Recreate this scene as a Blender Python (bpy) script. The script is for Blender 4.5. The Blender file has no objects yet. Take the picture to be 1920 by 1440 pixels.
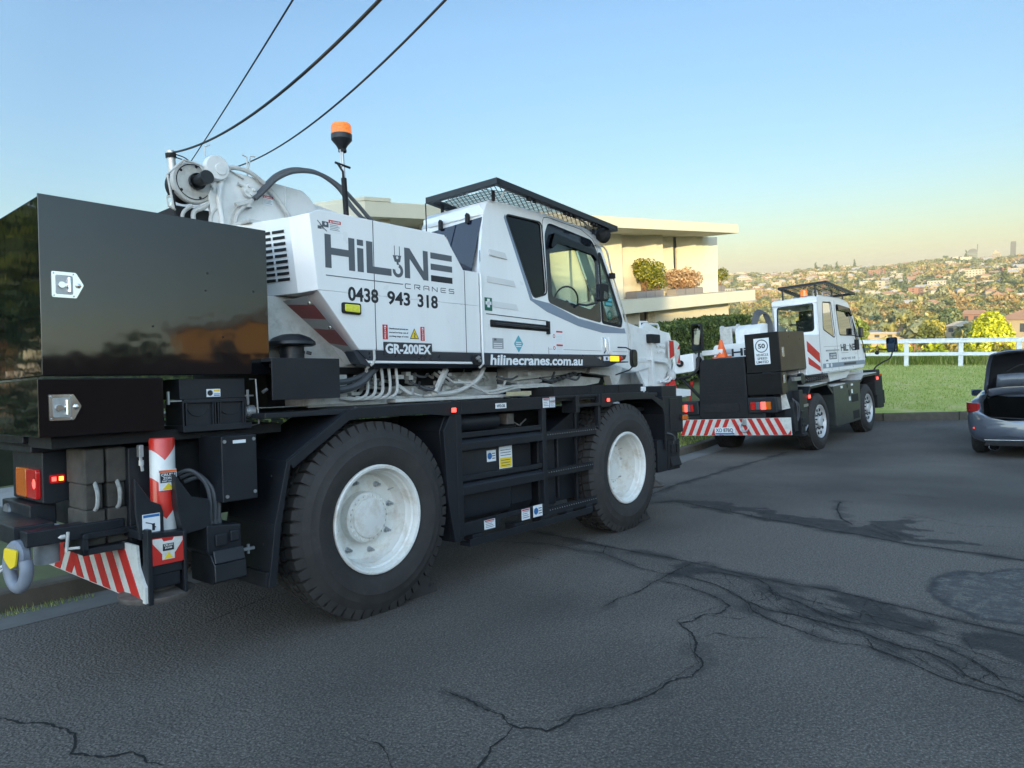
import bpy, math, random
import numpy as np
from mathutils import Matrix, Vector
random.seed(11); rng = np.random.default_rng(11)
R = math.radians
scene = bpy.context.scene
C = scene.collection

# ------------------------------------------------------------------ camera, sky, sun, exposure
cam_d = bpy.data.cameras.new("camera"); cam = bpy.data.objects.new("camera", cam_d); C.objects.link(cam)
RW = np.array([[0.64213397, -0.76434126, -0.05870601], [-0.13593004, -0.03816009, -0.98998325], [0.75444482, 0.64368179, -0.12840083]])
CW = np.array([-3.0408128, -3.9870182, 2.2845246])
cam.matrix_world = Matrix(((RW[0][0], -RW[1][0], -RW[2][0], CW[0]), (RW[0][1], -RW[1][1], -RW[2][1], CW[1]),
                           (RW[0][2], -RW[1][2], -RW[2][2], CW[2]), (0, 0, 0, 1)))
cam_d.sensor_fit = 'HORIZONTAL'; cam_d.sensor_width = 36.0; cam_d.lens = 1309.42 / 1920 * 36
cam_d.clip_start = 0.05; cam_d.clip_end = 9000
scene.camera = cam

SUN_EL, SUN_AZ = R(7.5), math.atan2(-0.50, -0.866)          # towards the sun, in the x-y plane
to_sun = Vector((math.cos(SUN_EL) * math.cos(SUN_AZ), math.cos(SUN_EL) * math.sin(SUN_AZ), math.sin(SUN_EL)))
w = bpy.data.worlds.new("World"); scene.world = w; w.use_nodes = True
nt = w.node_tree; nt.nodes.clear()
sky = nt.nodes.new('ShaderNodeTexSky'); sky.sky_type = 'NISHITA'; sky.sun_disc = False
sky.sun_elevation = SUN_EL; sky.sun_rotation = math.pi / 2 - SUN_AZ
sky.altitude = 60; sky.air_density = 1.0; sky.dust_density = 0.25; sky.ozone_density = 2.5
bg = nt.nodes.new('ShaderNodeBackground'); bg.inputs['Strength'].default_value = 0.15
wo = nt.nodes.new('ShaderNodeOutputWorld')
# sky scaled by direction: unseen sunward half boosted to fill the shade, front dimmed
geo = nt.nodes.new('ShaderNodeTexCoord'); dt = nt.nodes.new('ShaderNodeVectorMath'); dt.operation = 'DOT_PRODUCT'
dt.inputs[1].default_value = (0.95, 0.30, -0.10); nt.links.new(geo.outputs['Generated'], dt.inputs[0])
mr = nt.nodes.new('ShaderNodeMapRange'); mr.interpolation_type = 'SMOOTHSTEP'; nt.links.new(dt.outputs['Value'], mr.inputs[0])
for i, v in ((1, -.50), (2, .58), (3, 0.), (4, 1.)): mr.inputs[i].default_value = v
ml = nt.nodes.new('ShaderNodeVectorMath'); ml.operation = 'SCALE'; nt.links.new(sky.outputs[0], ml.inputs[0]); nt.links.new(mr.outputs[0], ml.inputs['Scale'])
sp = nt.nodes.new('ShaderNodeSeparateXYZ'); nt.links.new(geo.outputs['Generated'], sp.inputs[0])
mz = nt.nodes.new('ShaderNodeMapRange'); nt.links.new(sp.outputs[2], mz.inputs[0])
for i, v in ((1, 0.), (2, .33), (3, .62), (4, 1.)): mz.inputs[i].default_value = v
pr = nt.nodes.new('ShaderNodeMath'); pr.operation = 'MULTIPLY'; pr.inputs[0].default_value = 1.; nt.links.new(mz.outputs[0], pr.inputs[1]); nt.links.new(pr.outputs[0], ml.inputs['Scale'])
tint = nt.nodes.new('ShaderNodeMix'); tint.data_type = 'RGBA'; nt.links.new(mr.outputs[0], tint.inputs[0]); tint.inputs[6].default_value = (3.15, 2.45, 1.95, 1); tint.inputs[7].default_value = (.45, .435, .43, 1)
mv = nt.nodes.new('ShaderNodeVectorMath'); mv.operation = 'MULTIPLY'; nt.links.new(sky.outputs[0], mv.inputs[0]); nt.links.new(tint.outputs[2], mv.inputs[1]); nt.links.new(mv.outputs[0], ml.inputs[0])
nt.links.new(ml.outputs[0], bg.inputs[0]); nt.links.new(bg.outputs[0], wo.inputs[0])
sd = bpy.data.lights.new("sun", 'SUN'); sd.energy = 2.0; sd.angle = R(0.5); sd.color = (1.0, 0.79, 0.43)
so = bpy.data.objects.new("sun", sd); C.objects.link(so); so.rotation_euler = to_sun.to_track_quat('Z', 'Y').to_euler(); so.location = (0, 0, 40)
scene.view_settings.view_transform = 'Standard'; scene.view_settings.look = 'None'
scene.view_settings.gamma = 1; scene.view_settings.exposure = 2.08
scene.cycles.max_bounces = 6; scene.cycles.transparent_max_bounces = 16; scene.cycles.use_denoising = True

# ------------------------------------------------------------------ frames: the street slopes down towards the far end
STREET = Matrix(((0.9928031, -0.0077633, 0.1195064, 0), (0, 0.9978967, 0.0648244, 0), (-0.1197583, -0.0643579, 0.9907149, 0), (0, 0, 0, 1)))
CRANE2 = Matrix(((0.9962877, 0.0276999, 0.0815080, 12.538), (-0.0354913, 0.9947725, 0.0957499, 0.758), (-0.0784296, -0.0982872, 0.9920627, -1.548), (0, 0, 0, 1)))
HOUSE = Matrix(((0.9979248, 0.0643903, 0, 30.34), (-0.0643903, 0.9979248, 0, 8.83), (0, 0, 1, 1.78), (0, 0, 0, 1)))
def T3(x, y, z): return Matrix.Translation((x, y, z))
def RZ(a): return Matrix.Rotation(a, 4, 'Z')

# ------------------------------------------------------------------ materials
def lin(r, g, b):
    f = lambda c: (c / 255 / 12.92) if c <= 10 else ((c / 255 + 0.055) / 1.055) ** 2.4
    return (f(r), f(g), f(b))
class Nodes:
    def __init__(s, m):
        m.use_nodes = True; s.t = m.node_tree; s.t.nodes.clear()
    def n(s, kind, **kw):
        o = s.t.nodes.new('ShaderNode' + kind)
        for k, v in kw.items():
            if hasattr(o, k): setattr(o, k, v)
            else: s.set(o, k.replace('_', ' '), v)
        return o
    def set(s, o, k, v):
        i = o.inputs[k]
        if isinstance(v, bpy.types.NodeSocket): s.t.links.new(v, i)
        else: i.default_value = v
    def mix(s, fac, a, b, mode='MIX'):
        o = s.t.nodes.new('ShaderNodeMix'); o.data_type = 'RGBA'; o.blend_type = mode
        for i, v in ((0, fac), (6, a), (7, b)):
            if isinstance(v, bpy.types.NodeSocket): s.t.links.new(v, o.inputs[i])
            else: o.inputs[i].default_value = v if i == 0 else (v if len(v) == 4 else (*v, 1))
        return o.outputs[2]
    def math(s, op, a, b=0.0, clamp=False):
        o = s.t.nodes.new('ShaderNodeMath'); o.operation = op; o.use_clamp = clamp
        for i, v in ((0, a), (1, b)):
            if isinstance(v, bpy.types.NodeSocket): s.t.links.new(v, o.inputs[i])
            else: o.inputs[i].default_value = v
        return o.outputs[0]
    def ramp(s, fac, *stops):
        o = s.t.nodes.new('ShaderNodeValToRGB'); s.t.links.new(fac, o.inputs[0]); e = o.color_ramp.elements
        while len(e) < len(stops): e.new(0.5)
        for el, (p, c) in zip(e, stops):
            el.position = p; el.color = (c, c, c, 1) if isinstance(c, (int, float)) else (*c, 1)
        return o.outputs[0]
    def noise(s, scale, detail=4, rough=.55, vec=None, dist=0.0):
        o = s.n('TexNoise', Scale=scale, Detail=detail, Roughness=rough, Distortion=dist)
        if vec is None:
            if not hasattr(s, 'tc'): s.tc = s.n('TexCoord')
            vec = s.tc.outputs['Object']
        s.t.links.new(vec, o.inputs['Vector']); return o.outputs['Fac']
    def bump(s, h, strength=.3, dist=.01):
        b = s.n('Bump', Strength=strength, Distance=dist); s.t.links.new(h, b.inputs['Height']); return b.outputs[0]
    def out(s, sh):
        o = s.n('OutputMaterial'); s.t.links.new(sh, o.inputs[0])
    def bsdf(s, **kw):
        p = s.n('BsdfPrincipled')
        for k, v in kw.items():
            k = {'col': 'Base Color', 'rough': 'Roughness', 'metal': 'Metallic', 'spec': 'Specular IOR Level', 'coat': 'Coat Weight', 'coatr': 'Coat Roughness',
                 'normal': 'Normal', 'emit': 'Emission Color', 'emits': 'Emission Strength', 'sub': 'Subsurface Weight', 'trans': 'Transmission Weight', 'alpha': 'Alpha', 'sheen': 'Sheen Weight'}[k]
            if isinstance(v, tuple) and len(v) == 3: v = (*v, 1)
            s.set(p, k, v)
        return p.outputs[0]
MATS = {}
def mat(name, col, rough=.5, metal=0., coat=0., var=.12, scale=3., dirt=0., dirtcol=(.09, .075, .055), bump=0., bscale=60., spec=.5, streak=False):
    m = bpy.data.materials.new(name); q = Nodes(m); MATS[name] = m
    n1 = q.noise(scale, 5, .6)
    lo = tuple(c * (1 - var) for c in col); hi = tuple(min(1, c * (1 + var)) for c in col)
    c = q.ramp(n1, (.3, lo), (.7, hi))
    if dirt:
        v = q.tc.outputs['Object']
        if streak:
            mp = q.n('Mapping'); q.t.links.new(v, mp.inputs[0]); mp.inputs['Scale'].default_value = (1, 1, .18); v = mp.outputs[0]
        d = q.ramp(q.noise(scale * 2.3, 8, .7, v), (.48, 0.), (.78, 1.))
        c = q.mix(q.math('MULTIPLY', d, dirt), c, dirtcol)
    rr = q.math('ADD', rough - .5 * min(rough, .12), q.math('MULTIPLY', q.noise(scale * 4, 4), min(rough, .24)))
    kw = dict(col=c, rough=rr, metal=metal, coat=coat, coatr=.06, spec=spec)
    if name == 'gloss_black_paint': kw['normal'] = q.bump(q.noise(2.2, 3), .06, .05)
    if bump: kw['normal'] = q.bump(q.noise(bscale, 4), bump, .004)
    q.out(q.bsdf(**kw)); return m
def lamp_mat(name, col, glow, strength):
    m = bpy.data.materials.new(name); q = Nodes(m); MATS[name] = m
    wv = q.n('TexVoronoi', Scale=60.); q.t.links.new(q.n('TexCoord').outputs['Object'], wv.inputs[0])
    q.out(q.bsdf(col=q.mix(q.math('MULTIPLY', wv.outputs[0], .6), col, tuple(c * .45 for c in col)), rough=.12, coat=.6, emit=glow, emits=strength)); return m
def glass_mat(name, tint, refl=.0, rough=.02, ior=1.5):
    m = bpy.data.materials.new(name); q = Nodes(m); MATS[name] = m
    tr = q.n('BsdfTransparent'); tr.inputs[0].default_value = (*tint, 1)
    gl = q.n('BsdfGlossy', Roughness=rough); gl.inputs[0].default_value = (1, 1, 1, 1)
    fr = q.n('Fresnel', IOR=ior)
    f = q.math('ADD', fr.outputs[0], refl, True)
    mx = q.n('MixShader'); q.t.links.new(f, mx.inputs[0]); q.t.links.new(tr.outputs[0], mx.inputs[1]); q.t.links.new(gl.outputs[0], mx.inputs[2])
    q.out(mx.outputs[0]); return m
def leaf_mat(name, c1, c2, c3, trans=.25):
    m = bpy.data.materials.new(name); q = Nodes(m); MATS[name] = m
    g = q.n('NewGeometry'); oi = q.n('ObjectInfo')
    c = q.ramp(g.outputs['Random Per Island'], (0., c1), (.55, c2), (1., c3))
    c = q.mix(q.math('MULTIPLY', oi.outputs['Random'], .35), c, tuple(x * .6 for x in c1))
    d = q.n('BsdfDiffuse'); q.t.links.new(c, d.inputs[0])
    t = q.n('BsdfTranslucent'); q.t.links.new(c, t.inputs[0])
    g2 = q.n('BsdfGlossy', Roughness=.45); g2.inputs[0].default_value = (1, 1, 1, 1)
    mx = q.n('MixShader'); mx.inputs[0].default_value = trans; q.t.links.new(d.outputs[0], mx.inputs[1]); q.t.links.new(t.outputs[0], mx.inputs[2])
    mx2 = q.n('MixShader'); mx2.inputs[0].default_value = .03; q.t.links.new(mx.outputs[0], mx2.inputs[1]); q.t.links.new(g2.outputs[0], mx2.inputs[2])
    q.out(mx2.outputs[0]); return m

WHITE = mat('white_paint', (.74, .745, .74), .26, coat=.35, var=.025, dirt=.10, scale=1.3, streak=True)
CREAM = mat('grimy_white_paint', (.50, .49, .46), .5, var=.12, dirt=.5, scale=5)
BLACKG = mat('gloss_black_paint', (.004, .0045, .006), .055, coat=.0, var=.25, dirt=.05, dirtcol=(.03, .028, .026), scale=2.2, spec=.75)
DARK = mat('chassis_paint', (.0115, .0135, .0175), .36, var=.2, dirt=.30, dirtcol=(.032, .030, .027), scale=3, spec=.4)
DARK2 = mat('dark_underbody', (.005, .005, .006), .7, var=.3, dirt=.3, dirtcol=(.03, .026, .02), scale=5)
BAND = mat('dark_blue_band', (.018, .023, .034), .25, coat=.2, var=.1)
RUBBER = mat('tyre_rubber', (.027, .0245, .023), .75, var=.22, dirt=.4, dirtcol=(.060, .054, .047), scale=7, bump=.25, bscale=90)
HOSE = mat('hose_rubber', (.06, .063, .068), .5, var=.2)
RIM = mat('cream_rim_paint', (.72, .71, .66), .42, var=.05, dirt=.75, dirtcol=(.36, .26, .15), scale=3)
STEEL = mat('galvanised_steel', (.42, .43, .44), .35, metal=.85, var=.15, scale=20)
CHROME = mat('bright_steel', (.72, .72, .72), .16, metal=1., var=.06)
RUST = mat('worn_steel', (.16, .14, .125), .6, metal=.5, var=.3, scale=18, dirt=.5, dirtcol=(.13, .06, .03))
GREYP = mat('grey_decal', (.085, .095, .11), .4, var=.05)
STRIPEGREY = mat('grey_reflective', (.30, .31, .32), .3, var=.1)
BLUEGREY = mat('blue_grey_trim', (.17, .22, .29), .3, coat=.3, var=.05)
RED = mat('signal_red', (.50, .016, .010), .5, var=.1, dirt=.15, scale=6)
DKRED = mat('dark_reflective_red', (.20, .008, .010), .3, var=.1)
BOARDW = mat('reflective_white', (.62, .61, .56), .4, var=.06, dirt=.4, scale=8)
DECALW = mat('decal_white', (.72, .74, .75), .4, var=.03)
YELLOW = mat('decal_yellow', (.78, .55, .02), .4, var=.05)
ORANGE = mat('traffic_orange', (.80, .13, .02), .5, var=.06)
TEAL = mat('decal_teal', (.10, .36, .42), .4, var=.05)
GREEN = mat('decal_green', (.01, .11, .07), .4, var=.05)
TEXTD = mat('lettering_dark', (.012, .014, .02), .4, var=.05)
BLOCK = mat('weathered_block', (.055, .05, .042), .85, var=.35, dirt=.5, dirtcol=(.10, .07, .045), scale=9, bump=.5, bscale=45)
ROPE = mat('rope', (.30, .30, .28), .8, var=.2, scale=40)
SEAT = mat('seat_cloth', (.02, .02, .024), .85, var=.2)
AMBERG = lamp_mat('amber_lens', (.34, .085, .012), (1, .25, .02), .05)
REDG = lamp_mat('red_lens', (.26, .008, .010), (1, .02, .02), .05)
REDLIT = lamp_mat('lit_red_lens', (.8, .04, .03), (1, .05, .04), 1.3)
AMBERLIT = lamp_mat('lit_amber_lens', (.9, .3, .05), (1, .35, .05), 1.0)
YELG = lamp_mat('lime_lens', (.50, .52, .04), (.7, .75, .05), .05)
BEACON = lamp_mat('orange_beacon_lens', (.80, .20, .03), (1, .25, .02), .12)
GCLEAR = glass_mat('clear_cab_glass', (.90, .96, .92), .0, ior=1.38)
GTINT = glass_mat('tinted_glass', (.02, .03, .05), .0, ior=1.42)
GNAVY = mat('navy_tinted_panel', (.006, .010, .026), .05, coat=.3, var=.1)
SKYGLASS = glass_mat('reflective_cab_glass', (.80, .88, .84), .10, ior=1.5)
MIRROR = mat('mirror_glass', (.10, .125, .165), .02, metal=1., var=.02)

# ------------------------------------------------------------------ mesh builder
class MB:
    def __init__(s): s.v = []; s.f = []; s.m = []
    def add(s, vs, fs, m=0):
        o = len(s.v); s.v += [tuple(map(float, p)) for p in vs]; s.f += [[i + o for i in f] for f in fs]; s.m += [m] * len(fs)
    def box(s, x0, x1, y0, y1, z0, z1, m=0):
        s.add([(x0, y0, z0), (x1, y0, z0), (x1, y1, z0), (x0, y1, z0), (x0, y0, z1), (x1, y0, z1), (x1, y1, z1), (x0, y1, z1)],
              [(0, 3, 2, 1), (4, 5, 6, 7), (0, 1, 5, 4), (1, 2, 6, 5), (2, 3, 7, 6), (3, 0, 4, 7)], m); return s
    def prism(s, poly, ax, a, b, m=0):
        n = len(poly)
        P = {'y': lambda p, t: (p[0], t, p[1]), 'x': lambda p, t: (t, p[0], p[1]), 'z': lambda p, t: (p[0], p[1], t)}[ax]
        s.add([P(p, a) for p in poly] + [P(p, b) for p in poly],
              [list(range(n)), list(range(2 * n - 1, n - 1, -1))] + [[i, (i + 1) % n, (i + 1) % n + n, i + n] for i in range(n)], m); return s
    def band(s, pts, ax, a, b, th, m=0):
        """a bent plate: open polyline given thickness th towards its right-hand side"""
        P = [Vector(p) for p in pts]; off = []
        for i, p in enumerate(P):
            d1 = (P[i] - P[i - 1]).normalized() if i else None; d2 = (P[i + 1] - P[i]).normalized() if i < len(P) - 1 else None
            n = [Vector((d.y, -d.x)) for d in (d1, d2) if d is not None]; q = sum(n, Vector((0, 0))).normalized()
            off.append(p + q * (th / max(.5, q.dot(n[0]))))
        for i in range(len(P) - 1): s.prism([P[i], P[i + 1], off[i + 1], off[i]], ax, a, b, m)
        return s
    def tube(s, pts, r, n=8, m=0, cap=True, closed=False):
        P = [Vector(p) for p in pts]; k = len(P); rs = r if isinstance(r, (list, tuple)) else [r] * k
        rings = []; up = None
        for i in range(k):
            if closed: t = (P[(i + 1) % k] - P[i - 1]).normalized()
            else: t = (P[min(i + 1, k - 1)] - P[max(i - 1, 0)]).normalized()
            if up is None: up = Vector((0, 0, 1)) if abs(t.z) < .9 else Vector((1, 0, 0))
            u = (up - t * up.dot(t)).normalized(); v = t.cross(u); up = u
            rings.append([P[i] + (u * math.cos(a) + v * math.sin(a)) * rs[i] for a in (2 * math.pi * j / n for j in range(n))])
        fs = []
        for i in range(k if closed else k - 1):
            for j in range(n): fs.append((i * n + j, i * n + (j + 1) % n, ((i + 1) % k) * n + (j + 1) % n, ((i + 1) % k) * n + j))
        if cap and not closed: fs += [list(range(n))[::-1], [(k - 1) * n + j for j in range(n)]]
        s.add([p for r_ in rings for p in r_], fs, m); return s
    def bar(s, p, q, r, n=6, m=0): return s.tube([p, q], r, n, m)
    def lathe(s, prof, ax, c, n=32, m=0, a0=0., a1=2 * math.pi):
        """prof: (radius, distance along axis) pairs"""
        c = Vector(c); e = {'x': (Vector((1, 0, 0)), Vector((0, 1, 0)), Vector((0, 0, 1))), 'y': (Vector((0, 1, 0)), Vector((1, 0, 0)), Vector((0, 0, 1))), 'z': (Vector((0, 0, 1)), Vector((1, 0, 0)), Vector((0, 1, 0)))}[ax]
        vs = []; fs = []; k = len(prof); full = abs(a1 - a0 - 2 * math.pi) < 1e-6; N = n if full else n + 1
        for j in range(N):
            a = a0 + (a1 - a0) * j / n
            for r, t in prof: vs.append(c + e[0] * t + (e[1] * math.cos(a) + e[2] * math.sin(a)) * r)
        for j in range(n):
            for i in range(k - 1):
                a, b = j * k + i, ((j + 1) % N) * k + i
                f = []
                for q, (rr, _) in ((a, prof[i]), (b, prof[i]), (b + 1, prof[i + 1]), (a + 1, prof[i + 1])):
                    f.append(q)
                if prof[i][0] < 1e-6: f = [a, b + 1, a + 1]
                elif prof[i + 1][0] < 1e-6: f = [a, b, a + 1]
                fs.append(f)
        s.add(vs, fs, m); return s
    def disc(s, ax, c, r, m=0, n=20): return s.lathe([(0, 0), (r, 0)], ax, c, n, m)
    def poly(s, pts, m=0): s.add(pts, [list(range(len(pts)))], m); return s
    def text(s, body, x0, z0, wd, ht, y, m=0, bold=0., axis='y', depth=.002, flip=1, shear=0.):
        """lettering standing on a vertical plane; fits the box wd x ht whose lower left corner is x0, z0"""
        vs, fs = text_geo(body, bold)
        a = np.array(vs); lo, hi = a.min(0), a.max(0); q = (a - lo) / np.maximum(hi - lo, 1e-6)
        X = x0 + q[:, 0] * wd + shear * q[:, 1] * ht; Z = z0 + q[:, 1] * ht; Y = y - q[:, 2] * depth
        if axis == 'y': out = np.stack([X, Y, Z], 1)
        else: out = np.stack([Y, X, Z], 1)         # plane x = y, text running along +/- y
        s.add(out.tolist(), fs, m); return s
    def build(s, name, mats, parent=None, mw=None, bevel=0., seg=2, smooth=True, sharp=32, collect=True):
        me = bpy.data.meshes.new(name); me.from_pydata(s.v, [], s.f)
        mats = mats if isinstance(mats, (list, tuple)) else [mats]
        for q in mats: me.materials.append(q)
        me.polygons.foreach_set('material_index', s.m)
        fix_normals(me)
        if smooth and not bevel:
            me.polygons.foreach_set('use_smooth', [True] * len(me.polygons)); me.set_sharp_from_angle(angle=R(sharp))
        me.update()
        o = bpy.data.objects.new(name, me); C.objects.link(o)
        if parent: o.parent = parent
        if mw is not None: o.matrix_world = mw
        if bevel:
            b = o.modifiers.new('bevel', 'BEVEL'); b.width = bevel; b.segments = seg; b.limit_method = 'ANGLE'; b.angle_limit = R(35); b.harden_normals = True
            me.polygons.foreach_set('use_smooth', [True] * len(me.polygons)); me.set_sharp_from_angle(angle=R(24))
        return o
import bmesh
def fix_normals(me):
    bm = bmesh.new(); bm.from_mesh(me); bmesh.ops.recalc_face_normals(bm, faces=bm.faces[:]); bm.to_mesh(me); bm.free()
_tg = {}
def text_geo(body, bold):
    k = (body, bold)
    if k not in _tg:
        cu = bpy.data.curves.new('t', 'FONT'); cu.body = body; cu.size = 1; cu.extrude = .01; cu.offset = bold; cu.resolution_u = 3
        ob = bpy.data.objects.new('t', cu); C.objects.link(ob)
        dg = bpy.context.evaluated_depsgraph_get(); me = bpy.data.meshes.new_from_object(ob.evaluated_get(dg))
        _tg[k] = ([tuple(v.co) for v in me.vertices], [list(p.vertices) for p in me.polygons])
        bpy.data.objects.remove(ob); bpy.data.curves.remove(cu); bpy.data.meshes.remove(me)
    return _tg[k]
def holed_plate(outer, holes, fn, th_fn, name, mats, parent=None):
    """flat or gently bent plate with window openings: outer/holes are 2D loops, fn and th_fn map 2D to the two skins"""
    bm = bmesh.new(); loops = []
    for lp in [outer] + holes:
        vs = [bm.verts.new((p[0], p[1], 0)) for p in lp]; es = [bm.edges.new((vs[i], vs[(i + 1) % len(vs)])) for i in range(len(vs))]; loops.append((vs, es))
    bmesh.ops.triangle_fill(bm, use_beauty=True, use_dissolve=False, edges=[e for _, es in loops for e in es])
    bm.verts.index_update(); V = [v.co.copy() for v in bm.verts]; F = [[v.index for v in f.verts] for f in bm.faces]; L = [[v.index for v in vs] for vs, _ in loops]
    bm.free(); n = len(V); b = MB()
    b.add([fn(p.x, p.y) for p in V] + [th_fn(p.x, p.y) for p in V], F + [[i + n for i in f[::-1]] for f in F] +
          [[l[i], l[(i + 1) % len(l)], l[(i + 1) % len(l)] + n, l[i] + n] for l in L for i in range(len(l))])
    return b.build(name, mats, parent)
def rounded(pts, r, k=4):
    out = []; n = len(pts)
    for i in range(n):
        p, a, b = Vector(pts[i]), Vector(pts[i - 1]), Vector(pts[(i + 1) % n])
        d1, d2 = (a - p), (b - p); rr = min(r, d1.length * .45, d2.length * .45); s, e = p + d1.normalized() * rr, p + d2.normalized() * rr
        for j in range(k + 1):
            t = j / k; out.append(tuple((s * (1 - t) + p * t) * (1 - t) + (p * (1 - t) + e * t) * t))
    return out
def hoses(name, paths, r, n, m, parent):
    for p in paths: MB().tube(p, r, n).build(name, m, parent)
def tag(o, label=None, cat=None, group=None, kind=None):
    for k, v in (('label', label), ('category', cat), ('group', group), ('kind', kind)):
        if v: o[k] = v
    return o
def thing(name, label, cat, mw=None, group=None):
    o = bpy.data.objects.new(name, None); C.objects.link(o); o.empty_display_size = .2
    if mw is not None: o.matrix_world = mw
    return tag(o, label, cat, group)
def sub(name, parent, mw=None):
    o = bpy.data.objects.new(name, None); C.objects.link(o); o.parent = parent
    if mw is not None: o.matrix_local = mw
    return o
def tree_copy(o, parent=None, mw=None):
    c = o.copy(); C.objects.link(c); c.parent = parent
    if mw is not None:
        if parent: c.matrix_local = mw
        else: c.matrix_world = mw
    for ch in [x for x in o.children]: tree_copy(ch, c)
    return c
def arc(c, r, a0, a1, n=8): return [(c[0] + r * math.cos(R(a0 + (a1 - a0) * i / n)), c[1] + r * math.sin(R(a0 + (a1 - a0) * i / n))) for i in range(n + 1)]
def curve3(pts, n=8):
    """smooth path through 3D points (Catmull-Rom)"""
    P = [Vector(p) for p in pts]; P = [P[0] * 2 - P[1]] + P + [P[-1] * 2 - P[-2]]; out = []
    for i in range(1, len(P) - 2):
        for j in range(n):
            t = j / n; a, b, c, d = P[i - 1], P[i], P[i + 1], P[i + 2]
            out.append(.5 * ((2 * b) + (c - a) * t + (2 * a - 5 * b + 4 * c - d) * t * t + (3 * b - a - 3 * c + d) * t ** 3))
    return out + [P[-2]]
# ================================================================== the near crane
def tyre_mesh(Ro=.72, Rr=.398, W=.41, lugs=52, rugged=True):
    b = MB(); k = Ro / .72
    pr = [(Rr - .015, .02), (Rr + .004, .004), (Rr + .03, -.012), (.47 * k, -.030), (.54 * k, -.034), (.556 * k, -.026), (.60 * k, -.020), (.612 * k, -.012), (.655 * k, .008), (.678 * k, .030), (.690 * k, .055), (.694 * k, W / 2)]
    full = pr + [(r, W - y) for r, y in pr[-2::-1]]
    b.lathe(full, 'y', (0, 0, 0), 96)
    def hexa(a0, a1, y0, y1, r0, r1, y0b=None, sk=0., tp=.12):
        da = (a1 - a0) * tp; yb = y0 if y0b is None else y0b
        P = lambda a, r, y: (r * math.cos(a), y, r * math.sin(a))
        vs = [P(a0, r0, yb), P(a1, r0, yb), P(a1 + sk, r0, y1), P(a0 + sk, r0, y1), P(a0 + da, r1, y0), P(a1 - da, r1, y0), P(a1 - da + sk, r1, y1 - .006), P(a0 + da + sk, r1, y1 - .006)]
        b.add(vs, [(0, 3, 2, 1), (4, 5, 6, 7), (0, 1, 5, 4), (1, 2, 6, 5), (2, 3, 7, 6), (3, 0, 4, 7)])
    st = 2 * math.pi / lugs
    for i in range(lugs):
        a = i * st
        if rugged:
            for s, y0, y1, yb in ((0, .030, .125, .004), (1, W - .125, W - .030, W - .004)):
                aa = a + s * st * .5
                if s == 0:
                    hexa(aa, aa + st * .86, y0, y1, .650 * k, Ro, yb, .014, .07)
                else:
                    hexa(aa, aa + st * .86, y0, y1, .66 * k, Ro, None, -.014, .07)
            hexa(a + st * .3, a + st * 1.16, .140, W / 2 - .008, .68 * k, Ro, None, .03)
            hexa(a + st * .8, a + st * 1.66, W / 2 + .008, W - .140, .68 * k, Ro, None, -.03)
        else:
            for j, (y0, y1) in enumerate(((.035, .115), (.125, W / 2 - .006), (W / 2 + .006, W - .125), (W - .115, W - .035))):
                hexa(a + st * .25 * j, a + st * (.25 * j + .86), y0, y1, .67 * k, Ro - .004, None, .01, .05)
    # stands on the road: flattened foot
    z0 = -Ro + .02
    b.v = [(x, y + (0 if z > z0 + .12 else (y - W / 2) * .10 * (1 - max(0, z - z0) / .12)), max(z, z0)) for x, y, z in b.v]
    return b
def rim_parts(root, Rr=.398, depth=.17, hub_r=.19, nuts=8, mats=(RIM,), W=.41, hub_out=.05):
    k = Rr / .398; b = MB()
    b.lathe([(.39 * k, .03), (.402 * k, .006), (.402 * k, -.012), (.392 * k, -.020), (.374 * k, -.016), (.364 * k, .004), (.362 * k, .03), (.350 * k, .042), (.346 * k, .075), (.334 * k, .09), (.330 * k, depth - .02), (.318 * k, depth), (.20 * k, depth + .012), (.02, depth + .012)], 'y', (0, 0, 0), 64)
    b.lathe([(.30 * k, W - .1), (.39 * k, W - .02)], 'y', (0, 0, 0), 32)
    b.build('rim', mats[0], root)
    h = MB(); y1 = depth - .07
    h.lathe([(hub_r, depth + .012), (hub_r, y1), (hub_r * .93, y1 - .012), (hub_r * .79, y1 - .012), (hub_r * .77, y1 - .03), (hub_r * .30, y1 - hub_out), (0, y1 - hub_out)], 'y', (0, 0, 0), 48)
    for i in range(24):
        a = 2 * math.pi * i / 24; h.lathe([(0, y1 - .024), (.009, y1 - .024), (.010, y1 - .01)], 'y', (hub_r * .875 * math.cos(a), 0, hub_r * .875 * math.sin(a)), 6)
    h.build('hub', mats[0], root)
    n = MB()
    for i in range(nuts):
        a = 2 * math.pi * (i + .3) / nuts; c = (.268 * k * math.cos(a), 0, .268 * k * math.sin(a))
        n.lathe([(0, depth - .050), (.010, depth - .050), (.011, depth - .024), (.017, depth - .024), (.017, depth), (.024, depth + .002), (.024, depth + .01)], 'y', c, 8)
    n.bar((.30 * k * math.cos(.6), depth - .01, .30 * k * math.sin(.6)), (.345 * k * math.cos(.6), depth - .06, .345 * k * math.sin(.6)), .006)
    n.build('nut_ring', STEEL, root)

cr = thing('mobile_crane', 'large white and black crane truck in the foreground lettered HiLine Cranes 0438 943 318', 'crane', STREET, 'crane trucks parked along the kerb')
def P(b, name, mats, bevel=0., parent=None, **kw): return b.build(name, mats, parent or cr, None, bevel, **kw)

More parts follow.
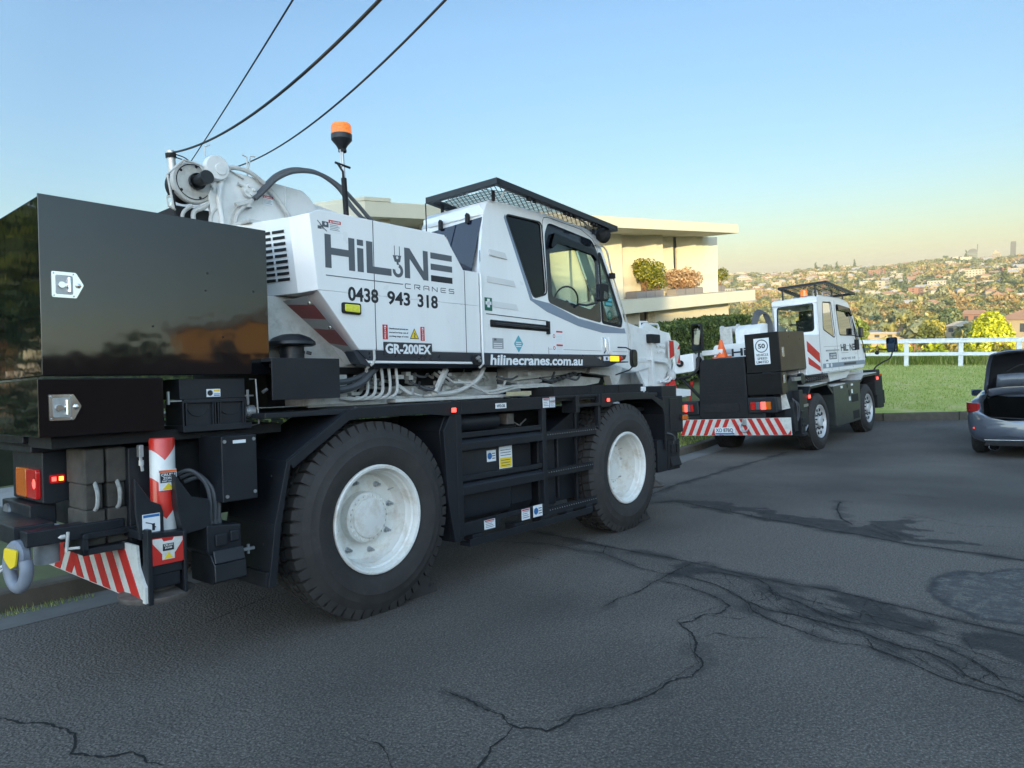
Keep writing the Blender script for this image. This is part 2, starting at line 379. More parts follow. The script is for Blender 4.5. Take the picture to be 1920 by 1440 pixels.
# ---- wheels
for i, (x, side, dep) in enumerate(((0, 0, .20), (3.53, 0, .27), (0, 1, .20), (3.53, 1, .27))):
    m = Matrix.Translation((x, 0, .70)) if not side else Matrix.Translation((x, 2.50, .70)) @ RZ(math.pi)
    if i == 0:
        wh = sub('wheel', cr, m); TY = tyre_mesh(); tb = TY.build('tyre', RUBBER, wh, sharp=24); rim_parts(wh, depth=dep)
    else:
        wh = sub('wheel', cr, m); t2 = tb.copy(); C.objects.link(t2); t2.parent = wh
        if side == 0: rim_parts(wh, depth=dep)

# ---- chassis, axles, deck
b = MB().box(-1.62, 4.9, .78, 1.74, .80, 1.36).box(-.12, .12, .3, 2.2, .60, .80).box(3.41, 3.65, .3, 2.2, .60, .80)
b.lathe([(0, -.2), (.20, -.15), (.22, 0), (.20, .15), (0, .2)], 'x', (0, 1.25, .68), 16).lathe([(0, -.2), (.20, -.15), (.22, 0), (.20, .15), (0, .2)], 'x', (3.53, 1.25, .68), 16)
b.box(-2.0, -.6, .30, 2.2, 1.38, 1.445).box(-1.3, -.75, .45, 2.0, .95, 1.38)
P(b, 'chassis_frame', DARK2)
b = MB().box(-.86, 4.40, .06, 2.44, 1.485, 1.522)
P(b, 'deck', DARK, .006)
b = MB()
for x in np.arange(-.1, 4.3, .31): b.lathe([(.012, .0), (.012, .010), (0, .012)], 'z', (x, .11, 1.522), 6)
P(b, 'deck_bolt_row', STEEL)

# ---- rear fender with mudguard
side = [(-.90, .41), (-.845, .80), (-.745, 1.205), (-.235, 1.515), (-.16, 1.530), (.83, 1.536)]
b = MB().band(side, 'y', .02, .62, .012)
lip = [(-.735, 1.205), (-.235, 1.515), (-.16, 1.528), (.83, 1.534), (.83, 1.424), (.74, 1.425), (.46, 1.452), (-.155, 1.450), (-.24, 1.440), (-.70, 1.150)]
b.prism(lip, 'y', .0, .022)
P(b, 'rear_fender', DARK, .003)
b = MB().prism([(-.90, .41), (-.845, .80), (-.745, 1.205), (-.715, 1.195), (-.80, .79), (-.845, .41)], 'y', .0, .025)
b.box(-.905, -.845, .02, .60, .40, .50)
for z in (.52, .66, 1.1): b.lathe([(.012, 0), (.012, -.008), (0, -.01)], 'x', (-.90 + (z - .41) * .16, .12, z), 6).lathe([(.012, 0), (.012, -.008), (0, -.01)], 'x', (-.90 + (z - .41) * .16, .45, z), 6)
P(b, 'mudguard', DARK, .003)
b = MB().prism([(.80, .37), (.90, .37), (.905, 1.425), (.78, 1.425), (.70, 1.30), (.73, .75)], 'y', .012, .06).prism([(.80, .37), (.845, .37), (.845, 1.42), (.76, 1.42), (.70, 1.3), (.74, .8)], 'y', .06, .62)
P(b, 'wheel_arch_panel', DARK, .004)

# ---- side frame between the wheels
b = MB().box(.91, 2.01, .012, .045, 1.425, 1.540).box(.83, .905, .010, .05, 1.424, 1.54)
b.box(2.02, 2.235, .010, .045, 1.425, 1.540)
b.box(2.24, 3.06, .03, .06, 1.515, 1.540).box(2.62, 3.06, .012, .05, 1.415, 1.45).box(2.60, 2.66, .015, .2, 1.36, 1.535).box(3.02, 3.07, .01, .06, 1.42, 1.54)
for x0, x1 in ((.845, .908), (2.012, 2.076)): b.box(x0, x1, .008, .055, .40, 1.424)
b.box(3.015, 3.06, .02, .07, 1.05, 1.42).box(2.72, 2.75, .12, .15, .45, 1.42).bar((3.035, .045, 1.06), (2.86, .045, .44), .018)
for zt, zm, zb in ((1.272, 1.212, 1.12), (.905, .845, .745)):
    b.prism([(.02, zt), (.02, zt - .045), (.05, zm), (.05, zm + .03), (.045, zt)], 'x', .908, 2.012)
    b.prism([(.04, zm), (.008, zm - .03), (.008, zb), (.04, zb)], 'x', .908, 2.012)
b.prism([(.908, .515), (1.52, .515), (2.012, .515), (2.012, .405), (1.78, .405), (1.76, .46), (1.73, .475), (1.40, .475), (1.37, .46), (1.35, .405), (.908, .405)], 'y', .010, .045)
P(b, 'side_frame', DARK, .004)
b = MB().box(.93, 2.78, -.025, .09, .315, .345).box(.93, 2.78, -.03, -.012, .315, .375)
for x in (1.0, 1.55, 1.95, 2.35, 2.7): b.box(x, x + .12, .0, .12, .345, .40)
P(b, 'lower_step', DARK, .003)
for z in (1.17, .805, .44):
    b = MB().box(2.078, 2.95, .012, .022, z - .045, z + .02).box(2.078, 2.95, .012, .13, z - .05, z - .042)
    for i in range(29): b.prism([(2.085 + i * .03, z + .02), (2.105 + i * .03, z + .02), (2.10 + i * .03, z + .034), (2.09 + i * .03, z + .034)], 'y', .012, .022)
    for i in range(22): b.lathe([(.006, 0), (.006, -.003), (0, -.003)], 'y', (2.10 + i * .04, .012, z), 6, 1)
    P(b, 'ladder_step', [DARK, STEEL])
b = MB().box(.95, 1.98, .30, .75, .50, 1.28)
b.prism([(.30, .44), (.10, .52), (.085, .60), (.085, 1.10), (.11, 1.20), (.30, 1.24)], 'x', .95, 1.62)
P(b, 'fuel_tank', DARK, .02)
b = MB().prism([(.62, .40), (.20, .46), (.15, .55), (.15, 1.10), (.62, 1.10)], 'x', 1.68, 2.0).box(2.12, 2.40, .16, .6, .45, 1.12).box(2.42, 2.44, .14, .5, .5, 1.15).box(2.47, 2.98, .22, .6, .45, 1.10)
b.prism([(2.4, 1.16), (2.95, 1.40), (2.98, 1.40), (2.98, 1.12)], 'y', .25, .5)
P(b, 'hydraulic_tank', DARK, .012)
b = MB().lathe([(0, 0), (.05, .01), (.085, .05), (.085, .56), (.05, .60), (0, .61)], 'x', (.93, .17, 1.345), 24).lathe([(.089, .08), (.089, .11)], 'x', (.93, .17, 1.345), 24)
P(b, 'air_tank', DARK)
b = MB().box(1.60, 1.70, .10, .2, 1.30, 1.40).tube(curve3([(1.7, .14, 1.33), (1.78, .10, 1.28), (1.85, .14, 1.29), (1.95, .16, 1.33)]), .008)
P(b, 'valve_block', RUST, .004)
b = MB().box(1.345, 1.49, .006, .010, 1.456, 1.503)
b.text('HYD.OIL', 1.362, 1.466, .112, .026, .006, 1, .012)
P(b, 'fluid_label', [DECALW, TEXTD])
def decal(x0, x1, z0, z1, y, kind=0, name='safety_label', parent=None):
    b = MB().box(x0, x1, y, y + .002, z0, z1); wd, ht = x1 - x0, z1 - z0; e = y - .0015
    if kind == 0:
        for i in range(4): b.box(x0 + wd * .1, x0 + wd * (.9 - .1 * (i % 3)), e, y, z0 + ht * (.18 + .18 * i), z0 + ht * (.23 + .18 * i), 1)
        b.box(x0 + wd * .06, x1 - wd * .06, e, y, z1 - ht * .16, z1 - ht * .04, 3)
    if kind == 1:
        b.disc('y', ((x0 + wd * .3), e, (z0 + z1) / 2), min(wd, ht) * .3, 2)
        for i in range(3): b.box(x0 + wd * .58, x0 + wd * .92, e, y, z0 + ht * (.22 + .22 * i), z0 + ht * (.30 + .22 * i), 1)
    if kind == 2:
        b.box(x0 + wd * .05, x1 - wd * .05, e, y, z0 + ht * .04, z0 + ht * .48, 4)
        for i in range(3): b.box(x0 + wd * .15, x0 + wd * .82, e - .001, y, z0 + ht * (.12 + .12 * i), z0 + ht * (.15 + .12 * i), 1)
        for i in range(3): b.box(x0 + wd * .1, x0 + wd * .9, e, y, z0 + ht * (.58 + .12 * i), z0 + ht * (.61 + .12 * i), 1)
    return b.build(name, [DECALW, GREYP, lbl_blue, RED, YELLOW], parent or cr)
lbl_blue = mat('label_blue', (.03, .14, .36), .4, var=.05)
decal(1.29, 1.41, .985, 1.085, .08, 1); decal(1.455, 1.635, .905, 1.105, .08, 2)
decal(1.15, 1.29, .415, .495, .006, 0); decal(1.66, 1.78, .412, .512, .006, 0); decal(1.83, 1.97, .412, .52, .006, 1)
decal(2.03, 2.13, 1.435, 1.525, .006, 0); decal(2.14, 2.225, 1.50, 1.535, .006, 0); decal(2.14, 2.225, 1.435, 1.495, .006, 0)
decal(3.12, 3.20, 1.505, 1.53, .004, 3)
for x, z in ((.80, 1.468), (3.165, 1.472)):
    b = MB().box(x - .03, x + .03, -.012, .02, z - .022, z + .022, 1).box(x - .026, x + .026, -.018, -.012, z - .018, z + .018)
    P(b, 'side_marker_lamp', [REDLIT, DARK2], .004)

# ---- front fender, front outrigger box
lip = [(3.06, 1.545), (4.06, 1.535), (4.44, 1.415), (4.50, 1.25), (4.50, .82), (4.46, .82), (4.455, 1.24), (4.405, 1.335), (4.15, 1.452), (3.55, 1.462), (3.30, 1.440), (3.22, 1.40), (3.06, 1.40)]
b = MB().prism(lip, 'y', .0, .022).band([(3.06, 1.543), (4.06, 1.533), (4.44, 1.413), (4.498, 1.25), (4.498, .80)], 'y', .022, .62, .012)
b.prism([(4.0, 1.38), (4.45, 1.25), (4.45, .82), (4.38, .82), (4.36, 1.2)], 'y', .30, .34).box(3.95, 4.40, .25, .62, 1.30, 1.34)
P(b, 'front_fender', DARK, .003)
b = MB().box(4.52, 4.90, .06, .50, 1.46, 1.60).box(4.50, 5.02, .04, .55, 1.00, 1.465).box(4.52, 4.98, .10, .5, .86, 1.0).box(4.66, 4.96, .03, .04, 1.03, 1.44)
b.box(4.30, 4.56, .03, .45, .55, .94)
P(b, 'front_outrigger_box', DARK, .006)
b = MB().box(4.56, 4.86, .02, .30, .55, .92).box(4.62, 4.72, .0, .02, .76, .87).box(4.76, 4.83, .0, .02, .76, .87)
b.prism([(-.02, .60), (.02, .72), (.02, .58)], 'x', 4.60, 4.84)
P(b, 'front_jack_bracket', DARK2, .006)
hoses('hydraulic_hose', [curve3([(4.55, .06, 1.02), (4.66, .0, .98), (4.70, .02, .90), (4.69, .06, .80)]), curve3([(4.58, .08, 1.0), (4.72, .02, .96), (4.76, .04, .88), (4.74, .08, .80)])], .012, 8, HOSE, cr)
b = MB().lathe([(0, 0), (.17, 0), (.19, .02), (.10, .06), (.06, .10), (.06, .24)], 'z', (4.42, .22, .36), 24)
P(b, 'float_plate', RUST)
b = MB().box(4.92, 5.04, -.02, .0, 1.16, 1.22, 1).box(4.915, 5.045, .0, .06, 1.15, 1.23)
P(b, 'front_marker_lamp', [DARK2, AMBERG], .004)
# raised black bin rail on the deck beside the cab
b = MB().box(2.36, 4.16, .12, .15, 1.525, 1.635).box(2.36, 2.39, .15, .6, 1.525, 1.635).box(4.13, 4.16, .15, .6, 1.525, 1.60)
for x in (3.03, 3.30, 3.60): b.box(x, x + .012, .112, .12, 1.525, 1.635)
P(b, 'deck_kerb', DARK2, .003)
b = MB().box(4.10, 4.20, .10, .6, 1.545, 1.60).lathe([(.05, 0), (.05, .05), (0, .05)], 'z', (4.25, .3, 1.53), 12).box(4.2, 4.75, .3, .9, 1.5, 1.56)
P(b, 'front_deck_plate', WHITE, .008)

# ---- rear outrigger: painted jack, arms, hoses
b = MB().lathe([(0, 1.405), (.066, 1.405), (.070, 1.395), (.070, .86), (.0, .86)], 'z', (-1.46, .19, 0), 40)
vs = []
P(b, 'jack_cylinder', jackm := bpy.data.materials.new('red_white_jack'))
q = Nodes(jackm); tcx = q.n('TexCoord'); sx = q.n('SeparateXYZ'); q.t.links.new(tcx.outputs['Object'], sx.inputs[0])
# chevrons: |x - centre| scaled against height, straight red and white reflective tape
ax = q.math('ABSOLUTE', q.math('SUBTRACT', sx.outputs[0], -1.475)); hh = q.math('ADD', sx.outputs[2], q.math('MULTIPLY', ax, -1.15))
bandf = q.math('FRACT', q.math('MULTIPLY', q.math('SUBTRACT', hh, .765), 1 / .345))
isr = q.math('GREATER_THAN', bandf, .48)
q.out(q.bsdf(col=q.mix(isr, (.62, .62, .60), (.58, .025, .015)), rough=.3, coat=.3))
b = MB().box(-1.515, -1.415, .108, .118, 1.10, 1.22).box(-1.515, -1.415, .1065, .108, 1.205, 1.218, 3)
b.box(-1.510, -1.420, .106, .108, 1.145, 1.203, 1)
b.text('CRUSH', -1.505, 1.183, .08, .016, .106, 0, .02).text('ZONE', -1.495, 1.163, .06, .016, .106, 0, .02).text('KEEP CLEAR', -1.50, 1.150, .07, .008, .106, 0, .02)
b.prism([(-1.50, 1.105), (-1.43, 1.105), (-1.465, 1.142)], 'y', .1055, .108, 2)
P(b, 'crush_label', [DECALW, TEXTD, YELLOW, ORANGE])
b = MB().box(-1.625, -1.597, .025, .095, .47, .90).prism([(-1.66, 1.19), (-1.57, 1.05), (-1.52, 1.025), (-1.505, .98), (-1.505, .84), (-1.64, .84), (-1.66, 1.0)], 'y', .085, .11)
b.prism([(-1.62, .88), (-1.40, .86), (-1.40, .82), (-1.62, .83)], 'y', .04, .40).box(-1.42, -1.40, .03, .40, .50, .86)
b.box(-1.60, -1.40, .32, .4, .50, 1.35)
b.prism([(-1.45, 1.20), (-1.35, 1.05), (-1.245, 1.02), (-1.235, .85), (-1.40, .83), (-1.44, 1.0)], 'y', .06, .28)
b.box(-1.62, -1.42, .05, .35, .63, .69).box(-1.60, -1.43, .06, .34, .55, .63)
P(b, 'outrigger_bracket', DARK, .006)
b = MB().prism([(-1.600, .845), (-1.422, .833), (-1.422, .690), (-1.600, .690)], 'y', .030, .06)
b.prism([(-1.595, .84), (-1.545, .838), (-1.51, .775), (-1.475, .836), (-1.427, .832), (-1.427, .81), (-1.47, .75), (-1.545, .75), (-1.595, .815)], 'y', .028, .03, 1)
b.box(-1.545, -1.475, .026, .028, .715, .82, 1).box(-1.541, -1.479, .0245, .026, .765, .805, 2)
b.text('CRUSH', -1.535, .791, .05, .011, .0245, 1, .02).text('ZONE', -1.53, .776, .04, .011, .0245, 1, .02)
b.prism([(-1.535, .72), (-1.485, .72), (-1.51, .755)], 'y', .0245, .026, 3)
P(b, 'crush_plate', [RED, BOARDW, TEXTD, YELLOW])
b = MB().box(-1.625, -1.53, .078, .085, .875, .98).box(-1.622, -1.533, .0765, .078, .962, .977, 1)
b.tube([(-1.61, .077, .935), (-1.58, .077, .925), (-1.555, .077, .90)], .003, 5, 2).box(-1.575, -1.56, .0765, .078, .885, .925, 2)
P(b, 'jack_diagram_label', [DECALW, lbl_blue, TEXTD])
b = MB().lathe([(0, .48), (.195, .48), (.205, .50), (.205, .512), (.10, .53), (.085, .56), (.07, .57), (.07, .64), (.09, .64), (.09, .70), (0, .70)], 'z', (-1.50, .22, -.01), 48)
P(b, 'float_plate', RUST)
b = MB().prism([(-1.27, .86), (-1.05, .84), (-1.05, .70), (-1.24, .66), (-1.27, .70)], 'y', .05, .35).box(-1.225, -1.15, .03, .05, .725, .80).box(-1.13, -1.07, .03, .05, .74, .81)
b.prism([(.05, .68), (.0, .62), (-.01, .52), (.05, .50), (.3, .50), (.3, .68)], 'x', -1.255, -1.05)
b.prism([(.04, .70), (.02, .71), (-.005, .63), (.01, .62)], 'x', -1.25, -1.055)
P(b, 'jack_valve_housing', DARK, .008)
for dx, hh_ in ((0, 1.19), (.03, 1.17), (.055, 1.14)):
    b = MB().tube(curve3([(-1.36 + dx, .25, hh_ - .02), (-1.29 + dx, .20, hh_), (-1.22 + dx, .16, hh_ - .08), (-1.20 + dx, .14, 1.0), (-1.205 + dx, .14, .85)]), .013, 8)
    b.lathe([(.02, 0), (.02, .03), (.014, .03)], 'z', (-1.205 + dx, .14, .845), 6)
    P(b, 'hydraulic_hose', HOSE)
b = MB().box(-1.585, -1.56, .20, .24, 1.30, 1.37).bar((-1.572, .22, 1.30), (-1.562, .22, 1.215), .010).lathe([(.015, 0), (.015, .03)], 'z', (-1.568, .22, 1.25), 8)
P(b, 'jack_valve', STEEL, .003)
b = MB().bar((-1.05, .1, .66), (-.94, .1, .66), .012).bar((-.98, .1, .63), (-.98, .1, .69), .01)
P(b, 'release_lever', STEEL)

# ---- rear boxes
BX0, BX1, BY, BZ0, BZ1 = -2.065, -.737, .192, 1.778, 2.755
b = MB().box(BX0 + .012, BX1 - .004, BY + .012, 1.85, BZ0, BZ1 - .004)
tbx = P(b, 'tool_box', BLACKG, .006)
b = MB().box(BX0, BX1, BY, BY + .012, BZ0 + .004, BZ1 - .002)
P(b, 'tool_box_door', BLACKG, .003, tbx)
def latch(x0, z1, parent, s=1.):
    b = MB(); y = BY; w_, h_ = .118 * s, .140 * s
    out = rounded([(x0, z1), (x0 + w_, z1), (x0 + w_ + .038 * s, z1 - h_ * .47), (x0 + w_, z1 - h_), (x0, z1 - h_)], .008)
    b.prism(out, 'y', y - .006, y)
    b.prism(rounded([(x0 + .018 * s, z1 - .018 * s), (x0 + .102 * s, z1 - .018 * s), (x0 + .102 * s, z1 - .122 * s), (x0 + .018 * s, z1 - .122 * s)], .01), 'y', y - .0075, y - .006, 1)
    b.lathe([(0, -.022), (.017, -.022), (.019, -.008)], 'y', (x0 + .045 * s, y, z1 - .072 * s), 14).box(x0 + .045 * s, x0 + .085 * s, y - .018, y - .008, z1 - .08 * s, z1 - .064 * s)
    b.lathe([(0, -.015), (.011, -.013), (.011, .0)], 'y', (x0 + .08 * s, y - .008, z1 - .07 * s), 12).tube([(x0 + .083 * s, y - .013, z1 - .03 * s), (x0 + .083 * s, y - .016, z1 - .11 * s)], .010, 8)
    b.lathe([(0, -.012), (.015, -.010), (.015, -.005)], 'y', (x0 + .128 * s, y, z1 - .07 * s), 6)
    for dx, dz in ((.01, .01), (.01, .13), (.105, .01), (.105, .13)): b.lathe([(0, -.010), (.004, -.009), (.004, -.006)], 'y', (x0 + dx * s, y, z1 - dz * s), 6, 1)
    P(b, 'latch', [CHROME, STEEL], 0, parent)
latch(-2.012, 2.343, tbx)
b = MB()
for x, z in ((-1.15, 2.42), (-1.165, 2.31), (-1.49, 2.07), (-1.06, 2.02), (-.84, 2.33)): b.lathe([(0, -.002), (.006, -.002), (.006, 0)], 'y', (x, BY, z), 8)
P(b, 'rivet_row', DARK2, 0, tbx)
b = MB().box(-2.078, -1.449, BY + .012, 1.5, 1.45, 1.765)
lbx = P(b, 'lower_tool_box', BLACKG, .006)
b = MB().box(-2.088, -1.441, BY, BY + .012, 1.452, 1.763)
P(b, 'tool_box_door', BLACKG, .003, lbx)
latch(-2.040, 1.678, lbx)
# battery tray
b = MB().box(-1.325, -.895, .24, .6, 1.63, 1.755).box(-1.315, -.86, .22, .6, 1.425, 1.465).box(-1.30, -1.105, .26, .5, 1.46, 1.625).box(-1.085, -.90, .26, .5, 1.46, 1.625)
for x in (-1.31, -1.29, -1.12, -1.105, -1.085, -1.07, -.915, -.90): b.box(x, x + .009, .235, .26, 1.45, 1.62)
b.box(-1.30, -.9, .235, .26, 1.605, 1.628)
for x0 in (-1.265, -1.055): b.tube([(p[0], .257, p[1]) for p in arc((x0 + .06, 1.59), .07, 180, 360, 10)], .003, 5)
P(b, 'battery_box', DARK, .004)
b = MB().box(-1.155, -1.065, .236, .24, 1.64, 1.69).disc('y', (-1.133, .2345, 1.665), .018, 1).box(-1.108, -1.07, .2345, .236, 1.675, 1.685, 2).box(-1.108, -1.07, .2345, .236, 1.655, 1.66, 3).box(-1.108, -1.07, .2345, .236, 1.645, 1.65, 3)
P(b, 'warning_label', [DECALW, TEXTD, YELLOW, lbl_blue])
b = MB().bar((-1.39, .25, 1.60), (-1.39, .25, 1.68), .010).bar((-1.39, .25, 1.62), (-1.31, .25, 1.62), .006)
P(b, 'battery_clamp', STEEL); b = MB().bar((-.87, .25, 1.58), (-.87, .25, 1.68), .010).bar((-.91, .25, 1.64), (-.83, .25, 1.64), .006).tube([(-.86, .24, 1.75), (-.815, .24, 1.75), (-.80, .24, 1.45), (-.87, .24, 1.44)], .006)
b.lathe([(0, -.01), (.035, -.01), (.035, .01), (.042, .012), (.042, .05), (0, .05)], 'x', (-.88, .26, 1.535), 18)
b.bar((-.79, .2, 1.66), (-.755, .2, 1.68), .011)
P(b, 'battery_clamp', STEEL)
b = MB().box(-1.168, -.935, .04, .34, .985, 1.393)
bb = P(b, 'junction_box', DARK, .006)
b = MB()
for x, z in ((-1.15, 1.36), (-.955, 1.365), (-1.14, 1.02), (-.955, 1.03)): b.lathe([(0, -.006), (.011, -.006), (.012, 0)], 'y', (x, .04, z), 8)
b.box(-1.095, -1.01, .037, .04, 1.345, 1.365, 1)
P(b, 'screw_set', [STEEL, DECALW], 0, bb)
# flat shield plate and air intake mushroom
b = MB().box(-.80, -.265, .06, .072, 1.605, 1.885).box(-.80, -.265, .072, .45, 1.86, 1.885).box(-.28, -.265, .072, .45, 1.605, 1.86)
P(b, 'heat_shield', DARK, .003)
b = MB().lathe([(0, 2.075), (.07, 2.068), (.13, 2.045), (.165, 2.015), (.168, 1.995), (.15, 1.985), (.085, 1.985), (.085, 1.95), (.09, 1.95), (.09, 1.93), (.085, 1.93), (.085, 1.85)], 'z', (-.475, .33, 0), 40)
b.bar((-.39, .28, 1.94), (-.36, .26, 1.93), .012)
P(b, 'air_intake', DARK)
# rear lamp cluster
b = MB().prism([(-1.94, 1.345), (-1.60, 1.36), (-1.66, 1.065), (-1.90, 1.03), (-1.94, 1.04)], 'y', .68, 1.25).box(-2.0, -1.5, .66, 1.6, 1.345, 1.40).box(-2.03, -1.6, .7, 1.2, 1.40, 1.45)
b.box(-1.99, -1.85, .75, 1.3, .86, 1.03).box(-2.15, -1.95, .45, 2.2, .86, .96).box(-2.12, -1.62, .34, .46, .855, .94)
lh = P(b, 'lamp_housing', DARK, .008)
b = MB().prism(rounded([(.905, 1.065), (1.10, 1.065), (1.10, 1.24), (.905, 1.24)], .02), 'x', -1.965, -1.94); P(b, 'indicator_lens', AMBERG, .006, lh)
b = MB().prism(rounded([(.71, 1.065), (.895, 1.065), (.895, 1.24), (.71, 1.24)], .02), 'x', -1.965, -1.94)
P(b, 'brake_lens', REDG, .006, lh)
b = MB().lathe([(0, 0), (.022, 0), (.03, .003)], 'x', (-1.968, .75, 1.155), 12); P(b, 'brake_bulb', REDLIT, 0, lh)
b = MB().prism(rounded([(-1.905, 1.155), (-1.825, 1.155), (-1.825, 1.205), (-1.905, 1.205)], .012), 'y', .668, .68).box(-1.895, -1.872, .665, .668, 1.168, 1.193, 1).box(-1.858, -1.835, .665, .668, 1.168, 1.193, 2)
P(b, 'side_lamp', [REDG, REDLIT, AMBERLIT], 0, lh)
b = MB().prism([(1.17 + .05 * math.cos(a), .965 + .045 * math.sin(a)) for a in np.linspace(0, 6.28, 24)[:-1]], 'x', -2.005, -1.99)
P(b, 'reflector_disc', STEEL, 0, lh)
# striped rear board, exhaust stub, lever
b = MB(); yy = [-.005, .985]; zb, zt = .485, .80
b.prism([(.035, .485), (1.75, .485), (1.75, .78), (.33, .80), (.14, .80), (.12, .68), (.06, .60), (.035, .58)], 'x', -1.64, -1.625)
for i in range(8):
    y0 = .09 + i * .22
    sgn = -1 if y0 < 1.05 else 1
    lo, hi = y0, y0 + .115
    top = .775
    d = .22 * sgn
    b.prism([(lo, .492), (hi, .492), (hi - d, top), (lo - d, top)], 'x', -1.644, -1.64, 1)
P(b, 'striped_board', [BOARDW, RED])
b = MB().lathe([(0, .80), (.06, .80), (.065, .79), (.065, 1.0), (0, 1.0)], 'z', (-1.965, .55, -.07), 28).box(-2.09, -2.02, .62, .70, .85, .88)
P(b, 'exhaust_pipe', mat('weathered_grey_paint', (.33, .34, .36), .5, var=.15, dirt=.4))
b = MB().tube([(-1.932, .30, .915), (-1.942, .30, .805)], .009, 8).bar((-1.945, .31, .822), (-1.885, .27, .822), .008).lathe([(0, 0), (.012, .015), (.013, .035)], 'x', (-1.98, .31, .89), 12)
P(b, 'tow_pin_lever', CREAM)
b = MB().box(-1.86, -1.55, .30, .335, .855, .89).box(-1.86, -1.54, .30, .335, .765, .80).box(-1.86, -1.83, .30, .6, .765, .89).box(-1.56, -1.53, .30, .6, .765, .89).box(-1.86, -1.55, .34, .62, .775, .80)
b.lathe([(0, -.01), (.018, -.01), (.018, .0)], 'y', (-1.845, .30, .872), 12)
P(b, 'pad_rack', DARK, .004)
# ---- engine housing (white), its lettering and trim
Y0 = .20
b = MB()
bot = [(-.329, Y0), (-.43, .30), (-.64, 1.02), (1.385, 1.02), (1.385, Y0)]
zlo = [2.388, 2.365, 2.365, 2.365, 2.388]
top = [(-.385, Y0 + .0), (-.49, .30), (-.70, 1.02), (.965, 1.02), (.965, Y0)]
ztop = [2.935, 2.905, 2.905, 2.976, 2.976]
vb = [(x, y, z) for (x, y), z in zip(bot, zlo)]; vt = [(x, y, z) for (x, y), z in zip(top, ztop)]
ins = [(-.30, Y0, 2.976), (-.30, 1.02, 2.976)]
side = [(-.329, 2.388), (1.385, 2.388), (1.385, 2.694), (1.187, 2.694), (.965, 2.976), (-.30, 2.976), (-.385, 2.935)]
n = len(vb)
V = [(x, Y0, z) for x, z in side] + [vb[1], vb[2], vt[1], vt[2], (1.385, 1.02, 2.388), (1.385, 1.02, 2.694), (1.187, 1.02, 2.694), (.965, 1.02, 2.976), (-.30, 1.02, 2.976)]
F = [(0, 1, 2, 3, 4, 5, 6), (0, 6, 9, 7), (7, 9, 10, 8), (0, 7, 8, 11, 1), (1, 11, 12, 2), (2, 12, 13, 3), (3, 13, 14, 4), (4, 14, 15, 5), (5, 15, 10, 9, 6), (8, 10, 15, 14, 13, 12, 11)]
b.add(V, F)
b.prism([(-.329, 2.388), (1.385, 2.388), (1.385, 1.965), (.02, 1.965)], 'y', Y0, .50).prism([(.02, 1.965), (1.385, 1.965), (1.385, 1.86), (.11, 1.86)], 'y', Y0, .5)
eng = P(b, 'engine_housing', WHITE, .006)
b = MB().box(-.80, 1.38, .50, 1.02, 1.84, 2.364).box(-.62, -.1, .62, .9, 2.9, 2.935)
P(b, 'engine_inner_panel', CREAM, .01)
b = MB().prism([(-.003, 1.962), (1.385, 1.962), (1.385, 1.885), (.093, 1.885)], 'y', Y0 - .004, Y0 + .01)
b.add([(.093, Y0 - .004, 1.885), (1.385, Y0 - .004, 1.885), (1.385, Y0 + .05, 1.828), (.140, Y0 + .05, 1.828), (.093, Y0 + .06, 1.885), (1.385, Y0 + .06, 1.885)], [(0, 1, 2, 3), (4, 5, 2, 3), (0, 3, 4), (1, 5, 2)])
b.prism([(-.003, 1.962), (.093, 1.885), (.140, 1.828), (.03, 1.86), (-.03, 1.95)], 'y', Y0 + .005, Y0 + .12)
P(b, 'lower_band', BAND)
b = MB().tube([(.155, Y0 - .008, 1.965), (.158, Y0 - .008, 1.90), (.150, Y0 + .0, 1.86), (.12, Y0 + .04, 1.826)], .011, 8)
P(b, 'edge_trim', CREAM)
b = MB()
for x0, x1, za, zb in ((.182, .188, 1.966, 2.972), (1.193, 1.199, 1.88, 2.69)): b.box(x0, x1, Y0 - .0015, Y0 + .002, za, zb)
P(b, 'panel_gap', DARK2, 0, eng)
# louvres on the slanting end face
dv = Vector((-.64 + .43, 1.02 - .30, 0)).normalized()
b = MB()
for i in range(9):
    z = 2.462 + i * .0425
    for s0, s1 in ((.055, .165), (.185, .30), (.32, .44)):
        xo = -.43 - (z - 2.365) / .54 * .06
        pts = []
        for s_, zz in ((s0, z), (s1, z), (s1, z + .021), (s0, z + .021)):
            p = Vector((xo, .30, 0)) + dv * s_; pts.append((p.x - .004, p.y - .002, zz))
        b.add(pts + [(p[0] - .002, p[1], p[2]) for p in pts], [(0, 1, 2, 3), (4, 5, 6, 7), (0, 1, 5, 4), (2, 3, 7, 6), (1, 2, 6, 5), (3, 0, 4, 7)])
P(b, 'louvre', DARK2, 0, eng)
# reflective striped plate under the slanting edge
A0, A1, B0, B1 = Vector((-.415, .215, 2.345)), Vector((.085, .215, 1.845)), Vector((-.43, .50, 2.335)), Vector((.20, .50, 1.86))
b = MB()
cuts = [0, .12, .32, .47, .70, .84, 1.0]; sh = [0, .07, .07, .07, .07, .07, 0]
for i in range(6):
    ta, tb_ = cuts[i], cuts[i + 1]; sa, sb = max(0, ta - sh[i]), max(0, tb_ - sh[i + 1]) if i < 5 else 1.0
    o = Vector((-.004, -.003, -.006))
    q4 = [A0.lerp(A1, ta) + o, A0.lerp(A1, tb_) + o, B0.lerp(B1, sb) + o, B0.lerp(B1, sa) + o]
    b.add(q4, [(0, 1, 2, 3)], 0 if i % 2 == 0 else 1)
for t in (.08, .42, .9):
    p = A0.lerp(A1, t) + Vector((0, .03, -.012)); b.lathe([(0, -.012), (.012, -.012), (.014, 0), (.014, .01)], 'z', p, 8, 2)
P(b, 'striped_reflector_plate', [STRIPEGREY, DKRED, CHROME])
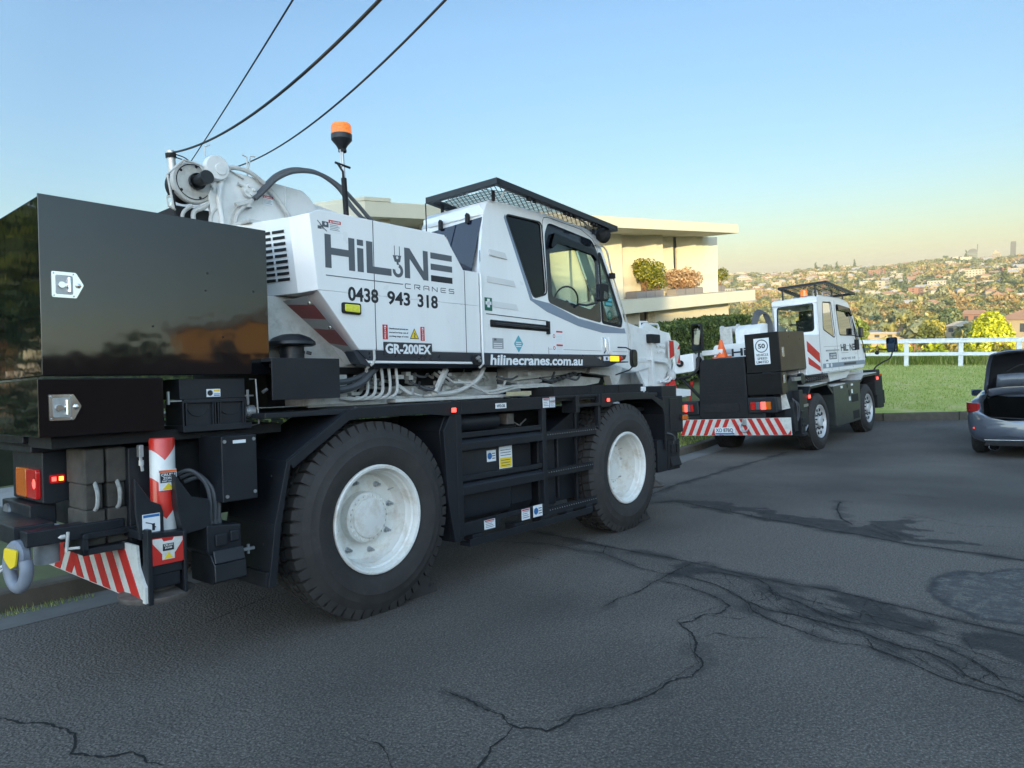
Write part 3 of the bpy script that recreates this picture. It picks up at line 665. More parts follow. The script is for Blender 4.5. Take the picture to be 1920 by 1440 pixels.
# company lettering
yl = Y0
def lets(b, polys, m=0, dp=.0016):
    for p in polys: b.prism(p, 'y', yl - dp, yl, m)
zb, zt = 2.558, 2.805
b = MB()
H = [[(-.262, zb), (-.208, zb), (-.208, zt), (-.262, zt)], [(-.052, zb), (.004, zb), (.004, zt), (-.052, zt)], [(-.208, 2.658), (-.052, 2.658), (-.052, 2.71), (-.208, 2.71)]]
ii = [[(.028, zb), (.086, zb), (.086, 2.74), (.028, 2.74)], [(.028, 2.76), (.086, 2.76), (.086, zt), (.028, zt)]]
Lr = [[(.115, zb), (.175, zb), (.175, zt), (.115, zt)], [(.175, zb), (.36, zb), (.36, 2.614), (.175, 2.614)]]
N = [[(.50, zb), (.556, zb), (.556, 2.72), (.556, zt), (.50, zt)], [(.705, zb), (.759, zb), (.759, zt), (.705, zt), (.705, 2.63)], [(.556, zt), (.556, 2.72), (.705, zb), (.705, 2.63)]]
E_ = [[(.79, z0), (1.044, z0), (1.044, z0 + .052), (.79, z0 + .052)] for z0 in (zb, 2.656, 2.751)]
lets(b, H + ii + Lr + [N[0], N[1], N[2]] + E_[1:]); lets(b, E_[:1], 1)
b.prism(arc((.428, 2.608), .055, -190, 75, 18) + arc((.428, 2.608), .027, 75, -190, 18), 'y', yl - .0016, yl)
b.prism([(.378, 2.728), (.466, 2.732), (.452, 2.678), (.397, 2.677)], 'y', yl - .0016, yl).prism([(.415, 2.68), (.435, 2.68), (.44, 2.655), (.418, 2.655)], 'y', yl - .0016, yl)
b.lathe([(0, -.0022), (.012, -.0022)], 'y', (.423, yl, 2.712), 12, 2)
for x in (.394, .446): b.box(x, x + .006, yl - .0016, yl, 2.73, 2.806)
b.box(-.259, .478, yl - .0016, yl, 2.499, 2.506)
P(b, 'company_lettering', [GREYP, TEXTD, DECALW], 0, eng)
b = MB(); xs = [.500, .602, .704, .800, .902, 1.000]
wl, hl = .058, .036
def stroke(b, x, z, pts, th=.0055):
    for (a, c), (d, e) in zip(pts[:-1], pts[1:]):
        p, q_ = Vector((x + a * wl, z + c * hl)), Vector((x + d * wl, z + e * hl)); dd = (q_ - p).normalized() * th / 2; nn = Vector((-dd.y, dd.x)); p -= dd * .6; q_ += dd * .6
        b.prism([p + nn, q_ + nn, q_ - nn, p - nn], 'y', yl - .0016, yl)
gl = {'C': [[(1, 1), (.1, 1), (0, .8), (0, .2), (.1, 0), (1, 0)]], 'R': [[(0, 0), (0, 1), (.9, 1), (1, .9), (1, .55), (.9, .45), (.3, .45)], [(.5, .45), (1, 0)]], 'A': [[(0, 0), (0, .85), (.15, 1), (.85, 1), (1, .85), (1, 0)], [(.2, .4), (1, .4)]],
      'N': [[(0, 0), (0, 1), (1, 0), (1, 1)]], 'E': [[(1, 1), (.1, 1), (0, .9), (0, .1), (.1, 0), (1, 0)], [(.2, .5), (.9, .5)]], 'S': [[(1, 1), (.1, 1), (0, .9), (0, .6), (.1, .5), (.9, .5), (1, .4), (1, .1), (.9, 0), (0, 0)]]}
for ch, x in zip('CRANES', xs):
    for s_ in gl[ch]: stroke(b, x, 2.474, s_)
P(b, 'small_lettering', TEXTD, 0, eng)
for s_, x_, w_ in (('0438', -.068, .287), ('943', .310, .238), ('318', .630, .230)): P(MB().text(s_, x_, 2.328, w_, .110, yl, 0, .026), 'phone_number', TEXTD, 0, eng)
b = MB().box(.253, .768, yl - .010, yl - .0045, 1.924, 2.030, 1).text('GR-200EX', .268, 1.937, .487, .080, yl - .010, 0, .035)
P(b, 'model_plate', [DECALW, BAND], 0, eng)
b = MB().box(.252, .695, yl - .002, yl, 2.047, 2.169)
b.box(.252, .302, yl - .003, yl, 2.05, 2.166, 1).box(.650, .695, yl - .003, yl, 2.05, 2.166, 1)
for xx in (.262, .66):
    b.prism([(xx, 2.145), (xx + .028, 2.145), (xx + .014, 2.162)], 'y', yl - .004, yl - .003, 0)
    for k_, ch in enumerate('DANGER'): b.text(ch, xx + .006, 2.128 - k_ * .0145, .014, .011, yl - .003, 0, .02)
for k_, s_ in enumerate(('Unauthorized persons are', 'warned to keep out of', 'working range of crane')): b.text(s_, .315, 2.128 - k_ * .030, .20, .017, yl - .002, 2, .012)
b.prism([(.532, 2.062), (.632, 2.062), (.582, 2.150)], 'y', yl - .003, yl, 2).prism([(.542, 2.068), (.622, 2.068), (.582, 2.138)], 'y', yl - .004, yl - .003, 3)
b.tube([(.575, yl - .004, 2.112), (.59, yl - .004, 2.098), (.578, yl - .004, 2.085), (.588, yl - .004, 2.073)], .004, 5, 2)
P(b, 'danger_sign', [DECALW, RED, TEXTD, YELLOW], 0, eng)
def danger(x0, z0, w_, h_, y, parent):
    b = MB().box(x0, x0 + w_, y - .002, y, z0, z0 + h_).box(x0, x0 + w_, y - .003, y, z0 + h_ * .72, z0 + h_, 1).text('DANGER', x0 + w_ * .3, z0 + h_ * .78, w_ * .62, h_ * .15, y - .003, 0, .02)
    b.prism([(x0 + w_ * .08, z0 + h_ * .77), (x0 + w_ * .24, z0 + h_ * .77), (x0 + w_ * .16, z0 + h_ * .95)], 'y', y - .004, y - .003, 0)
    for i in range(4): b.box(x0 + w_ * .08, x0 + w_ * (.9 - .12 * (i % 2)), y - .003, y, z0 + h_ * (.14 + i * .14), z0 + h_ * (.18 + i * .14), 3)
    P(b, 'danger_sign', [DECALW, RED, TEXTD, GREYP], 0, parent)
danger(-.222, 2.828, .105, .085, yl, eng)
b = MB().box(-.28, -.225, yl - .0015, yl, 2.855, 2.895).box(-.318, -.285, yl - .0015, yl, 2.835, 2.858).lathe([(0, -.003), (.010, -.003)], 'y', (-.25, yl, 2.878), 10, 1)
for p_, q_ in (((-.32, 2.895), (-.25, 2.83)), ((-.30, 2.87), (-.24, 2.825)), ((-.30, 2.88), (-.27, 2.835))): b.tube([(p_[0], yl - .001, p_[1]), (q_[0], yl - .001, q_[1])], .003, 5)
P(b, 'pictogram', [GREYP, DECALW], 0, eng)
b = MB().prism(rounded([(-.133, 2.232), (.036, 2.225), (.036, 2.313), (-.133, 2.313)], .018), 'y', yl - .022, yl, 1).prism(rounded([(-.117, 2.245), (.020, 2.240), (.020, 2.300), (-.117, 2.300)], .01), 'y', yl - .030, yl - .022)
P(b, 'reflector_lamp', [YELG, DARK2], .004)
b = MB().prism(rounded([(1.265, 1.86), (1.36, 1.86), (1.36, 1.94), (1.265, 1.94)], .02), 'y', yl - .03, yl)
for dx, dz in ((.03, .05), (.06, .03), (.05, .06)): b.lathe([(0, -.045), (.014, -.045), (.016, -.03)], 'y', (1.265 + dx, yl, 1.86 + dz), 8, 1)
P(b, 'door_hinge', [DARK2, STEEL])

# ---- cab
YC, YF = .20, 1.06
outer = rounded([(1.40, 1.965), (1.40, 2.69), (1.50, 3.25), (1.585, 3.402), (2.44, 3.412), (3.20, 3.375), (3.38, 3.33), (3.47, 3.25), (3.745, 2.75), (3.945, 2.31), (3.985, 2.05), (3.96, 1.965)], .05, 4)
h1 = rounded([(1.825, 3.302), (2.385, 3.312), (2.405, 2.585), (2.185, 2.53)], .05)
h2 = rounded([(2.47, 3.21), (2.56, 3.285), (3.30, 3.205), (3.385, 3.12), (3.385, 2.345), (2.95, 2.40), (2.485, 2.51)], .05)
h3 = rounded([(3.425, 3.13), (3.46, 3.13), (3.62, 2.84), (3.85, 2.40), (3.83, 2.315), (3.43, 2.345)], .03)
def ytum(z): return .035 * max(0, (z - 2.35) / 1.05) ** 1.5     # side leans in towards the roof
cab = holed_plate(outer, [h1, h2, h3], lambda x, z: (x, YC + ytum(z), z), lambda x, z: (x, YC + .035 + ytum(z), z), 'cab', [WHITE], cr)
fo = rounded([(1.40, 1.965), (1.40, 2.69), (1.50, 3.25), (1.585, 3.402), (2.44, 3.412), (3.20, 3.375), (3.38, 3.33), (3.47, 3.25), (3.745, 2.75), (3.945, 2.31), (3.985, 2.05), (3.96, 1.965)], .05, 4)
fh = rounded([(1.85, 3.26), (3.35, 3.20), (3.80, 2.40), (3.75, 2.30), (1.85, 2.45)], .05)
holed_plate(fo, [fh], lambda x, z: (x, YF, z), lambda x, z: (x, YF - .03, z), 'cab_side_panel', [WHITE], cab)
def skin(pts, ya, yb, name, m_, parent, th=.012, tum=True):
    b = MB(); k = len(pts)
    vs = [(x, ya + (ytum(z) if tum else 0), z) for x, z in pts] + [(x, yb, z) for x, z in pts]; b.add(vs, [(i, i + 1, i + 1 + k, i + k) for i in range(k - 1)])
    o = b.build(name, m_, parent); s_ = o.modifiers.new('thickness', 'SOLIDIFY'); s_.thickness = th; s_.offset = 0; return o
i0 = min(range(len(outer)), key=lambda i: (Vector(outer[i]) - Vector((1.585, 3.402))).length)
roof = [p for p in outer if p[1] > 3.24 and 1.49 < p[0] < 3.5]; skin(roof, YC, YF, 'cab_roof', WHITE, cab)
fr = [p for p in outer if p[0] > 3.46 and p[1] < 2.32]; skin(fr, YC, YF, 'cab_nose', WHITE, cab)
skin([p for p in outer if 3.455 < p[0] and 2.30 < p[1] < 3.262], YC + .03, YF - .03, 'windscreen', GCLEAR, cab, .004)
skin([(1.40, 1.90), (3.97, 1.90)], YC, YF, 'cab_floor', DARK2, cab)
b = MB().prism([(1.405, 1.965), (1.405, 2.69), (1.505, 3.25), (1.56, 3.36), (1.60, 3.36), (1.53, 3.24), (1.43, 2.68), (1.43, 1.965)], 'y', .96, 1.06)
rear = [(YC + .03, 2.694), (YC + .02, 1.965), (1.06, 1.965), (1.06, 3.35), (.30, 3.36), (YC + .04, 3.30)]
b.add([(1.405 + max(0, (z - 2.69)) * .178, y, z) for y, z in rear] + [(1.43 + max(0, (z - 2.69)) * .178, y, z) for y, z in rear], [(0, 1, 2, 3, 4, 5), (11, 10, 9, 8, 7, 6)] + [(i, (i + 1) % 6, (i + 1) % 6 + 6, i + 6) for i in range(6)])
P(b, 'cab_rear_wall', WHITE, .01, cab)
rw = [(.30, 2.722), (.235, 3.225), (.99, 3.19), (.99, 3.09), (.684, 3.115), (.452, 2.756)]
b = MB(); b.add([(1.398 + max(0, (z - 2.69)) * .178, y, z) for y, z in rw] + [(1.391 + max(0, (z - 2.69)) * .178, y, z) for y, z in rw], [(0, 1, 2, 3, 4, 5), (11, 10, 9, 8, 7, 6)] + [(i, (i + 1) % 6, (i + 1) % 6 + 6, i + 6) for i in range(6)])
P(b, 'rear_window', GNAVY, 0, cab)
b = MB()
for y in (.40, .76): b.prism([(y - .02, 3.19), (y + .02, 3.19), (y + .02, 3.27), (y, 3.29), (y - .02, 3.27)], 'x', 1.455, 1.487)
P(b, 'window_clip', DARK2, .004, cab)
# glazing, gaskets, blue-grey trim
b = MB()
def pane(poly, y, m_): return [(x, y + ytum(z), z) for x, z in poly]
for hl_, m_ in ((h1, GTINT), (h3, GCLEAR)):
    b = MB(); b.add(pane(hl_, YC + .012, 0) + pane(hl_, YC + .016, 0), [list(range(len(hl_))), list(range(2 * len(hl_) - 1, len(hl_) - 1, -1))])
    P(b, 'side_window', m_, 0, cab)
def ring(outer_, inner_, y, name, m_, dp=.004, parent=cab):
    return holed_plate(outer_, [inner_], lambda x, z: (x, y - dp + ytum(z), z), lambda x, z: (x, y + .001 + ytum(z), z), name, [m_], parent)
def scaled(poly, d):
    c = sum((Vector(p) for p in poly), Vector((0, 0))) / len(poly); out = []
    k = len(poly)
    for i in range(k):
        t = (Vector(poly[(i + 1) % k]) - Vector(poly[i - 1])); t = t.normalized() if t.length > 1e-9 else Vector((1, 0)); nrm = Vector((t.y, -t.x))
        p = Vector(poly[i])
        if nrm.dot(p - c) < 0: nrm = -nrm
        out.append(tuple(p + nrm * d))
    return out
ring(scaled(h1, .012), scaled(h1, -.004), YC, 'window_gasket', DARK2); ring(scaled(h3, .014), scaled(h3, -.02), YC, 'window_gasket', DARK2)
dw = rounded([(2.49, 3.10), (2.57, 3.185), (3.25, 3.11), (3.345, 3.02), (3.345, 2.56), (3.20, 2.475), (2.50, 2.565)], .04)
ring(rounded([(2.425, 3.20), (2.50, 3.335), (3.30, 3.265), (3.405, 3.14), (3.405, 2.335), (2.95, 2.385), (2.425, 2.50)], .05), dw, YC + .004, 'door_window_frame', mat('dark_window_border', (.010, .013, .019), .12, coat=.2), .006)
b = MB(); b.add(pane(dw, YC + .012, 0) + pane(dw, YC + .016, 0), [list(range(len(dw))), list(range(2 * len(dw) - 1, len(dw) - 1, -1))])
P(b, 'door_window', GCLEAR, 0, cab)
b = MB()
vis = [(2.475, 3.09), (2.55, 3.225), (3.27, 3.15), (3.36, 3.04), (3.33, 3.03), (3.25, 3.085), (2.60, 3.135), (2.50, 3.06)]
b.add(pane(vis, YC - .045, 0) + pane(vis, YC - .004, 0), [list(range(8)), list(range(15, 7, -1))] + [(i, (i + 1) % 8, (i + 1) % 8 + 8, i + 8) for i in range(8)])
P(b, 'window_visor', GTINT, 0, cab)
trim_ = [(1.815, 3.305), (1.795, 3.27), (2.13, 2.50), (2.40, 2.40), (2.95, 2.28), (3.43, 2.225), (3.93, 2.24), (3.90, 2.30), (3.84, 2.29), (3.43, 2.315), (2.95, 2.365), (2.45, 2.49), (2.17, 2.515), (1.835, 3.27)]
b = MB(); k = len(trim_); b.add([(x, YC - .0025 + ytum(z), z) for x, z in trim_] + [(x, YC + .002 + ytum(z), z) for x, z in trim_], [list(range(k)), list(range(2 * k - 1, k - 1, -1))] + [(i, (i + 1) % k, (i + 1) % k + k, i + k) for i in range(k)])
P(b, 'trim_stripe', BLUEGREY, 0, cab)
# door shut lines, grab rail recess, handle, decals
b = MB()
def gapline(pts, wd=.006, y=YC):
    for p, q_ in zip(pts[:-1], pts[1:]):
        p, q_ = Vector(p), Vector(q_); d = (q_ - p).normalized(); nn = Vector((-d.y, d.x)) * wd / 2; p2, q2 = p - d * wd * .4, q_ + d * wd * .4
        vs = [(a.x, y - .0016 + ytum(a.y), a.y) for a in (p2 + nn, q2 + nn, q2 - nn, p2 - nn)]; b.add(vs, [(0, 1, 2, 3)])
gapline([(2.405, 1.97), (2.405, 3.33), (2.43, 3.375), (2.50, 3.39), (3.10, 3.355), (3.32, 3.28), (3.41, 3.17), (3.415, 2.24)])
gapline([(1.47, 2.325), (2.40, 2.305)], .007); gapline([(1.42, 2.9), (1.415, 1.97)], .008); gapline([(2.405, 2.02), (3.95, 2.02)], .003)
P(b, 'door_gap', DARK2, 0, cab)
b = MB().prism(rounded([(1.52, 2.205), (2.40, 2.195), (2.40, 2.262), (1.52, 2.275)], .015), 'y', YC - .002, YC, 1).bar((1.56, YC - .022, 2.238), (2.395, YC - .022, 2.226), .012).lathe([(0, -.028), (.03, -.025), (.034, 0)], 'y', (1.556, YC, 2.24), 14, 1).box(2.375, 2.405, YC - .03, YC, 2.17, 2.30, 1)
P(b, 'grab_rail', [DARK, DARK2], 0, cab)
b = MB().prism(rounded([(3.40, 1.985), (3.62, 1.985), (3.62, 2.19), (3.40, 2.19)], .04), 'y', YC - .004, YC, 1).tube([(3.435, YC - .004, 2.17), (3.435, YC - .03, 2.15), (3.435, YC - .03, 2.02), (3.435, YC - .004, 2.0)], .011, 8).tube([(3.53, YC - .004, 2.17), (3.53, YC - .02, 2.15), (3.53, YC - .02, 2.02), (3.53, YC - .004, 2.0)], .014, 8, 1)
P(b, 'door_handle', [CHROME, WHITE], 0, cab)
faded = mat('faded_decal', (.60, .60, .59), .35, var=.05)
b = MB()
for x0, z0, wd in ((1.545, 2.875, .22), (1.50, 2.62, .38), (1.49, 2.395, .42)): b.prism([(x0, z0), (x0 + wd + .03, z0 - .012), (x0 + wd, z0 + .045), (x0, z0 + .055)], 'y', YC - .0015, YC + .01)
P(b, 'faded_stripe', faded, 0, cab)
b = MB().box(1.455, 1.555, YC - .002, YC, 2.305 + .05, 2.475).box(1.487, 1.523, YC - .003, YC, 2.385, 2.465, 1).box(1.465, 1.545, YC - .003, YC, 2.41, 2.44, 1)
P(b, 'first_aid_sign', [GREEN, DECALW], 0, cab)
b = MB().box(1.545, 1.70, YC - .002, YC, 2.005, 2.105, 2).box(1.555, 1.69, YC - .003, YC, 2.075, 2.095, 1).box(1.565, 1.6, YC - .003, YC, 2.08, 2.10, 3)
for i in range(3): b.box(1.56, 1.68, YC - .003, YC, 2.015 + .018 * i, 2.022 + .018 * i, 0)
P(b, 'inspection_label', [DECALW, STRIPEGREY, STRIPEGREY, TEXTD], 0, cab)
b = MB().prism(rounded([(1.855, 2.06), (1.925, 2.145), (1.995, 2.06), (1.925, 1.975)], .012), 'y', YC - .002, YC)
for i in range(3): b.box(1.885, 1.965, YC - .003, YC, 2.03 + .02 * i, 2.038 + .02 * i, 1)
P(b, 'diamond_label', [TEAL, DECALW], 0, cab)
for z0, sy in ((2.09, .13), (1.985, .095)):
    b = MB().box(2.47, 2.66, YC - .002, YC, z0, z0 + sy).box(2.54, 2.65, YC - .003, YC, z0 + sy - .025, z0 + sy - .008, 1).lathe([(.012, -.003), (.02, -.003)], 'y', (2.50, YC, z0 + sy * .5), 14, 1)
    for i in range(4): b.box(2.54, 2.64, YC - .003, YC, z0 + .015 + .016 * i, z0 + .019 + .016 * i, 2)
    P(b, 'caution_label', [DECALW, RED, faded], 0, cab)
b = MB().box(3.50, 3.66, YC + .004, YC + .011, 2.535, 2.64).box(3.515, 3.645, YC + .002, YC + .004, 2.60, 2.63, 1).box(3.515, 3.645, YC + .002, YC + .004, 2.55, 2.58, 1).lathe([(.03, 0), (.055, 0)], 'y', (3.60, YC + .006, 2.44), 18)
P(b, 'window_sticker', [GREEN, TEAL], 0, cab)
# dark band under the cab and its web address
bz = [(1.402, 1.963), (3.935, 1.985), (3.90, 1.93), (3.545, 1.842), (1.402, 1.842)]
b = MB().prism(bz, 'y', YC - .006, .9)
P(b, 'lower_band', BAND, .012, cab)
b = MB().text('hilinecranes.com.au', 1.50, 1.852, 1.495, .098, YC - .006, 0, .028, shear=.12); P(b, 'web_address', DECALW, 0, cab)
b = MB().tube([(1.398, YC - .01, 2.69), (1.398, YC - .01, 1.86), (1.39, YC + .03, 1.83)], .011, 8); P(b, 'edge_trim', WHITE, 0, cab)
b = MB().box(3.56, 3.74, YC - .016, YC, 1.905, 1.965, 1).box(3.42, 3.545, YC - .010, YC, 1.91, 1.96, 2).lathe([(0, -.02), (.018, -.02), (.02, 0)], 'y', (3.33, YC - .004, 1.935), 12, 3).lathe([(0, -.03), (.026, -.024), (.028, 0)], 'y', (3.78, YC, 1.938), 12)
b.box(3.46, 3.50, YC - .012, YC - .010, 1.92, 1.95, 4)
P(b, 'cab_side_lamp', [REDG, lamp_mat('amber_indicator', (.85, .42, .02), (1, .5, .03), .4), DECALW, CHROME, TEXTD], .003, cab)
# seat and controls behind the glass
b = MB().box(2.55, 2.95, .45, .85, 2.15, 2.42).prism([(2.40, 2.35), (2.55, 2.35), (2.48, 2.95), (2.38, 2.95)], 'y', .45, .85).prism([(2.38, 2.98), (2.46, 2.98), (2.44, 3.15), (2.37, 3.15)], 'y', .53, .77).box(2.6, 2.9, .38, .44, 2.42, 2.48)
P(b, 'operator_seat', SEAT, .03, cab)
b = MB().box(3.45, 3.75, .4, .95, 1.97, 2.50).lathe([(.17, -.012), (.185, 0), (.17, .012), (.155, 0), (.17, -.012)], 'x', (3.32, .62, 2.62), 24).bar((3.32, .62, 2.62), (3.55, .62, 2.35), .03)
P(b, 'steering_console', SEAT, .01, cab)
# wing mirror on the door
b = MB().prism(rounded([(3.09, 2.535), (3.27, 2.56), (3.275, 2.74), (3.10, 2.735)], .03), 'y', -.0, .055)
mi = P(b, 'door_mirror', DARK2, .01, cab)
b = MB(); b.add([(3.083, .005, 2.56), (3.083, .05, 2.56), (3.09, .05, 2.72), (3.09, .005, 2.72)], [(0, 1, 2, 3)]); b.prism(rounded([(3.15, 2.565), (3.235, 2.575), (3.238, 2.64), (3.16, 2.66)], .02), 'y', -.004, .0)
P(b, 'mirror_glass', MIRROR, 0, mi)
b = MB().tube([(2.95, YC + .01, 2.52), (3.0, .12, 2.50), (3.10, .04, 2.53)], .012, 8); P(b, 'mirror_arm', DARK, 0, mi)
b = MB().tube(curve3([(3.33, YC - .0, 3.22), (3.52, YC - .02, 3.18), (3.62, YC - .02, 2.95), (3.80, YC - .02, 2.62), (3.98, YC - .02, 2.25), (3.99, YC, 2.0)]), .010, 6).box(3.60, 3.66, YC - .05, YC - .0, 2.86, 2.92, 1)
P(b, 'front_grab_rail', [CREAM, DARK2], 0, cab)
# roof guard: tube frame with open mesh
b = MB()
def sq(p, q_, w_=.026):
    p, q_ = Vector(p), Vector(q_); t = (q_ - p).normalized(); u = Vector((0, 0, 1)); u = (u - t * u.dot(t)).normalized(); v = t.cross(u)
    b.add([e + u * a * w_ * 1.15 + v * c * w_ for e in (p - t * w_, q_ + t * w_) for a, c in ((-1, -1), (1, -1), (1, 1), (-1, 1))], [(0, 1, 2, 3), (7, 6, 5, 4), (0, 4, 5, 1), (1, 5, 6, 2), (2, 6, 7, 3), (3, 7, 4, 0)])
G = [(1.49, .045, 3.512), (3.50, .045, 3.392), (3.50, 1.10, 3.392), (1.49, .93, 3.512)]
for i in range(4): sq(G[i], G[(i + 1) % 4])
rg = P(b, 'roof_guard', DARK, .004, cab)
b = MB()
gz = lambda x: 3.512 - (x - 1.49) / 2.01 * .12 - .018
for i in range(-14, 34):
    for s_ in (1, -1):
        pts = []
        for k_ in range(24):
            y = .06 + k_ * .045; x = 1.49 + i * .085 + s_ * (y - .5) * 1.7 + .8
            if 1.50 < x < 3.49 and y < .95 + (x - 1.49) * .08: pts.append((x, y, gz(x)))
        if len(pts) > 1: b.tube([pts[0], pts[-1]], .0042, 4)
P(b, 'guard_mesh', DARK2, 0, rg)
b = MB().tube(curve3([(1.62, .10, 3.40), (1.66, .09, 3.47), (1.75, .09, 3.48), (2.3, .10, 3.45), (2.9, .12, 3.42), (3.2, .16, 3.36)]), .009, 6)
for x, y, h_ in ((1.60, .86, .10), (1.62, .2, .1), (3.30, .2, .06), (3.3, .9, .06)): b.box(x - .012, x + .012, y - .012, y + .012, 3.39 - (x > 3) * .06, gz(x), 1)
b.lathe([(0, 0), (.07, .03), (.085, .10), (.03, .14)], 'x', (3.30, .12, 3.31), 14, 1)
b.bar((2.35, .10, 3.40), (2.35, .10, 3.49), .008)
for x in (1.95, 2.55, 2.62, 3.05, 3.1):
    for k_ in range(6): b.box(x + .025 * k_, x + .025 * k_ + .03, .03 + .02 * (k_ % 3), .07 + .02 * (k_ % 2), 3.43 - .06 * (x - 1.9) + .01 * (k_ % 4), 3.475 - .06 * (x - 1.9) + .012 * (k_ % 3), 1)
P(b, 'guard_fitting', [CREAM, DARK2], 0, rg)
b = MB().bar((1.30, .78, 2.70), (1.30, .78, 3.42), .006); P(b, 'aerial', DARK2)

# ---- boom, winch, hoses, beacon
BW = mat('boom_white', (.66, .66, .64), .35, var=.05, dirt=.25, scale=3)
b = MB().prism([(-.66, 2.60), (-.73, 3.16), (-.655, 3.33), (-.58, 3.38), (-.50, 3.372), (.08, 3.345), (.15, 3.30), (.235, 3.20), (.235, 2.6)], 'y', .98, 1.02)
b.prism([(-.66, 2.60), (-.73, 3.16), (-.655, 3.33), (-.58, 3.38), (-.50, 3.372), (.08, 3.345), (.235, 3.20), (.235, 2.6)], 'y', 1.66, 1.70).box(-.55, .25, 1.02, 1.66, 2.6, 3.12)
b.tube([(-.62, .965, 3.36), (-.66, .965, 3.14), (-.63, .965, 2.92)], .022, 8).box(-.09, -.07, .97, .99, 2.95, 3.34)
b.lathe([(0, -.05), (.09, -.05), (.095, -.03), (.095, 0)], 'y', (-.68, .97, 3.36), 24).lathe([(0, -.06), (.045, -.06), (.045, -.04)], 'y', (-.66, .97, 3.35), 16)
P(b, 'boom_bracket', BW, .006)
b = MB().prism([(-.45, 2.86), (-.50, 3.30), (.05, 3.32), (6.15, 2.42), (6.10, 1.86), (5.6, 1.80)], 'y', 1.06, 1.62)
P(b, 'boom', BW, .03)
b = MB().lathe([(0, -.035), (.055, -.035), (.06, -.02), (.06, 0)], 'y', (-.41, .98, 3.245), 24)
for a in (.3, 1.9, 3.4, 5.0): b.lathe([(0, -.05), (.012, -.05), (.014, -.035)], 'y', (-.41 + .032 * math.cos(a), .98, 3.245 + .032 * math.sin(a)), 8)
b.bar((-.50, .96, 3.29), (-.42, .96, 3.27), .018)
P(b, 'pivot_pin', BW)
danger(-.285, 3.165, .085, .072, .975, cr)
b = MB().lathe([(0, -.10), (.15, -.10), (.158, -.09), (.158, -.06), (.10, -.05)], 'y', (-.83, 1.10, 3.235), 48).lathe([(.125, -.05), (.125, .10), (0, .10)], 'y', (-.83, 1.10, 3.235), 32, 1)
for a in (.2, 1.4, 2.5, 3.8, 5.1): b.lathe([(0, -.103), (.011, -.103)], 'y', (-.83 + .118 * math.cos(a), 1.1, 3.235 + .118 * math.sin(a)), 10, 1)
b.lathe([(.125, -.104), (.132, -.104)], 'y', (-.83, 1.1, 3.235), 40, 1)
P(b, 'winch_drum', [CREAM, DARK2])
b = MB().lathe([(.06, -.05), (.06, -.02), (.042, -.02), (.042, -.16), (.05, -.16), (.05, -.19), (0, -.19)], 'y', (-.82, 1.0, 3.235), 20); P(b, 'winch_shaft', DARK)
b = MB().tube([(-1.0, .96, 3.0), (-1.04, .96, 3.24), (-.92, .96, 3.37), (-.80, .96, 3.36), (-.70, .96, 3.20)], .009, 6).tube([(-1.0, .98, 3.1), (-1.04, .98, 3.08), (-1.03, .98, 3.02), (-.98, .98, 3.0)], .008, 6)
b.tube(curve3([(-.82, 1.0, 2.85), (-.84, 1.0, 3.0), (-.76, 1.0, 3.06), (-.70, 1.0, 3.12)]), .018, 8).tube(curve3([(-.72, .99, 2.85), (-.71, .99, 3.0), (-.66, .99, 3.08)]), .016, 8).tube(curve3([(-.90, 1.02, 2.85), (-.92, 1.0, 2.98), (-.85, 1.0, 3.06)]), .014, 8)
b.tube([(-.735, 1.0, 3.45), (-.74, 1.0, 3.52), (-.70, 1.0, 3.545)], .006, 6).tube([(-.40, 1.0, 3.30), (-.40, 1.0, 3.52), (-.44, 1.0, 3.53)], .006, 6).tube([(-.39, 1.0, 3.42), (-.37, 1.0, 3.535), (-.33, 1.0, 3.54)], .006, 6)
b.tube([(-.66, .97, 3.42), (-.45, .97, 3.33)], .007, 6)
P(b, 'winch_guard_rail', CREAM)
b = MB().tube([(-.93, 1.02, 2.8), (-.97, 1.02, 3.05), (-.98, 1.02, 3.15)], .012, 6).box(-.95, -.6, 1.04, 1.6, 2.7, 3.05)
P(b, 'winch_bracket', DARK2)
for k_, (dy, lift, xe) in enumerate(((0, 0, .0), (-.04, -.02, -.05))):
    b = MB().tube(curve3([(-.40, .93 + dy, 3.17), (-.33, .90 + dy, 3.25), (-.24, .87 + dy, 3.37 + lift), (-.10, .83 + dy, 3.445 + lift), (.08, .78 + dy, 3.455 + lift), (.24, .72 + dy, 3.36 + lift), (.34 + xe, .66 + dy, 3.20), (.44 + xe, .62 + dy, 3.09), (.56 + xe, .6 + dy, 3.03)], 8), .017, 10); P(b, 'hydraulic_hose', HOSE)
b = MB().tube(curve3([(-.39, .97, 3.175), (-.31, .95, 3.27), (-.20, .92, 3.40), (-.05, .88, 3.475), (.14, .82, 3.465), (.30, .76, 3.38), (.43, .70, 3.24), (.54, .65, 3.11), (.66, .6, 3.03)], 8), .017, 10)
P(b, 'hydraulic_hose', HOSE)
b = MB().tube(curve3([(-.63, 1.0, 3.34), (-.55, .98, 3.40), (-.42, .96, 3.395), (-.30, .95, 3.33), (-.18, .94, 3.22), (-.05, .93, 3.05)], 8), .018, 8)
for dy in (0, .05): b.tube(curve3([(-.40, .93 + dy, 3.17), (-.47, .93 + dy, 3.11), (-.53, .93 + dy, 3.04), (-.56, .93 + dy, 2.93)]), .017, 8).lathe([(.028, 0), (.028, .05), (.022, .05)], 'z', (-.44, .93 + dy, 3.10), 8)
b.bar((-.55, .92, 3.10), (-.42, .92, 3.15), .02)
P(b, 'steel_pipe', CREAM)
b = MB()
for i in range(16): b.bar((.40 + .012 * i, .5 + .02 * (i % 4), 2.98), (.45 + .012 * i, .52 + .03 * (i % 3), 3.05 - .003 * i), .012 + .004 * (i % 3), 6)
P(b, 'hose_manifold', CREAM)
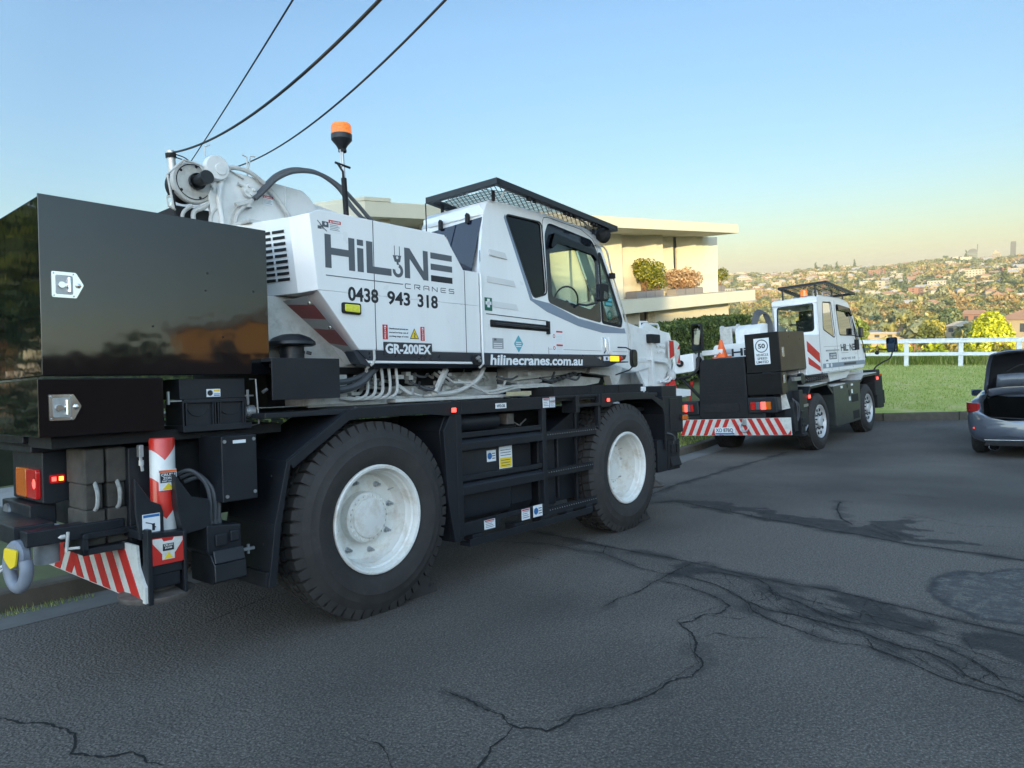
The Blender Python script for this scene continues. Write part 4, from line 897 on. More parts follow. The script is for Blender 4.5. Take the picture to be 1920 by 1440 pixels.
b = MB().bar((.168, .5, 2.96), (.150, .5, 3.36), .022, 10).bar((.150, .5, 3.36), (.14, .5, 3.58), .014, 10, 1).bar((.125, .49, 3.36), (.115, .49, 3.58), .005, 6, 1)
b.bar((.07, .5, 3.47), (.20, .48, 3.45), .010, 6).tube([(.09, .49, 3.46), (.12, .47, 3.40), (.13, .47, 3.2), (.14, .47, 3.1)], .009, 6).lathe([(.033, 0), (.033, .02)], 'z', (.145, .5, 3.57), 12)
bp = P(b, 'beacon_pole', [DARK2, STEEL])
b = MB().lathe([(0, 3.585), (.03, 3.59), (.045, 3.62), (.082, 3.665), (.084, 3.705), (0, 3.705)], 'z', (.14, .5, 0), 28); P(b, 'beacon_base', DARK, 0, bp)
b = MB().lathe([(.080, 3.705), (.080, 3.775), (.072, 3.79), (.0, 3.794)], 'z', (.14, .5, 0), 28)
for i in range(5): b.lathe([(.080, 0), (.082, .004), (.080, .008)], 'z', (.14, .5, 3.71 + i * .013), 28)
P(b, 'beacon_lens', BEACON, 0, bp)

# ---- turntable gear between deck and upper works
b = MB().lathe([(0, 1.52), (.75, 1.52), (.75, 1.66), (.70, 1.67), (.70, 1.80), (0, 1.80)], 'z', (1.75, 1.25, 0), 64)
P(b, 'slew_ring', CREAM)
b = MB().box(-.30, 1.9, .42, .44, 1.535, 1.60).box(.45, 2.2, .30, .42, 1.545, 1.575).box(-.35, .05, .40, .8, 1.55, 1.78).prism([(2.15, 1.60), (3.2, 1.60), (3.85, 1.66), (3.9, 1.72), (3.2, 1.76), (2.15, 1.70)], 'y', .55, 1.1)
b.prism([(3.55, 1.85), (4.25, 1.85), (4.15, 1.66), (4.0, 1.62), (3.95, 1.74), (3.5, 1.78)], 'y', .45, .55).prism([(2.1, 1.70), (4.2, 1.84), (4.2, 1.86), (2.1, 1.86)], 'y', .5, 1.2).box(.6, 2.2, .55, .9, 1.60, 1.68)
P(b, 'turntable_frame', CREAM, .006)
b = MB(); r2 = random.Random(5)
for i in range(5):
    x = .16 + i * .075; b.tube(curve3([(x, .30, 1.83), (x + .01, .30, 1.68), (x - .02, .30, 1.61), (x - .10, .33, 1.585), (x - .2, .38, 1.60)]), .013, 6)
b.tube(curve3([(.90, .36, 1.60), (1.2, .34, 1.62), (1.45, .32, 1.72), (1.55, .32, 1.84)]), .022, 7).tube([(.98, .34, 1.80), (1.15, .33, 1.70), (1.35, .32, 1.70), (1.52, .31, 1.61), (1.65, .31, 1.61), (1.95, .31, 1.655), (2.5, .33, 1.66), (2.7, .36, 1.64)], .013, 6)
b.tube([(1.2, .33, 1.72), (1.6, .31, 1.585), (1.72, .31, 1.59), (2.0, .31, 1.635), (2.55, .33, 1.64)], .012, 6).tube([(.92, .33, 1.62), (1.06, .33, 1.82)], .030, 5)
for i in range(34):
    x = r2.uniform(.0, 2.3); z = r2.uniform(1.58, 1.80); dx = r2.uniform(-.25, .25); y = r2.uniform(.38, .62)
    b.tube(curve3([(x, y, z), (x + dx * .4, y - .05, z + r2.uniform(-.05, .05)), (x + dx, y, z + r2.uniform(-.1, .1))], 5), r2.uniform(.008, .018), 6)
for i in range(26):
    x = r2.uniform(.0, 2.4); z = r2.uniform(1.56, 1.78); s_ = r2.uniform(.015, .04); b.box(x, x + s_ * r2.uniform(1, 3), .40, .46, z, z + s_)
P(b, 'hydraulic_pipe', CREAM)
b = MB().tube(curve3([(-.40, .28, 1.70), (-.15, .26, 1.66), (.05, .26, 1.70), (.18, .28, 1.78), (.30, .34, 1.84)]), .028, 8).tube(curve3([(-.4, .30, 1.74), (-.1, .29, 1.72), (.1, .30, 1.76), (.25, .34, 1.83)]), .022, 8)
for i in range(16):
    x = r2.uniform(.1, 3.0); z = r2.uniform(1.60, 1.80); dx = r2.uniform(-.3, .4); y = r2.uniform(.34, .5)
    b.tube(curve3([(x, y, z), (x + dx * .5, y - .04, z - .03), (x + dx, y, z + r2.uniform(-.06, .08))], 5), r2.uniform(.010, .016), 6)
for i in range(9): b.lathe([(.022, 0), (.026, .02), (.026, .05), (.02, .07)], 'x', (2.55 + i * .075, .44, 1.66 + i * .014), 8)
P(b, 'hydraulic_hose', HOSE)
b = MB().box(-.5, 4.1, .64, 1.8, 1.55, 1.85).box(-.55, .3, .50, .62, 1.79, 1.84)
P(b, 'turntable_core', DARK2)
b = MB().prism([(1.62, .0), (2.0, .0), (1.98, .055), (1.70, .07)], 'z', 1.56, 1.60)
b.v = [(x + .1, y + .20, z) for x, y, z in b.v]
P(b, 'timber_packer', mat('pale_timber', (.42, .36, .22), .75, var=.2, scale=14))

# ---- boom head in front of the cab
b = MB().prism([(5.85, 2.42), (6.05, 2.55), (6.5, 2.45), (6.78, 2.42), (6.85, 2.28), (6.80, 1.70), (6.62, 1.50), (6.0, 1.55), (5.75, 1.85)], 'y', 1.10, 1.16).prism([(5.85, 2.42), (6.05, 2.55), (6.5, 2.45), (6.78, 2.42), (6.85, 2.28), (6.80, 1.70), (6.62, 1.50), (6.0, 1.55), (5.75, 1.85)], 'y', 1.55, 1.61)
b.lathe([(0, 0), (.17, 0), (.19, .03), (.15, .06), (.15, .32), (.19, .36), (0, .36)], 'y', (6.55, 1.17, 2.2), 24).lathe([(0, 0), (.17, 0), (.19, .03), (.15, .06), (.15, .32), (.19, .36), (0, .36)], 'y', (6.45, 1.17, 1.75), 24)
b.box(5.7, 6.6, 1.05, 1.10, 1.95, 2.02).box(6.05, 6.12, 1.02, 1.1, 1.6, 2.4).lathe([(0, -.04), (.10, -.04), (.10, 0)], 'y', (6.15, 1.1, 2.2), 20)
for i in range(7): b.lathe([(0, -.03), (.025, -.03), (.03, 0)], 'y', (6.35 + .1 * (i % 3), 1.10, 2.12 + .09 * (i // 3)), 8)
bh = P(b, 'boom_head', BW, .006)
b = MB().tube([(5.95, 1.15, 2.42), (5.95, 1.15, 2.56), (6.15, 1.15, 2.57), (6.18, 1.15, 2.42)], .018, 8).tube([(6.18, 1.15, 2.54), (6.48, 1.15, 2.55), (6.52, 1.15, 2.50), (6.50, 1.15, 2.34)], .018, 8).tube([(6.75, 1.1, 2.3), (6.72, 1.1, 2.42)], .02, 8)
b.tube(curve3([(5.9, 1.06, 2.0), (6.2, 1.03, 1.97), (6.5, 1.04, 1.95), (6.65, 1.04, 1.85), (6.55, 1.05, 1.70), (6.3, 1.05, 1.65)]), .018, 6).tube(curve3([(6.72, 1.0, 1.95), (6.62, 1.0, 1.75), (6.5, 1.0, 1.66), (6.35, 1.0, 1.66)]), .02, 6)
P(b, 'boom_head_rail', BW, 0, bh)
b = MB().prism([(6.60, 1.98), (6.60, 2.30), (6.82, 2.30), (6.95, 2.25), (6.96, 1.92), (6.85, 1.94), (6.82, 2.1), (6.76, 2.02)], 'y', 1.02, 1.05).prism([(6.605, 2.01), (6.605, 2.29), (6.74, 2.29), (6.76, 2.06)], 'y', 1.015, 1.02, 1).prism([(6.86, 1.95), (6.94, 2.08), (6.945, 1.94)], 'y', 1.015, 1.02, 1).prism([(6.86, 2.16), (6.94, 2.24), (6.945, 2.17)], 'y', 1.015, 1.02, 1)
P(b, 'striped_head_plate', [BOARDW, RED], 0, bh)
b = MB().prism(rounded([(5.96, 2.24), (6.25, 2.24), (6.25, 2.37), (5.96, 2.37)], .02), 'y', .98, 1.08)
P(b, 'work_lamp', DARK2, .01, bh)
b = MB().prism(rounded([(3.735, 1.83), (3.875, 1.83), (3.875, 2.035), (3.735, 2.035)], .07, 6), 'y', .015, .045)
mi = P(b, 'blind_spot_mirror', DARK2, .006)
b = MB().prism(rounded([(3.752, 1.845), (3.858, 1.845), (3.858, 2.02), (3.752, 2.02)], .05, 6), 'y', .010, .015); P(b, 'mirror_glass', MIRROR, 0, mi)
b = MB().tube([(3.80, .04, 2.02), (3.76, .10, 2.06), (3.74, .2, 2.07)], .008, 6).tube([(3.80, .04, 1.84), (3.82, .1, 1.80), (3.84, .3, 1.75)], .008, 6); P(b, 'mirror_arm', DARK2, 0, mi)
b = MB().tube(curve3([(6.60, 1.02, 1.74), (6.66, 1.02, 1.70), (6.66, 1.02, 1.62), (6.58, 1.02, 1.56), (6.50, 1.02, 1.60)]), .035, 8).lathe([(.05, 0), (.07, .03), (.07, .10), (.04, .14)], 'z', (6.64, 1.02, 1.68), 12, 1)
b.prism([(6.45, 1.50), (6.58, 1.66), (6.72, 1.66), (6.80, 1.50)], 'y', 1.0, 1.06)
P(b, 'hook_block', [RED, CREAM])
b = MB().box(4.2, 6.9, .9, 1.7, 1.40, 1.52).prism([(6.5, 1.40), (6.95, 1.42), (6.95, 1.52), (6.4, 1.55)], 'y', .85, 1.75)
P(b, 'front_deck', WHITE, .01)
# ================================================================== loose things on or by the near crane
def pad(x0, x1, label):
    t = thing('outrigger_pad', label, 'stacking block', STREET @ T3((x0 + x1) / 2, .36, .80), 'outrigger pads racked at the rear of the near crane')
    h_ = (x1 - x0) / 2 - .003
    b = MB().box(-h_, h_, 0, .30, 0, .205).box(-h_, h_, 0, .30, .355, .56).box(-h_ + .006, h_ - .006, .02, .29, .205, .355); b.build('block', BLOCK, t, bevel=.012)
    b = MB().tube(curve3([(0, .015, .20), (.004, -.012, .23), (.006, -.016, .30), (0, .012, .37)]), .012, 8); b.build('rope_handle', ROPE, t)
pad(-1.825, -1.712, 'weathered grey block with rope handle, left one racked at the crane rear')
pad(-1.708, -1.590, 'weathered grey block with rope handle, right one beside the red and white jack')
t = thing('lifting_shackle', 'grey bow-shaped lifting shackle with a yellow plate hanging at the rear of the near crane', 'shackle', STREET @ T3(-2.13, .43, .64) @ RZ(R(14)) @ Matrix.Scale(.80, 4))
b = MB().tube(curve3([(0, .10, .20), (0, .115, .12), (0, .08, .03), (0, .01, -.01), (0, -.055, .03), (0, -.085, .11), (0, -.07, .18)]), .042, 12)
b.lathe([(0, -.045), (.085, -.04), (.10, -.02), (.10, .02), (.085, .04), (0, .045)], 'x', (0, .01, .215), 28); b.build('bow', mat('shackle_grey', (.20, .22, .26), .4, var=.12, dirt=.35), t)
b = MB().prism(rounded([(-.085, .26), (.06, .27), (.075, .20), (-.0, .13), (-.06, .15)], .02), 'x', -.062, -.046); b.build('yellow_plate', YELLOW, t, bevel=.003)
b = MB().tube(curve3([(-.02, .12, .14), (-.03, .17, .12), (-.03, .24, .06), (-.02, .33, .02)]), .010, 6).tube(curve3([(-.03, .12, .12), (-.04, .18, .08), (-.03, .26, .01)]), .009, 6); b.build('sling_rope', mat('white_rope', (.6, .58, .56), .8, var=.2, scale=30), t)
def chock(x, y, label):
    t = thing('wheel_chock', label, 'wheel chock', STREET @ T3(x, y, .0), 'wheel chocks under the near crane')
    b = MB().prism([(-.155, .0), (.145, .0), (.145, .025), (.115, .05), (.03, .16), (-.02, .20), (-.06, .17), (-.12, .07)], 'y', 0, .22)
    for i in range(4): b.prism([(.01 + i * .028, .17 - i * .034), (.03 + i * .028, .175 - i * .034), (.04 + i * .028, .15 - i * .034)], 'y', .01, .21)
    b.build('block', RUBBER, t, bevel=.006)
    MB().lathe([(0, -.002), (.018, -.002)], 'y', (.06, 0, .07), 12).build('hole', DARK2, t)
chock(.50, .08, 'black rubber chock wedged against the large rear tyre of the near crane')
chock(4.05, .10, 'black rubber chock wedged in front of the front tyre of the near crane')
# ================================================================== the far crane
c2 = thing('mobile_crane', 'white and black crane truck at the end of the road with a 50 speed sign', 'crane', CRANE2, 'crane trucks parked along the kerb')
def Q2(b, name, mats, bevel=0., parent=None): return b.build(name, mats, parent or c2, None, bevel)
SILVER = mat('silver_rim', (.58, .58, .57), .4, metal=.3, var=.12, dirt=.3, scale=8)
tb2 = None
for x, s_ in ((.64, 0), (4.32, 0), (.64, 1), (4.32, 1)):
    m = T3(x, .02, .62) if not s_ else T3(x, 2.36, .62) @ RZ(math.pi)
    wh = sub('wheel', c2, m)
    if tb2 is None: tb2 = tyre_mesh(.645, .375, .36, 56, False).build('tyre', RUBBER, wh, sharp=24)
    else:
        o = tb2.copy(); C.objects.link(o); o.parent = wh
    if not s_:
        b = MB().lathe([(.365, .04), (.378, .01), (.378, -.008), (.362, -.012), (.35, .01), (.345, .05), (.33, .07), (.31, .05), (.26, .03), (.20, .05), (.0, .05)], 'y', (0, 0, 0), 48)
        b.lathe([(.12, .05), (.12, -.01), (.09, -.03), (0, -.03)], 'y', (0, 0, 0), 24); b.build('rim', SILVER, wh)
        b = MB()
        for i in range(10):
            a = 2 * math.pi * i / 10; b.lathe([(0, .0), (.036, .004), (.036, .04)], 'y', (.268 * math.cos(a), .018, .268 * math.sin(a)), 12); b.lathe([(0, .01), (.016, .01), (.018, .05)], 'y', (.165 * math.cos(a + .3), 0, .165 * math.sin(a + .3)), 6)
        b.build('nut_ring', DARK2, wh)
b = MB().box(-.9, 5.4, .75, 1.65, .75, 1.3).box(.5, .78, .3, 2.1, .5, .75).box(4.2, 4.46, .3, 2.1, .5, .75).box(-1.1, 6.0, .5, 2.0, 1.25, 1.45).box(1.3, 3.7, .3, 2.1, .6, 1.2)
Q2(b, 'chassis_frame', DARK2)
b = MB().prism([(1.66, .39), (3.56, .39), (3.72, 1.40), (1.62, 1.36)], 'y', 0, .5); Q2(b, 'side_panel', mat('dark_grey_panel', (.030, .036, .036), .35, var=.15, dirt=.2), .012)
b = MB().box(2.93, 3.46, -.004, 0, .88, 1.07).box(2.97, 3.47, -.004, 0, .45, .655).box(2.72, 2.79, -.004, 0, 1.06, 1.2).box(2.62, 2.68, -.004, 0, 1.26, 1.34)
Q2(b, 'vent_opening', DARK2)
b = MB().box(2.15, 2.3, -.004, 0, 1.27, 1.33).box(2.95, 3.1, -.004, 0, 1.29, 1.34).box(2.72, 2.85, -.004, 0, .93, 1.03).box(2.95, 3.05, -.004, 0, 1.10, 1.2); Q2(b, 'safety_label', DECALW)
b = MB().band([(-.05, 1.28), (.12, 1.45), (1.22, 1.475), (1.60, 1.22)], 'y', 0, .5, .07).band([(3.55, 1.38), (3.75, 1.40), (4.02, 1.515), (5.25, 1.53)], 'y', 0, .5, .07)
Q2(b, 'wheel_arch', DARK, .01)
b = MB().band([(.12, 1.458), (1.22, 1.483)], 'y', -.006, .5, .02).band([(3.75, 1.408), (4.02, 1.523), (5.20, 1.538)], 'y', -.006, .5, .02).band([(1.62, 1.372), (2.5, 1.385)], 'y', -.006, .3, .02).box(3.6, 5.1, .3, .9, 1.54, 1.62)
Q2(b, 'white_edge_strip', CREAM)
b = MB().box(5.20, 5.62, .02, .5, .55, 1.60).box(5.62, 5.95, .05, .45, .52, 1.42).box(5.05, 5.3, .0, .3, .9, 1.3).box(5.95, 6.08, .05, .4, .62, 1.0).box(5.4, 5.6, 1.8, 2.3, .6, 1.55)
Q2(b, 'front_outrigger_box', DARK2, .02)
b = MB().box(5.18, 5.28, -.03, .0, 1.33, 1.40).box(-.06, .02, -.03, 0, 1.19, 1.26); Q2(b, 'side_marker_lamp', REDLIT, .005)
b = MB().box(5.64, 5.72, -.02, .05, 1.42, 1.47); Q2(b, 'indicator_lamp', AMBERG, .005)
# rear outrigger
b = MB().prism([(-.98, 1.45), (-.70, 1.70), (-.30, 1.72), (-.28, 1.45), (-.42, .5), (-.9, .52)], 'y', .12, .4).box(-.62, -.40, -.02, .15, .45, 1.40).box(-.36, -.12, .0, .3, .62, 1.30).box(-.95, -.75, .0, .2, .55, 1.2)
for z in (.62, .75, .9): b.box(-.60, -.42, -.04, -.02, z, z + .06)
b.box(-.62, -.38, -.05, .2, .42, .48).lathe([(0, 0), (.13, 0), (.13, .10), (0, .10)], 'y', (-.1, .06, 1.62), 24)
Q2(b, 'rear_outrigger', DARK, .012)
b = MB().box(-.62, -.25, .05, .12, 1.60, 1.68).box(-.40, -.30, .0, .12, .52, .60).bar((-.4, 0, .5), (-.2, 0, .62), .02).box(-.36, -.10, -.01, .0, 1.02, 1.08); Q2(b, 'grey_fitting', STEEL, .004)
b = MB().tube(curve3([(-.75, .05, 1.2), (-.70, -.02, 1.1), (-.66, 0, .9), (-.68, .03, .75)]), .018, 6).tube(curve3([(-.85, .05, 1.25), (-.80, -.02, 1.1), (-.76, 0, .85), (-.78, .03, .7)]), .018, 6); Q2(b, 'hydraulic_hose', HOSE)
# tool boxes with the speed sign
SATIN = mat('satin_black_paint', (.010, .010, .011), .28, var=.2, spec=.18)
b = MB().box(-1.20, .25, .10, .835, 1.835, 2.67); t1 = Q2(b, 'tool_box', SATIN, .012)
b = MB().box(-1.19, .24, .092, .10, 1.845, 2.66); Q2(b, 'tool_box_door', mat('brushed_dark_metal', (.085, .066, .055), .26, metal=.8, var=.12, dirt=.0, scale=1.2), .003, t1)
b = MB().box(-1.20, -.90, .11, .85, 1.36, 1.825); t2 = Q2(b, 'lower_tool_box', SATIN, .012)
b = MB().box(-1.19, -.91, .102, .11, 1.37, 1.815); Q2(b, 'tool_box_door', MATS['brushed_dark_metal'], .003, t2)
for (x, z), par, s_ in (((-1.10, 2.34), t1, 1.2), ((-1.14, 1.76), t2, 1.0)):
    b = MB().box(x, x + .10 * s_, .084, .092, z - .17 * s_, z).box(x + .02, x + .08, .076, .084, z - .13 * s_, z - .03, 1); Q2(b, 'latch', [CHROME, STEEL], .003, par)
b = MB().box(-1.206, -1.20, .306, .635, 2.01, 2.56); sg = Q2(b, 'speed_sign', DECALW)
b = MB(); tx = lambda s_, y1, z, wd, h_, m_=0, bo=.015: b.text(s_, -y1, z, wd, h_, 0, m_, bo)
b.lathe([(.118, 0), (.138, 0), (.138, -.002), (.118, -.002)], 'y', (-.47, 0, 2.395), 32, 1)
tx('50', .545, 2.345, .15, .10, 0, .03); tx('VEHICLE', .60, 2.185, .26, .05); tx('SPEED', .575, 2.11, .21, .05); tx('LIMITED', .60, 2.035, .26, .05)
b.v = [(-1.207 + y, -x, z) for x, y, z in b.v]; Q2(b, 'sign_lettering', [TEXTD, GREYP], 0, sg)
# engine cover with badge recess, rear lamps, striped board, plate
b = MB().prism([(.86, .88), (.86, 2.21), (1.80, 2.222), (1.92, 2.16), (2.02, .95), (1.95, .87)], 'x', -1.22, -.3); ec = Q2(b, 'engine_cover', mat('matt_black_plastic', (.012, .0125, .014), .5, var=.15, spec=.25), .03)
b = MB().prism(rounded([(1.05, 1.03), (1.05, 1.22), (1.86, 1.22), (1.86, 1.03)], .05), 'x', -1.235, -1.22).prism([(1.52 + .12 * math.cos(a), 2.10 + .045 * math.sin(a)) for a in np.linspace(0, 6.28, 25)[:-1]], 'x', -1.23, -1.22)
for i in range(9): b.box(-1.226, -1.22, .92, 1.9, 1.32 + i * .075, 1.335 + i * .075)
Q2(b, 'cover_relief', DARK2, 0, ec)
b = MB().box(-1.25, -.95, .22, .86, .98, 1.32).box(-1.25, -.9, 2.0, 2.50, .98, 1.30).box(-1.2, -.9, .5, 2.3, .86, 1.0); lb2 = Q2(b, 'lamp_housing', DARK, .03)
for y0, y1, ms in ((.34, .785, (AMBERG, REDLIT, GREYP, REDG)), (2.12, 2.42, (REDG, GREYP, REDLIT, AMBERG))):
    wd = (y1 - y0) / 4
    for i, mm in enumerate(ms): Q2(MB().box(-1.275, -1.25, y0 + i * wd + .004, y0 + (i + 1) * wd - .004, 1.06, 1.22), 'tail_lamp', mm, .006, lb2)
b = MB().box(-1.22, -1.20, -.03, 2.50, .515, .875)
for i in range(7):
    for sg_, y0 in ((1, .06 + i * .19), (-1, 2.42 - i * .19)):
        y1 = y0 + .095
        if (sg_ > 0 and y1 < 1.24) or (sg_ < 0 and y0 > 1.30): b.prism([(y0, .52), (y1, .52), (y1 + .17 * sg_, .87), (y0 + .17 * sg_, .87)], 'x', -1.224, -1.22, 1)
b.prism([(-.02, .52), (.06, .52), (-.02, .62)], 'x', -1.224, -1.22, 1)
Q2(b, 'striped_board', [BOARDW, RED])
b = MB().prism([(.05, 1.05), (.15, 1.45), (.22, 1.45), (.24, 1.02)], 'x', -1.0, -.98).prism([(2.32, 1.3), (2.2, 1.75), (2.28, 1.75), (2.36, 1.3)], 'x', -1.0, -.98, 1); Q2(b, 'striped_flap', [BOARDW, RED])
b = MB().box(-1.245, -1.235, 1.19, 1.655, .535, .69).box(-1.247, -1.245, 1.2, 1.645, .54, .57, 1); npl = Q2(b, 'number_plate', [DECALW, lbl_blue], .002)
b = MB(); b.text('XO 87BQ', -1.625, .575, .40, .098, 0, 0, .012); b.v = [(-1.248 + y, -x, z) for x, y, z in b.v]; Q2(b, 'plate_lettering', TEXTD, 0, npl)
b = MB().tube(curve3([(-1.24, 1.0, .80), (-1.27, 1.05, .72), (-1.28, 1.02, .62), (-1.28, .93, .60), (-1.27, .87, .66), (-1.26, .90, .74)]), .02, 8).box(-1.26, -1.22, .92, 1.0, .74, .86); Q2(b, 'tow_shackle', STEEL)
# white lens housing and mirrors on the left rear
b = MB().prism(rounded([(2.02, 1.97), (2.55, 1.93), (2.54, 2.34), (2.02, 2.38)], .03), 'x', -1.30, -.75).prism([(1.5, 2.30), (2.0, 2.30), (2.0, 2.42), (1.5, 2.42)], 'x', -.9, -.4); wh_ = Q2(b, 'counterweight_housing', WHITE, .02)
b = MB().lathe([(.075, 0), (.08, -.05), (.06, -.05), (.06, 0)], 'x', (-1.30, 2.33, 2.17), 20).disc('x', (-1.335, 2.33, 2.17), .06); Q2(b, 'lens_hood', DARK2, 0, wh_)
b = MB().prism(rounded([(1.80, 2.42), (2.06, 2.42), (2.06, 3.04), (1.80, 3.04)], .07, 5), 'x', -1.22, -1.14); mi = Q2(b, 'wing_mirror', DARK2, .015)
b = MB().prism(rounded([(1.825, 2.56), (2.035, 2.56), (2.035, 3.01), (1.825, 3.01)], .05, 5), 'x', -1.226, -1.22).prism(rounded([(1.825, 2.44), (2.035, 2.44), (2.035, 2.545), (1.825, 2.545)], .03, 5), 'x', -1.226, -1.22); Q2(b, 'mirror_glass', MIRROR, 0, mi)
b = MB().tube(curve3([(-1.18, 1.92, 2.44), (-1.2, 1.93, 2.2), (-1.25, 1.98, 1.98), (-1.25, 2.2, 1.86), (-1.2, 2.55, 1.82), (-1.15, 2.60, 1.65), (-1.1, 2.6, 1.45)]), .028, 8).tube([(-1.2, 2.4, 1.84), (-1.1, 2.0, 1.35)], .035, 8).tube(curve3([(-1.15, 2.05, 2.7), (-1.16, 2.09, 2.5), (-1.2, 1.98, 2.36)]), .014, 6)
b.prism([(1.93 + .03 + .09 * math.cos(a), 2.05 + .25 * math.sin(a)) for a in np.linspace(0, 6.28, 21)[:-1]], 'x', -1.16, -1.1)
Q2(b, 'mirror_arm', DARK2, 0, mi)
b = MB().prism([(1.945 + .07 * math.cos(a), 2.05 + .22 * math.sin(a)) for a in np.linspace(0, 6.28, 21)[:-1]], 'x', -1.17, -1.161); Q2(b, 'mirror_glass', MIRROR, 0, mi)
# superstructure and boom foot
b = MB().prism(rounded([(.25, 1.70), (2.26, 1.70), (2.26, 2.50), (2.2, 2.55), (.25, 2.55)], .04), 'x', .22, 1.2).box(.26, 1.23, .10, .9, 1.68, 2.60)
sp = Q2(b, 'upper_body', WHITE, .02)
b = MB()
k_ = .18 / .247
for p in H + ii: b.prism([(-1.80 + (x + .262) * k_ * 1.45, 2.245 + (z - zb) * k_) for x, z in p], 'y', -.003, 0)
b.v = [(.22 + y, -x, z) for x, y, z in b.v]; Q2(b, 'company_lettering', TEXTD, 0, sp)
b = MB().prism([(.40, 2.22), (1.16, 1.93), (1.16, 2.16), (.40, 2.45)], 'y', .094, .10).prism([(.42, 1.93), (.52, 1.90), (1.16, 1.74), (1.16, 1.84), (.50, 2.06), (.42, 2.09)], 'y', .094, .10); Q2(b, 'red_stripe', RED, 0, sp)
b = MB().prism(rounded([(.7, 2.45), (.7, 2.88), (.92, 3.0), (1.9, 2.96), (5.6, 2.3), (5.4, 1.9)], .08), 'y', 1.28, 1.90); Q2(b, 'boom', BW, .03)
b = MB().lathe([(0, 0), (.14, 0), (.14, .04), (.10, .05), (.10, .4), (.14, .41), (.14, .45), (0, .45)], 'y', (.92, 1.88, 2.90), 24).box(.70, .74, 1.98, 2.26, 2.5, 2.98).box(.7, 1.1, 2.24, 2.28, 2.5, 3.0)
for i in range(4): b.box(.68, .70, 2.0, 2.26, 2.58 + .1 * i, 2.61 + .1 * i)
Q2(b, 'winch_drum', CREAM)
for i in range(5):
    b = MB().tube(curve3([(.9, 1.42 + .03 * i, 2.98), (1.0, 1.36 + .03 * i, 3.2 + .02 * i), (1.15, 1.26 + .03 * i, 3.22 + .02 * i), (1.22, 1.18 + .03 * i, 3.0), (1.2, 1.15 + .03 * i, 2.7)]), .02, 6); Q2(b, 'hydraulic_hose', HOSE)
# cab
Yc = .10
out2 = rounded([(1.25, 1.68), (1.25, 3.40), (1.40, 3.52), (3.0, 3.49), (3.55, 3.40), (3.82, 3.15), (4.45, 2.25), (4.68, 1.95), (4.62, 1.80), (4.42, 1.69)], .06)
g1 = rounded([(1.62, 3.36), (2.22, 3.37), (2.36, 2.56), (2.28, 2.52), (1.54, 2.72)], .06)
g2 = rounded([(2.56, 3.30), (3.50, 3.22), (3.66, 3.05), (3.86, 2.56), (2.70, 2.58)], .06)
g3 = rounded([(3.76, 3.05), (3.98, 2.75), (4.22, 2.42), (3.98, 2.44)], .02)
cab2 = holed_plate(out2, [g1, g2, g3], lambda x, z: (x, Yc, z), lambda x, z: (x, Yc + .04, z), 'cab', [WHITE], c2)
holed_plate(out2, [rounded([(1.5, 3.3), (3.5, 3.3), (4.2, 2.4), (1.6, 2.6)], .08)], lambda x, z: (x, 1.16, z), lambda x, z: (x, 1.12, z), 'cab_side_panel', [WHITE], cab2)
def skin2(pts, ya, yb, name, m_, th=.015):
    b = MB(); k = len(pts); b.add([(x, ya, z) for x, z in pts] + [(x, yb, z) for x, z in pts], [(i, i + 1, i + 1 + k, i + k) for i in range(k - 1)])
    o = b.build(name, m_, cab2); s_ = o.modifiers.new('thickness', 'SOLIDIFY'); s_.thickness = th; s_.offset = 0
skin2([p for p in out2 if p[1] > 3.2 and p[0] < 3.7], Yc, 1.16, 'cab_roof', WHITE); skin2([p for p in out2 if p[0] > 3.64 and p[1] > 2.2], Yc + .03, 1.13, 'windscreen', GCLEAR, .004); skin2([p for p in out2 if p[0] > 4.3 and p[1] < 2.32], Yc, 1.16, 'cab_nose', WHITE); skin2([(1.25, 1.70), (4.4, 1.70)], Yc, 1.16, 'cab_floor', DARK2)
rr = rounded([(.22, 2.70), (1.06, 2.70), (1.02, 3.33), (.20, 3.34)], .07)
holed_plate(rounded([(.10, 1.70), (1.16, 1.70), (1.16, 3.49), (.10, 3.49)], .05), [rr], lambda y, z: (1.25, y, z), lambda y, z: (1.29, y, z), 'cab_rear_wall', [WHITE], cab2)
b = MB(); b.add([(1.26, y, z) for y, z in rr], [list(range(len(rr)))]); Q2(b, 'rear_window', SKYGLASS, 0, cab2)
holed_plate(scaled(rr, .02), [scaled(rr, -.008)], lambda y, z: (1.244, y, z), lambda y, z: (1.252, y, z), 'window_gasket', [DARK2], cab2)
for g in (g1, g2, g3):
    b = MB(); b.add([(x, Yc + .015, z) for x, z in g], [list(range(len(g)))]); Q2(b, 'side_window', SKYGLASS, 0, cab2)
for g in (g1, g2, g3): holed_plate(scaled(g, .016), [scaled(g, -.008)], lambda x, z: (x, Yc - .004, z), lambda x, z: (x, Yc + .002, z), 'window_gasket', [DARK2], cab2)
b = MB().prism([(2.56, 3.33), (3.5, 3.26), (3.68, 3.08), (3.62, 3.05), (3.42, 3.16), (2.60, 3.20)], 'y', .05, .09); Q2(b, 'window_visor', GTINT, 0, cab2)
b = MB().prism([(1.34, 1.79), (4.66, 1.79), (4.60, 1.90), (1.36, 1.905)], 'y', Yc - .004, Yc)
Q2(b, 'lower_band', BLUEGREY, 0, cab2)
b = MB().box(1.55, 1.72, Yc - .006, Yc - .004, 1.81, 1.89, 1).lathe([(0, -.008), (.05, -.008), (.05, 0)], 'y', (1.93, Yc, 1.85), 14, 1).box(2.85, 3.85, Yc - .006, Yc - .004, 1.815, 1.885).text('hilinecranes.com.au', 2.9, 1.825, .9, .05, Yc - .006, 2, .02)
